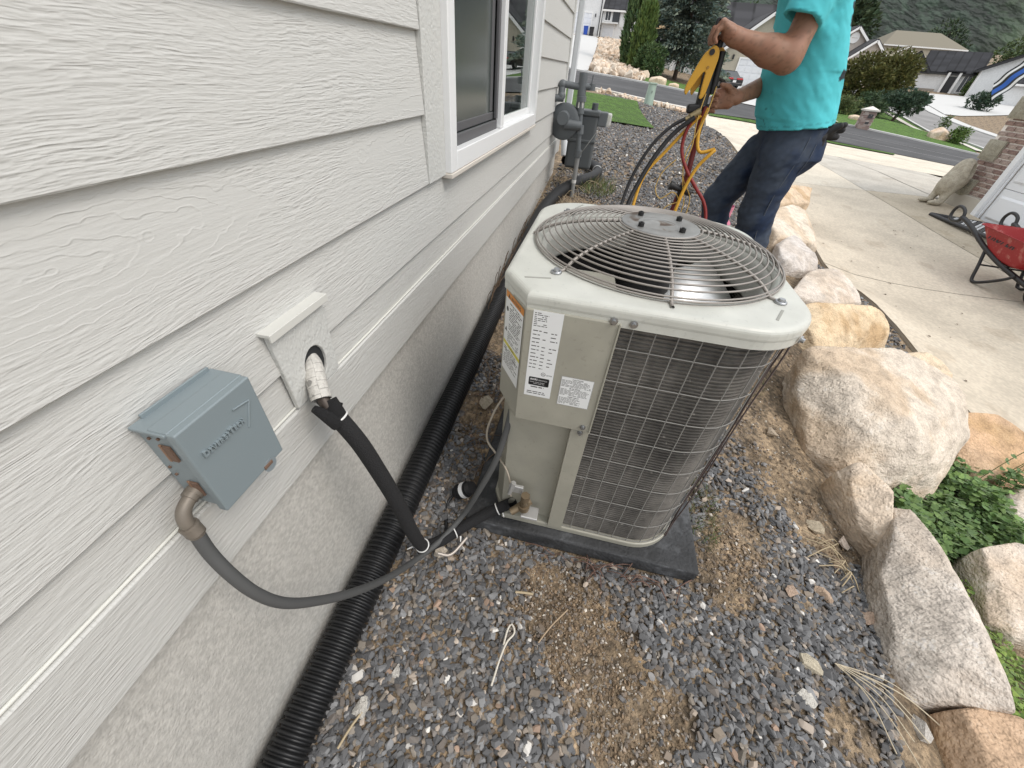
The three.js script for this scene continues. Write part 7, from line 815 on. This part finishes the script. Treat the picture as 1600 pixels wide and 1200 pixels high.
blobTree('garden_tree', 'dark tree beside the white garage far left', 'tree', [1.6, -88], 3.6, [2.6, 2.6, 2.4], 3000, 0.3, [0.05, 0.075, 0.035], [0, 0.2], 661);
[[30, -108, 3.4, 'green tree on the rise left of the tan hipped roof'], [45, -124, 3.0, 'olive tree behind the tan hipped roof, left end'], [68, -128, 3.6, 'dark tree behind the tan hipped roof, right end'], [76, -118, 3.2, 'green tree behind the black roofs of the white house'], [20, -92, 2.8, 'dark green tree between the dark roofed house and the beige gables']].forEach(([x, z, r, l], i) => blobTree('garden_tree', l, 'tree', [x, z], r * 1.25, [r, r * 1.05, r], 2600, 0.32, [[0.07, 0.10, 0.04], [0.10, 0.11, 0.05], [0.05, 0.08, 0.04], [0.08, 0.12, 0.045], [0.05, 0.085, 0.04]][i], [0, 0.25], 671 + i * 9));
{ const [g, c] = rock([[-0.5, 0.3, -0.3], [0.1, 0.55, -0.35], [0.55, 0.3, -0.2], [0.5, 0.2, 0.3], [-0.1, 0.35, 0.4], [-0.55, 0.2, 0.2]], -0.2, 731, [0.6, 0.5, 0.4, 0.5], { det: 14 }); const m = solo('boulder', 'pale boulder with moss at the tip of the corner lawn', 'boulder', g, rockM); m.position.set(22.1, H(22.1, -35.6) + 0.15, -35.6); m.position.add(c); }
for (const [x, z, s, l] of [[17.6, -37.6, 0.7, 'flat pale rock in front of the mound shrub on the lawn'], [18.6, -38.3, 0.55, 'tan rock right of the flat pale rock on the lawn'], [-0.9 + 4.3, -37.4, 1.0, 'tan boulder at the kerb below the round shrub'], [4.6, -37.2, 0.6, 'small upright tan boulder left of the spruce trunk']]) { const [g, c] = rock([[-0.6, 0.3, -0.3], [0.1, 0.42, -0.35], [0.6, 0.3, -0.2], [0.5, 0.2, 0.3], [-0.1, 0.3, 0.4], [-0.55, 0.2, 0.2]], -0.2, Math.round(700 + x * 7), [0.62, 0.52, 0.4, 0.5], { det: 10 }); g.scale(s, s, s); solo('boulder', l, 'boulder', g, rockM).position.set(x, H(x, z) + 0.1 * s, z); }
// ---------------------------------------------------------------- houses across the street
function block(t, { x = 0, y = 0, z = 0, w, d, h, rise, wall, roof, trim, over = 0.35, hip = 0, alongX = false, turn = 0 }) { // walls with a pitched roof; the front faces +z
  const W = alongX ? d : w, D = alongX ? w : d, place = g => g.rotateY((alongX ? Math.PI / 2 : 0) + turn).translate(x, y, z);
  const s = new THREE.Shape(); s.moveTo(-W / 2, -0.6); s.lineTo(W / 2, -0.6); s.lineTo(W / 2, h); if (!hip) s.lineTo(0, h + rise); s.lineTo(-W / 2, h); s.closePath();
  part(t, 'wall', place(triUV(new THREE.ExtrudeGeometry(s, { depth: D, bevelEnabled: false }).translate(0, 0, -D / 2))), wall);
  const k = rise / (W / 2), e = W / 2 + over, rt = 0.16;
  if (hip) { const P = [[-e, h, D / 2 + over], [e, h, D / 2 + over], [e, h, -D / 2 - over], [-e, h, -D / 2 - over], [0, h + rise + k * over, D / 2 - hip], [0, h + rise + k * over, -D / 2 + hip]].map(p => V(...p)); part(t, 'roof', place(new ConvexGeometry([...P, ...P.slice(0, 4).map(p => V(p.x, p.y - 0.18, p.z))])), roof); part(t, 'fascia', place(mg([box(2 * e + 0.06, 0.2, 0.06, 0, h - 0.12, D / 2 + over + 0.035), box(0.06, 0.2, D + 2 * over, -e - 0.035, h - 0.12, 0), box(0.06, 0.2, D + 2 * over, e + 0.035, h - 0.12, 0)])), trim); return; }
  const slope = sgn => { const g = new THREE.BoxGeometry(Math.hypot(e, e * k), rt, D + 2 * over); g.rotateZ(-sgn * Math.atan(k)).translate(sgn * e / 2, h + rise - k * e / 2 + rt * 0.62, 0); return g; };
  part(t, 'roof', place(mg([slope(1), slope(-1)])), roof);
  const rake = sgn => new THREE.BoxGeometry(Math.hypot(e, e * k), 0.26, 0.07).rotateZ(-sgn * Math.atan(k)).translate(sgn * e / 2, h + rise - k * e / 2 - 0.09, D / 2 + over + 0.036);
  part(t, 'fascia', place(mg([rake(1), rake(-1), box(0.07, 0.22, D + 2 * over, e + 0.036, h - k * over - 0.02, 0), box(0.07, 0.22, D + 2 * over, -e - 0.036, h - k * over - 0.02, 0)])), trim);
}
{
  const stucco = tex(128, 128, (u, v) => { const k = 0.95 + 0.08 * (f2(u * 10, v * 10, 3, 10, 10, 3) - 0.5); return [k, k, k]; }, { srgb: true });
  const white = mat([0.78, 0.79, 0.79], 0.7, { map: stucco }), beige = mat([0.56, 0.50, 0.45], 0.85, { map: stucco }), tanW = mat([0.50, 0.46, 0.37], 0.85, { map: stucco }), trim = mat([0.82, 0.82, 0.81], 0.5);
  const shT = (s) => tex(256, 256, (u, v) => { const row = Math.floor(v * 24), k = 0.8 + 0.3 * n2(u * 30 + row * 7.3, row, 30, 24, s) - 0.25 * ((v * 24) % 1 < 0.15 ? 1 : 0); return [k, k, k]; }, { srgb: true });
  const sh = shT(5), roofD = mat([0.032, 0.033, 0.038], 1, { map: rep(sh, 0.3, 0.3) }), roofG = mat([0.06, 0.06, 0.065], 1, { map: rep(sh, 0.3, 0.3) }), roofT = mat([0.25, 0.225, 0.17], 0.9, { map: rep(sh, 0.3, 0.3) });
  const glass = mat([0.03, 0.035, 0.04], 0.05, { metalness: 0.0 }), doorW = mat([0.74, 0.76, 0.79], 0.5), black = mat([0.02, 0.02, 0.022], 0.5), stone = mat([0.36, 0.33, 0.30], 0.95, { map: rep(rockT, 1, 1) });
  const win = (t, x, y, z, w, h, fr = trim) => { const f = part(t, 'window', mg([box(w + 0.16, 0.1, 0.09, x, y + h / 2 + 0.04, z), box(w + 0.16, 0.1, 0.09, x, y - h / 2 - 0.04, z), box(0.09, h, 0.09, x - w / 2 - 0.035, y, z), box(0.09, h, 0.09, x + w / 2 + 0.035, y, z), box(0.05, h, 0.06, x, y, z + 0.01)]), fr); part(f, 'pane', box(w, h, 0.03, x, y, z), glass); };
  const gdoor = (t, x, y, z, w, h, n = 4) => { const f = part(t, 'garage_door', box(w, h, 0.06, x, y + h / 2, z), doorW); for (let i = 0; i < n; i++) for (let k = 0; k < 4; k++) part(f, 'door_panel', rbox(w / 4 - 0.14, h / n - 0.12, 0.03, x - w / 2 + (k + 0.5) * w / 4, y + (i + 0.5) * h / n, z + 0.04, 0.01, 1), doorW); part(t, 'door_trim', mg([box(0.14, h + 0.14, 0.1, x - w / 2 - 0.07, y + h / 2 + 0.07, z + 0.03), box(0.14, h + 0.14, 0.1, x + w / 2 + 0.07, y + h / 2 + 0.07, z + 0.03), box(w - 0.01, 0.14, 0.1, x, y + h + 0.07, z + 0.03)]), trim); };
  { const t = thing('white_house', 'white two storey house uphill at the far left with garage and bins', 'house', [-6, H(-6, -81), -85]);
    block(t, { x: -1.0, w: 6.4, d: 8, h: 6.4, rise: 2.2, wall: white, roof: roofD, trim }); gdoor(t, -0.45, 0, 4.04, 2.5, 2.45); part(t, 'lamp', rbox(0.16, 0.36, 0.16, 1.35, 2.25, 4.1, 0.03), black); part(t, 'downspout', box(0.12, 6.2, 0.1, 2.05, 3.1, 4.06), black);
    block(t, { x: 5.1, z: -1.5, w: 5.6, d: 7, h: 3.2, rise: 1.5, wall: white, roof: roofD, trim, alongX: true }); win(t, 3.15, 2.5, 2.04, 0.8, 1.1); win(t, 4.4, 2.4, 2.04, 0.9, 1.3, black); part(t, 'balcony', box(2.5, 0.18, 0.8, 3.6, 1.65, 2.4), white); gdoor(t, 3.45, 0, 2.04, 1.7, 1.5, 3); part(t, 'door', box(0.7, 1.9, 0.06, 5.4, 2.2, 2.04), white); }
  { const t = thing('bungalow', 'white and tan house with big dark grey roof behind the spruce', 'house', [13.5, H(13.5, -58), -58]);
    block(t, { x: 1.2, z: -4, w: 7.6, d: 8, h: 2.95, rise: 3.0, wall: tanW, roof: roofG, trim }); gdoor(t, 0.9, 0, 0.04, 2.9, 2.25); part(t, 'lamp', rbox(0.18, 0.4, 0.18, -1.35, 2.35, 0.1, 0.03), black); part(t, 'stone_base', box(1.5, 0.7, 0.12, -1.7, 0.35, 0.065), stone); part(t, 'pilaster', box(0.4, 2.8, 0.14, -2.45, 1.4, 0.08), trim);
    block(t, { x: 2, z: -9, w: 16, d: 7.5, h: 3.3, rise: 4.0, wall: tanW, roof: roofG, trim, alongX: true }); block(t, { x: -6.2, z: -4.6, w: 7.4, d: 6, h: 2.5, rise: 1.1, wall: white, roof: roofG, trim, alongX: true }); part(t, 'porch_post', box(0.32, 2.3, 0.32, -7.4, 1.1, -0.8), trim); win(t, -6.2, 1.2, -1.56, 0.7, 1.3); win(t, -4.4, 1.3, -1.56, 1.2, 1.3); }
  { const t = thing('gabled_house', 'beige house with two white edged gables behind the maple', 'house', [35, H(35, -85), -85]);
    block(t, { x: -1.7, z: -4, w: 7.6, d: 8, h: 3.5, rise: 2.75, wall: beige, roof: roofG, trim }); const v = part(t, 'gable_vent', new THREE.CylinderGeometry(0.62, 0.62, 0.1, 28).rotateX(Math.PI / 2).translate(-1.65, 5.05, 0.05), trim); part(v, 'vent_slat', box(0.8, 0.05, 0.03, -1.65, 5.05, 0.115), beige);
    block(t, { x: 0.4, z: -1, w: 5.2, d: 7, h: 2.75, rise: 2.05, wall: beige, roof: roofG, trim }); const a = new THREE.Shape(); a.absarc(0, 0, 1.15, 0, Math.PI); a.closePath(); part(t, 'arch_trim', new THREE.ExtrudeGeometry((() => { const s = new THREE.Shape(); s.absarc(0, 0, 1.38, 0, Math.PI); s.absarc(0, 0, 1.12, Math.PI, 0, true); s.closePath(); return s; })(), { depth: 0.1, bevelEnabled: false }).translate(0.4, 1.9, 2.52), trim); part(t, 'arch_pane', new THREE.ExtrudeGeometry(a, { depth: 0.03, bevelEnabled: false }).translate(0.4, 1.9, 2.51), glass); win(t, 0.4, 1.0, 2.53, 2.0, 1.4);
    part(t, 'eave', mg([box(1.5, 0.25, 0.5, -2.3, 2.55, 0.4), box(0.1, 2.4, 0.1, -2.95, 1.2, 0.1)]), trim); part(t, 'belt_trim', box(2.2, 0.16, 0.08, -2.6, 0.25, 0.05), trim); block(t, { x: 7.0, z: -5, w: 8, d: 7, h: 2.6, rise: 1.4, wall: mat([0.32, 0.25, 0.21], 0.9), roof: roofT, trim, alongX: true }); }
  { const t = thing('hip_roof_house', 'tan house with wide hipped brown roof below the mountain', 'house', [57, H(57, -115), -118]);
    block(t, { w: 14, d: 10, h: 4.6, rise: 2.3, wall: tanW, roof: roofT, trim, hip: 3, alongX: true }); block(t, { x: -3.5, z: 4, w: 5, d: 5, h: 3.0, rise: 1.3, wall: tanW, roof: roofT, trim }); win(t, 3, 3.2, 5.04, 1.6, 1.3); }
  { const t = thing('modern_house', 'white house with black roofs and tall blank garage wall at right', 'house', [48.3, 2.0, -79], -0.5);
    block(t, { x: 10, z: -4, w: 20, d: 8, h: 3.3, rise: 4.9, wall: white, roof: roofD, trim: black, over: 0.5 }); part(t, 'downspout', box(0.1, 3.2, 0.1, 0.15, 1.6, 0.06), trim);
    block(t, { x: -3.2, y: 0.2, z: -6.6, w: 6.4, d: 7, h: 2.7, rise: 2.3, wall: white, roof: roofD, trim: black, alongX: true }); part(t, 'porch_post', box(0.28, 2.7, 0.28, -3.0, 1.5, -2.75), trim); part(t, 'porch_post', box(0.28, 2.7, 0.28, -1.75, 1.5, -2.75), trim); part(t, 'porch_roof', mg([prism([[-3.4, -2.5], [-1.3, -2.5], [-1.3, -3.1], [-3.4, -3.1]], 2.9, 3.05)]), roofD); part(t, 'door', box(0.9, 2.2, 0.08, -2.4, 1.3, -3.05), black); part(t, 'stone_base', box(2.2, 0.8, 0.2, -4.7, 0.5, -2.98), stone); win(t, -0.75, 1.7, -3.04, 0.8, 1.9, trim);
    block(t, { x: -7.6, y: 0.4, z: -6, w: 4.0, d: 6, h: 2.6, rise: 1.9, wall: white, roof: roofD, trim: black }); win(t, -7.6, 1.6, -2.96, 2.3, 1.0, trim);
    block(t, { x: 5.4, z: 1.9, w: 4.6, d: 3.8, h: 2.0, rise: 0.9, wall: white, roof: roofD, trim, alongX: true, over: 0.4 }); }
}
// ---------------------------------------------------------------- mailbox pillar, utility pedestal, bins, car
{
  const x = 15.98, z = -32.75, t = thing('mailbox_pillar', 'brick mailbox pillar with pale stone cap at the lawn edge', 'mailbox', [x, H(x, z), z], -0.15);
  const P = []; const bT = [[0.30, 0.22, 0.19], [0.36, 0.29, 0.26], [0.25, 0.18, 0.16], [0.42, 0.36, 0.32]].map(c => mat(c, 0.9)); part(t, 'core', box(0.62, 0.95, 0.62, 0, 0.45, 0), mat([0.55, 0.5, 0.45], 0.95)); const R = rng(9), bg = box(0.2, 0.07, 0.03);
  for (let r = 0; r < 11; r++) for (let k = 0; k < 3; k++) for (const s of [0, 1]) { const m = part(t, 'brick', bg, bT[Math.floor(R() * 4)]); const o = -0.205 + k * 0.205 + (r % 2 ? 0.03 : -0.02); if (s) { m.position.set(-0.315, 0.04 + r * 0.083, o); m.rotation.y = Math.PI / 2; } else m.position.set(o, 0.04 + r * 0.083, 0.315); }
  part(t, 'cap', mg([rbox(0.8, 0.09, 0.8, 0, 0.985, 0, 0.01), new THREE.ConeGeometry(0.5, 0.16, 4).rotateY(Math.PI / 4).translate(0, 1.11, 0)]), mat([0.62, 0.59, 0.54], 0.8)); const d = part(t, 'mail_door', rbox(0.26, 0.2, 0.05, 0.06, 0.70, 0.33, 0.01), mat([0.05, 0.05, 0.05], 0.5)); part(d, 'handle', rbox(0.05, 0.02, 0.02, 0.06, 0.76, 0.365, 0.004), mat([0.4, 0.4, 0.4], 0.4)); part(t, 'number_plate', rbox(0.2, 0.12, 0.03, 0.05, 0.36, 0.33, 0.005), mat([0.05, 0.05, 0.05], 0.5));
}
{
  const t = thing('utility_pedestal', 'pale green utility pedestal box in the gravel by the street', 'utility box', [2.05, H(2.05, -21.9), -21.9], 0.2), m = mat([0.33, 0.43, 0.36], 0.6);
  part(t, 'housing', new THREE.CylinderGeometry(0.19, 0.24, 0.78, 4).rotateY(Math.PI / 4).translate(0, 0.37, 0), m); part(t, 'lid', rbox(0.32, 0.05, 0.32, 0, 0.785, 0, 0.01), m); part(t, 'latch', rbox(0.05, 0.08, 0.02, 0, 0.5, 0.165, 0.004), mat([0.2, 0.25, 0.22], 0.5));
}
const binAt = (label, x, z, c) => { const t = thing('wheelie_bin', label, 'bin', [x, H(x, z) + 0.06, z]); const m = mat(c, 0.5); part(t, 'body', new THREE.CylinderGeometry(0.46, 0.36, 0.92, 4).rotateY(Math.PI / 4).translate(0, 0.5, 0), m); part(t, 'lid', rbox(0.70, 0.07, 0.76, 0, 0.99, 0.02, 0.03), m); for (const s of [-1, 1]) part(t, 'wheel', cyl(0.11, 0.11, 0.05, 0, 0, 0, 14).rotateZ(Math.PI / 2).translate(s * 0.3, 0.1, -0.3), mat([0.02, 0.02, 0.02], 0.7)); };
binAt('blue wheelie bin in front of the white garage far left', -5.75, -80, [0.02, 0.08, 0.42]); binAt('black wheelie bin right of the blue bin at the white garage', -4.85, -80.1, [0.02, 0.02, 0.024]);
{
  const t = thing('parked_car', 'black car parked on the driveway across the street, red tail lights towards us', 'car', [10.7, H(10.7, -52.6) + 0.06, -52.6], 0.32);
  const black = new THREE.MeshPhysicalMaterial({ color: lin(0.012, 0.012, 0.015), roughness: 0.4, clearcoat: 0.4, clearcoatRoughness: 0.15 }), gl = mat([0.015, 0.02, 0.022], 0.05), ty = mat([0.015, 0.015, 0.016], 0.8);
  const prof = (pts, w, b) => { const s = new THREE.Shape(); pts.forEach(([a, c], i) => i ? s.lineTo(a, c) : s.moveTo(a, c)); return new THREE.ExtrudeGeometry(s, { depth: w - 2 * b, bevelEnabled: true, bevelSize: b, bevelThickness: b, bevelOffset: -b, bevelSegments: 3 }).translate(0, 0, -(w - 2 * b) / 2).rotateY(Math.PI / 2); };
  // length runs along local z, the rear at +z
  part(t, 'body', prof([[-2.4, 0.3], [-2.42, 0.75], [-2.2, 0.97], [-1.5, 1.03], [0.9, 0.92], [2.2, 0.75], [2.42, 0.5], [2.38, 0.28]], 1.86, 0.12), black); const cab = part(t, 'cabin', prof([[-1.95, 0.98], [-1.1, 1.40], [-0.2, 1.43], [0.35, 1.36], [1.15, 0.92]], 1.56, 0.14), gl); part(cab, 'roof_panel', prof([[-1.15, 1.395], [-0.2, 1.445], [0.35, 1.385], [0.3, 1.36], [-0.2, 1.415], [-1.1, 1.37]], 1.42, 0.01), black);
  for (const [z, s] of [[-1.45, 1], [-1.45, -1], [1.5, 1], [1.5, -1]]) { const w = part(t, 'wheel', new THREE.CylinderGeometry(0.34, 0.34, 0.22, 28).rotateZ(Math.PI / 2).translate(s * 0.84, 0.34, -z), ty); part(w, 'rim', new THREE.CylinderGeometry(0.2, 0.2, 0.232, 16).rotateZ(Math.PI / 2).translate(s * 0.84, 0.34, -z), mat([0.3, 0.3, 0.31], 0.35, { metalness: 0.8 })); }
  for (const s of [-1, 1]) part(t, 'tail_light', rbox(0.62, 0.12, 0.06, s * 0.5, 0.82, 2.385, 0.02), mat([0.45, 0.01, 0.015], 0.3)); part(t, 'number_plate', rbox(0.34, 0.16, 0.03, 0, 0.62, 2.42, 0.005), mat([0.7, 0.7, 0.7], 0.5)); part(t, 'bumper', rbox(1.7, 0.2, 0.1, 0, 0.42, 2.40, 0.04), black);
}
renderer.render(scene, camera);
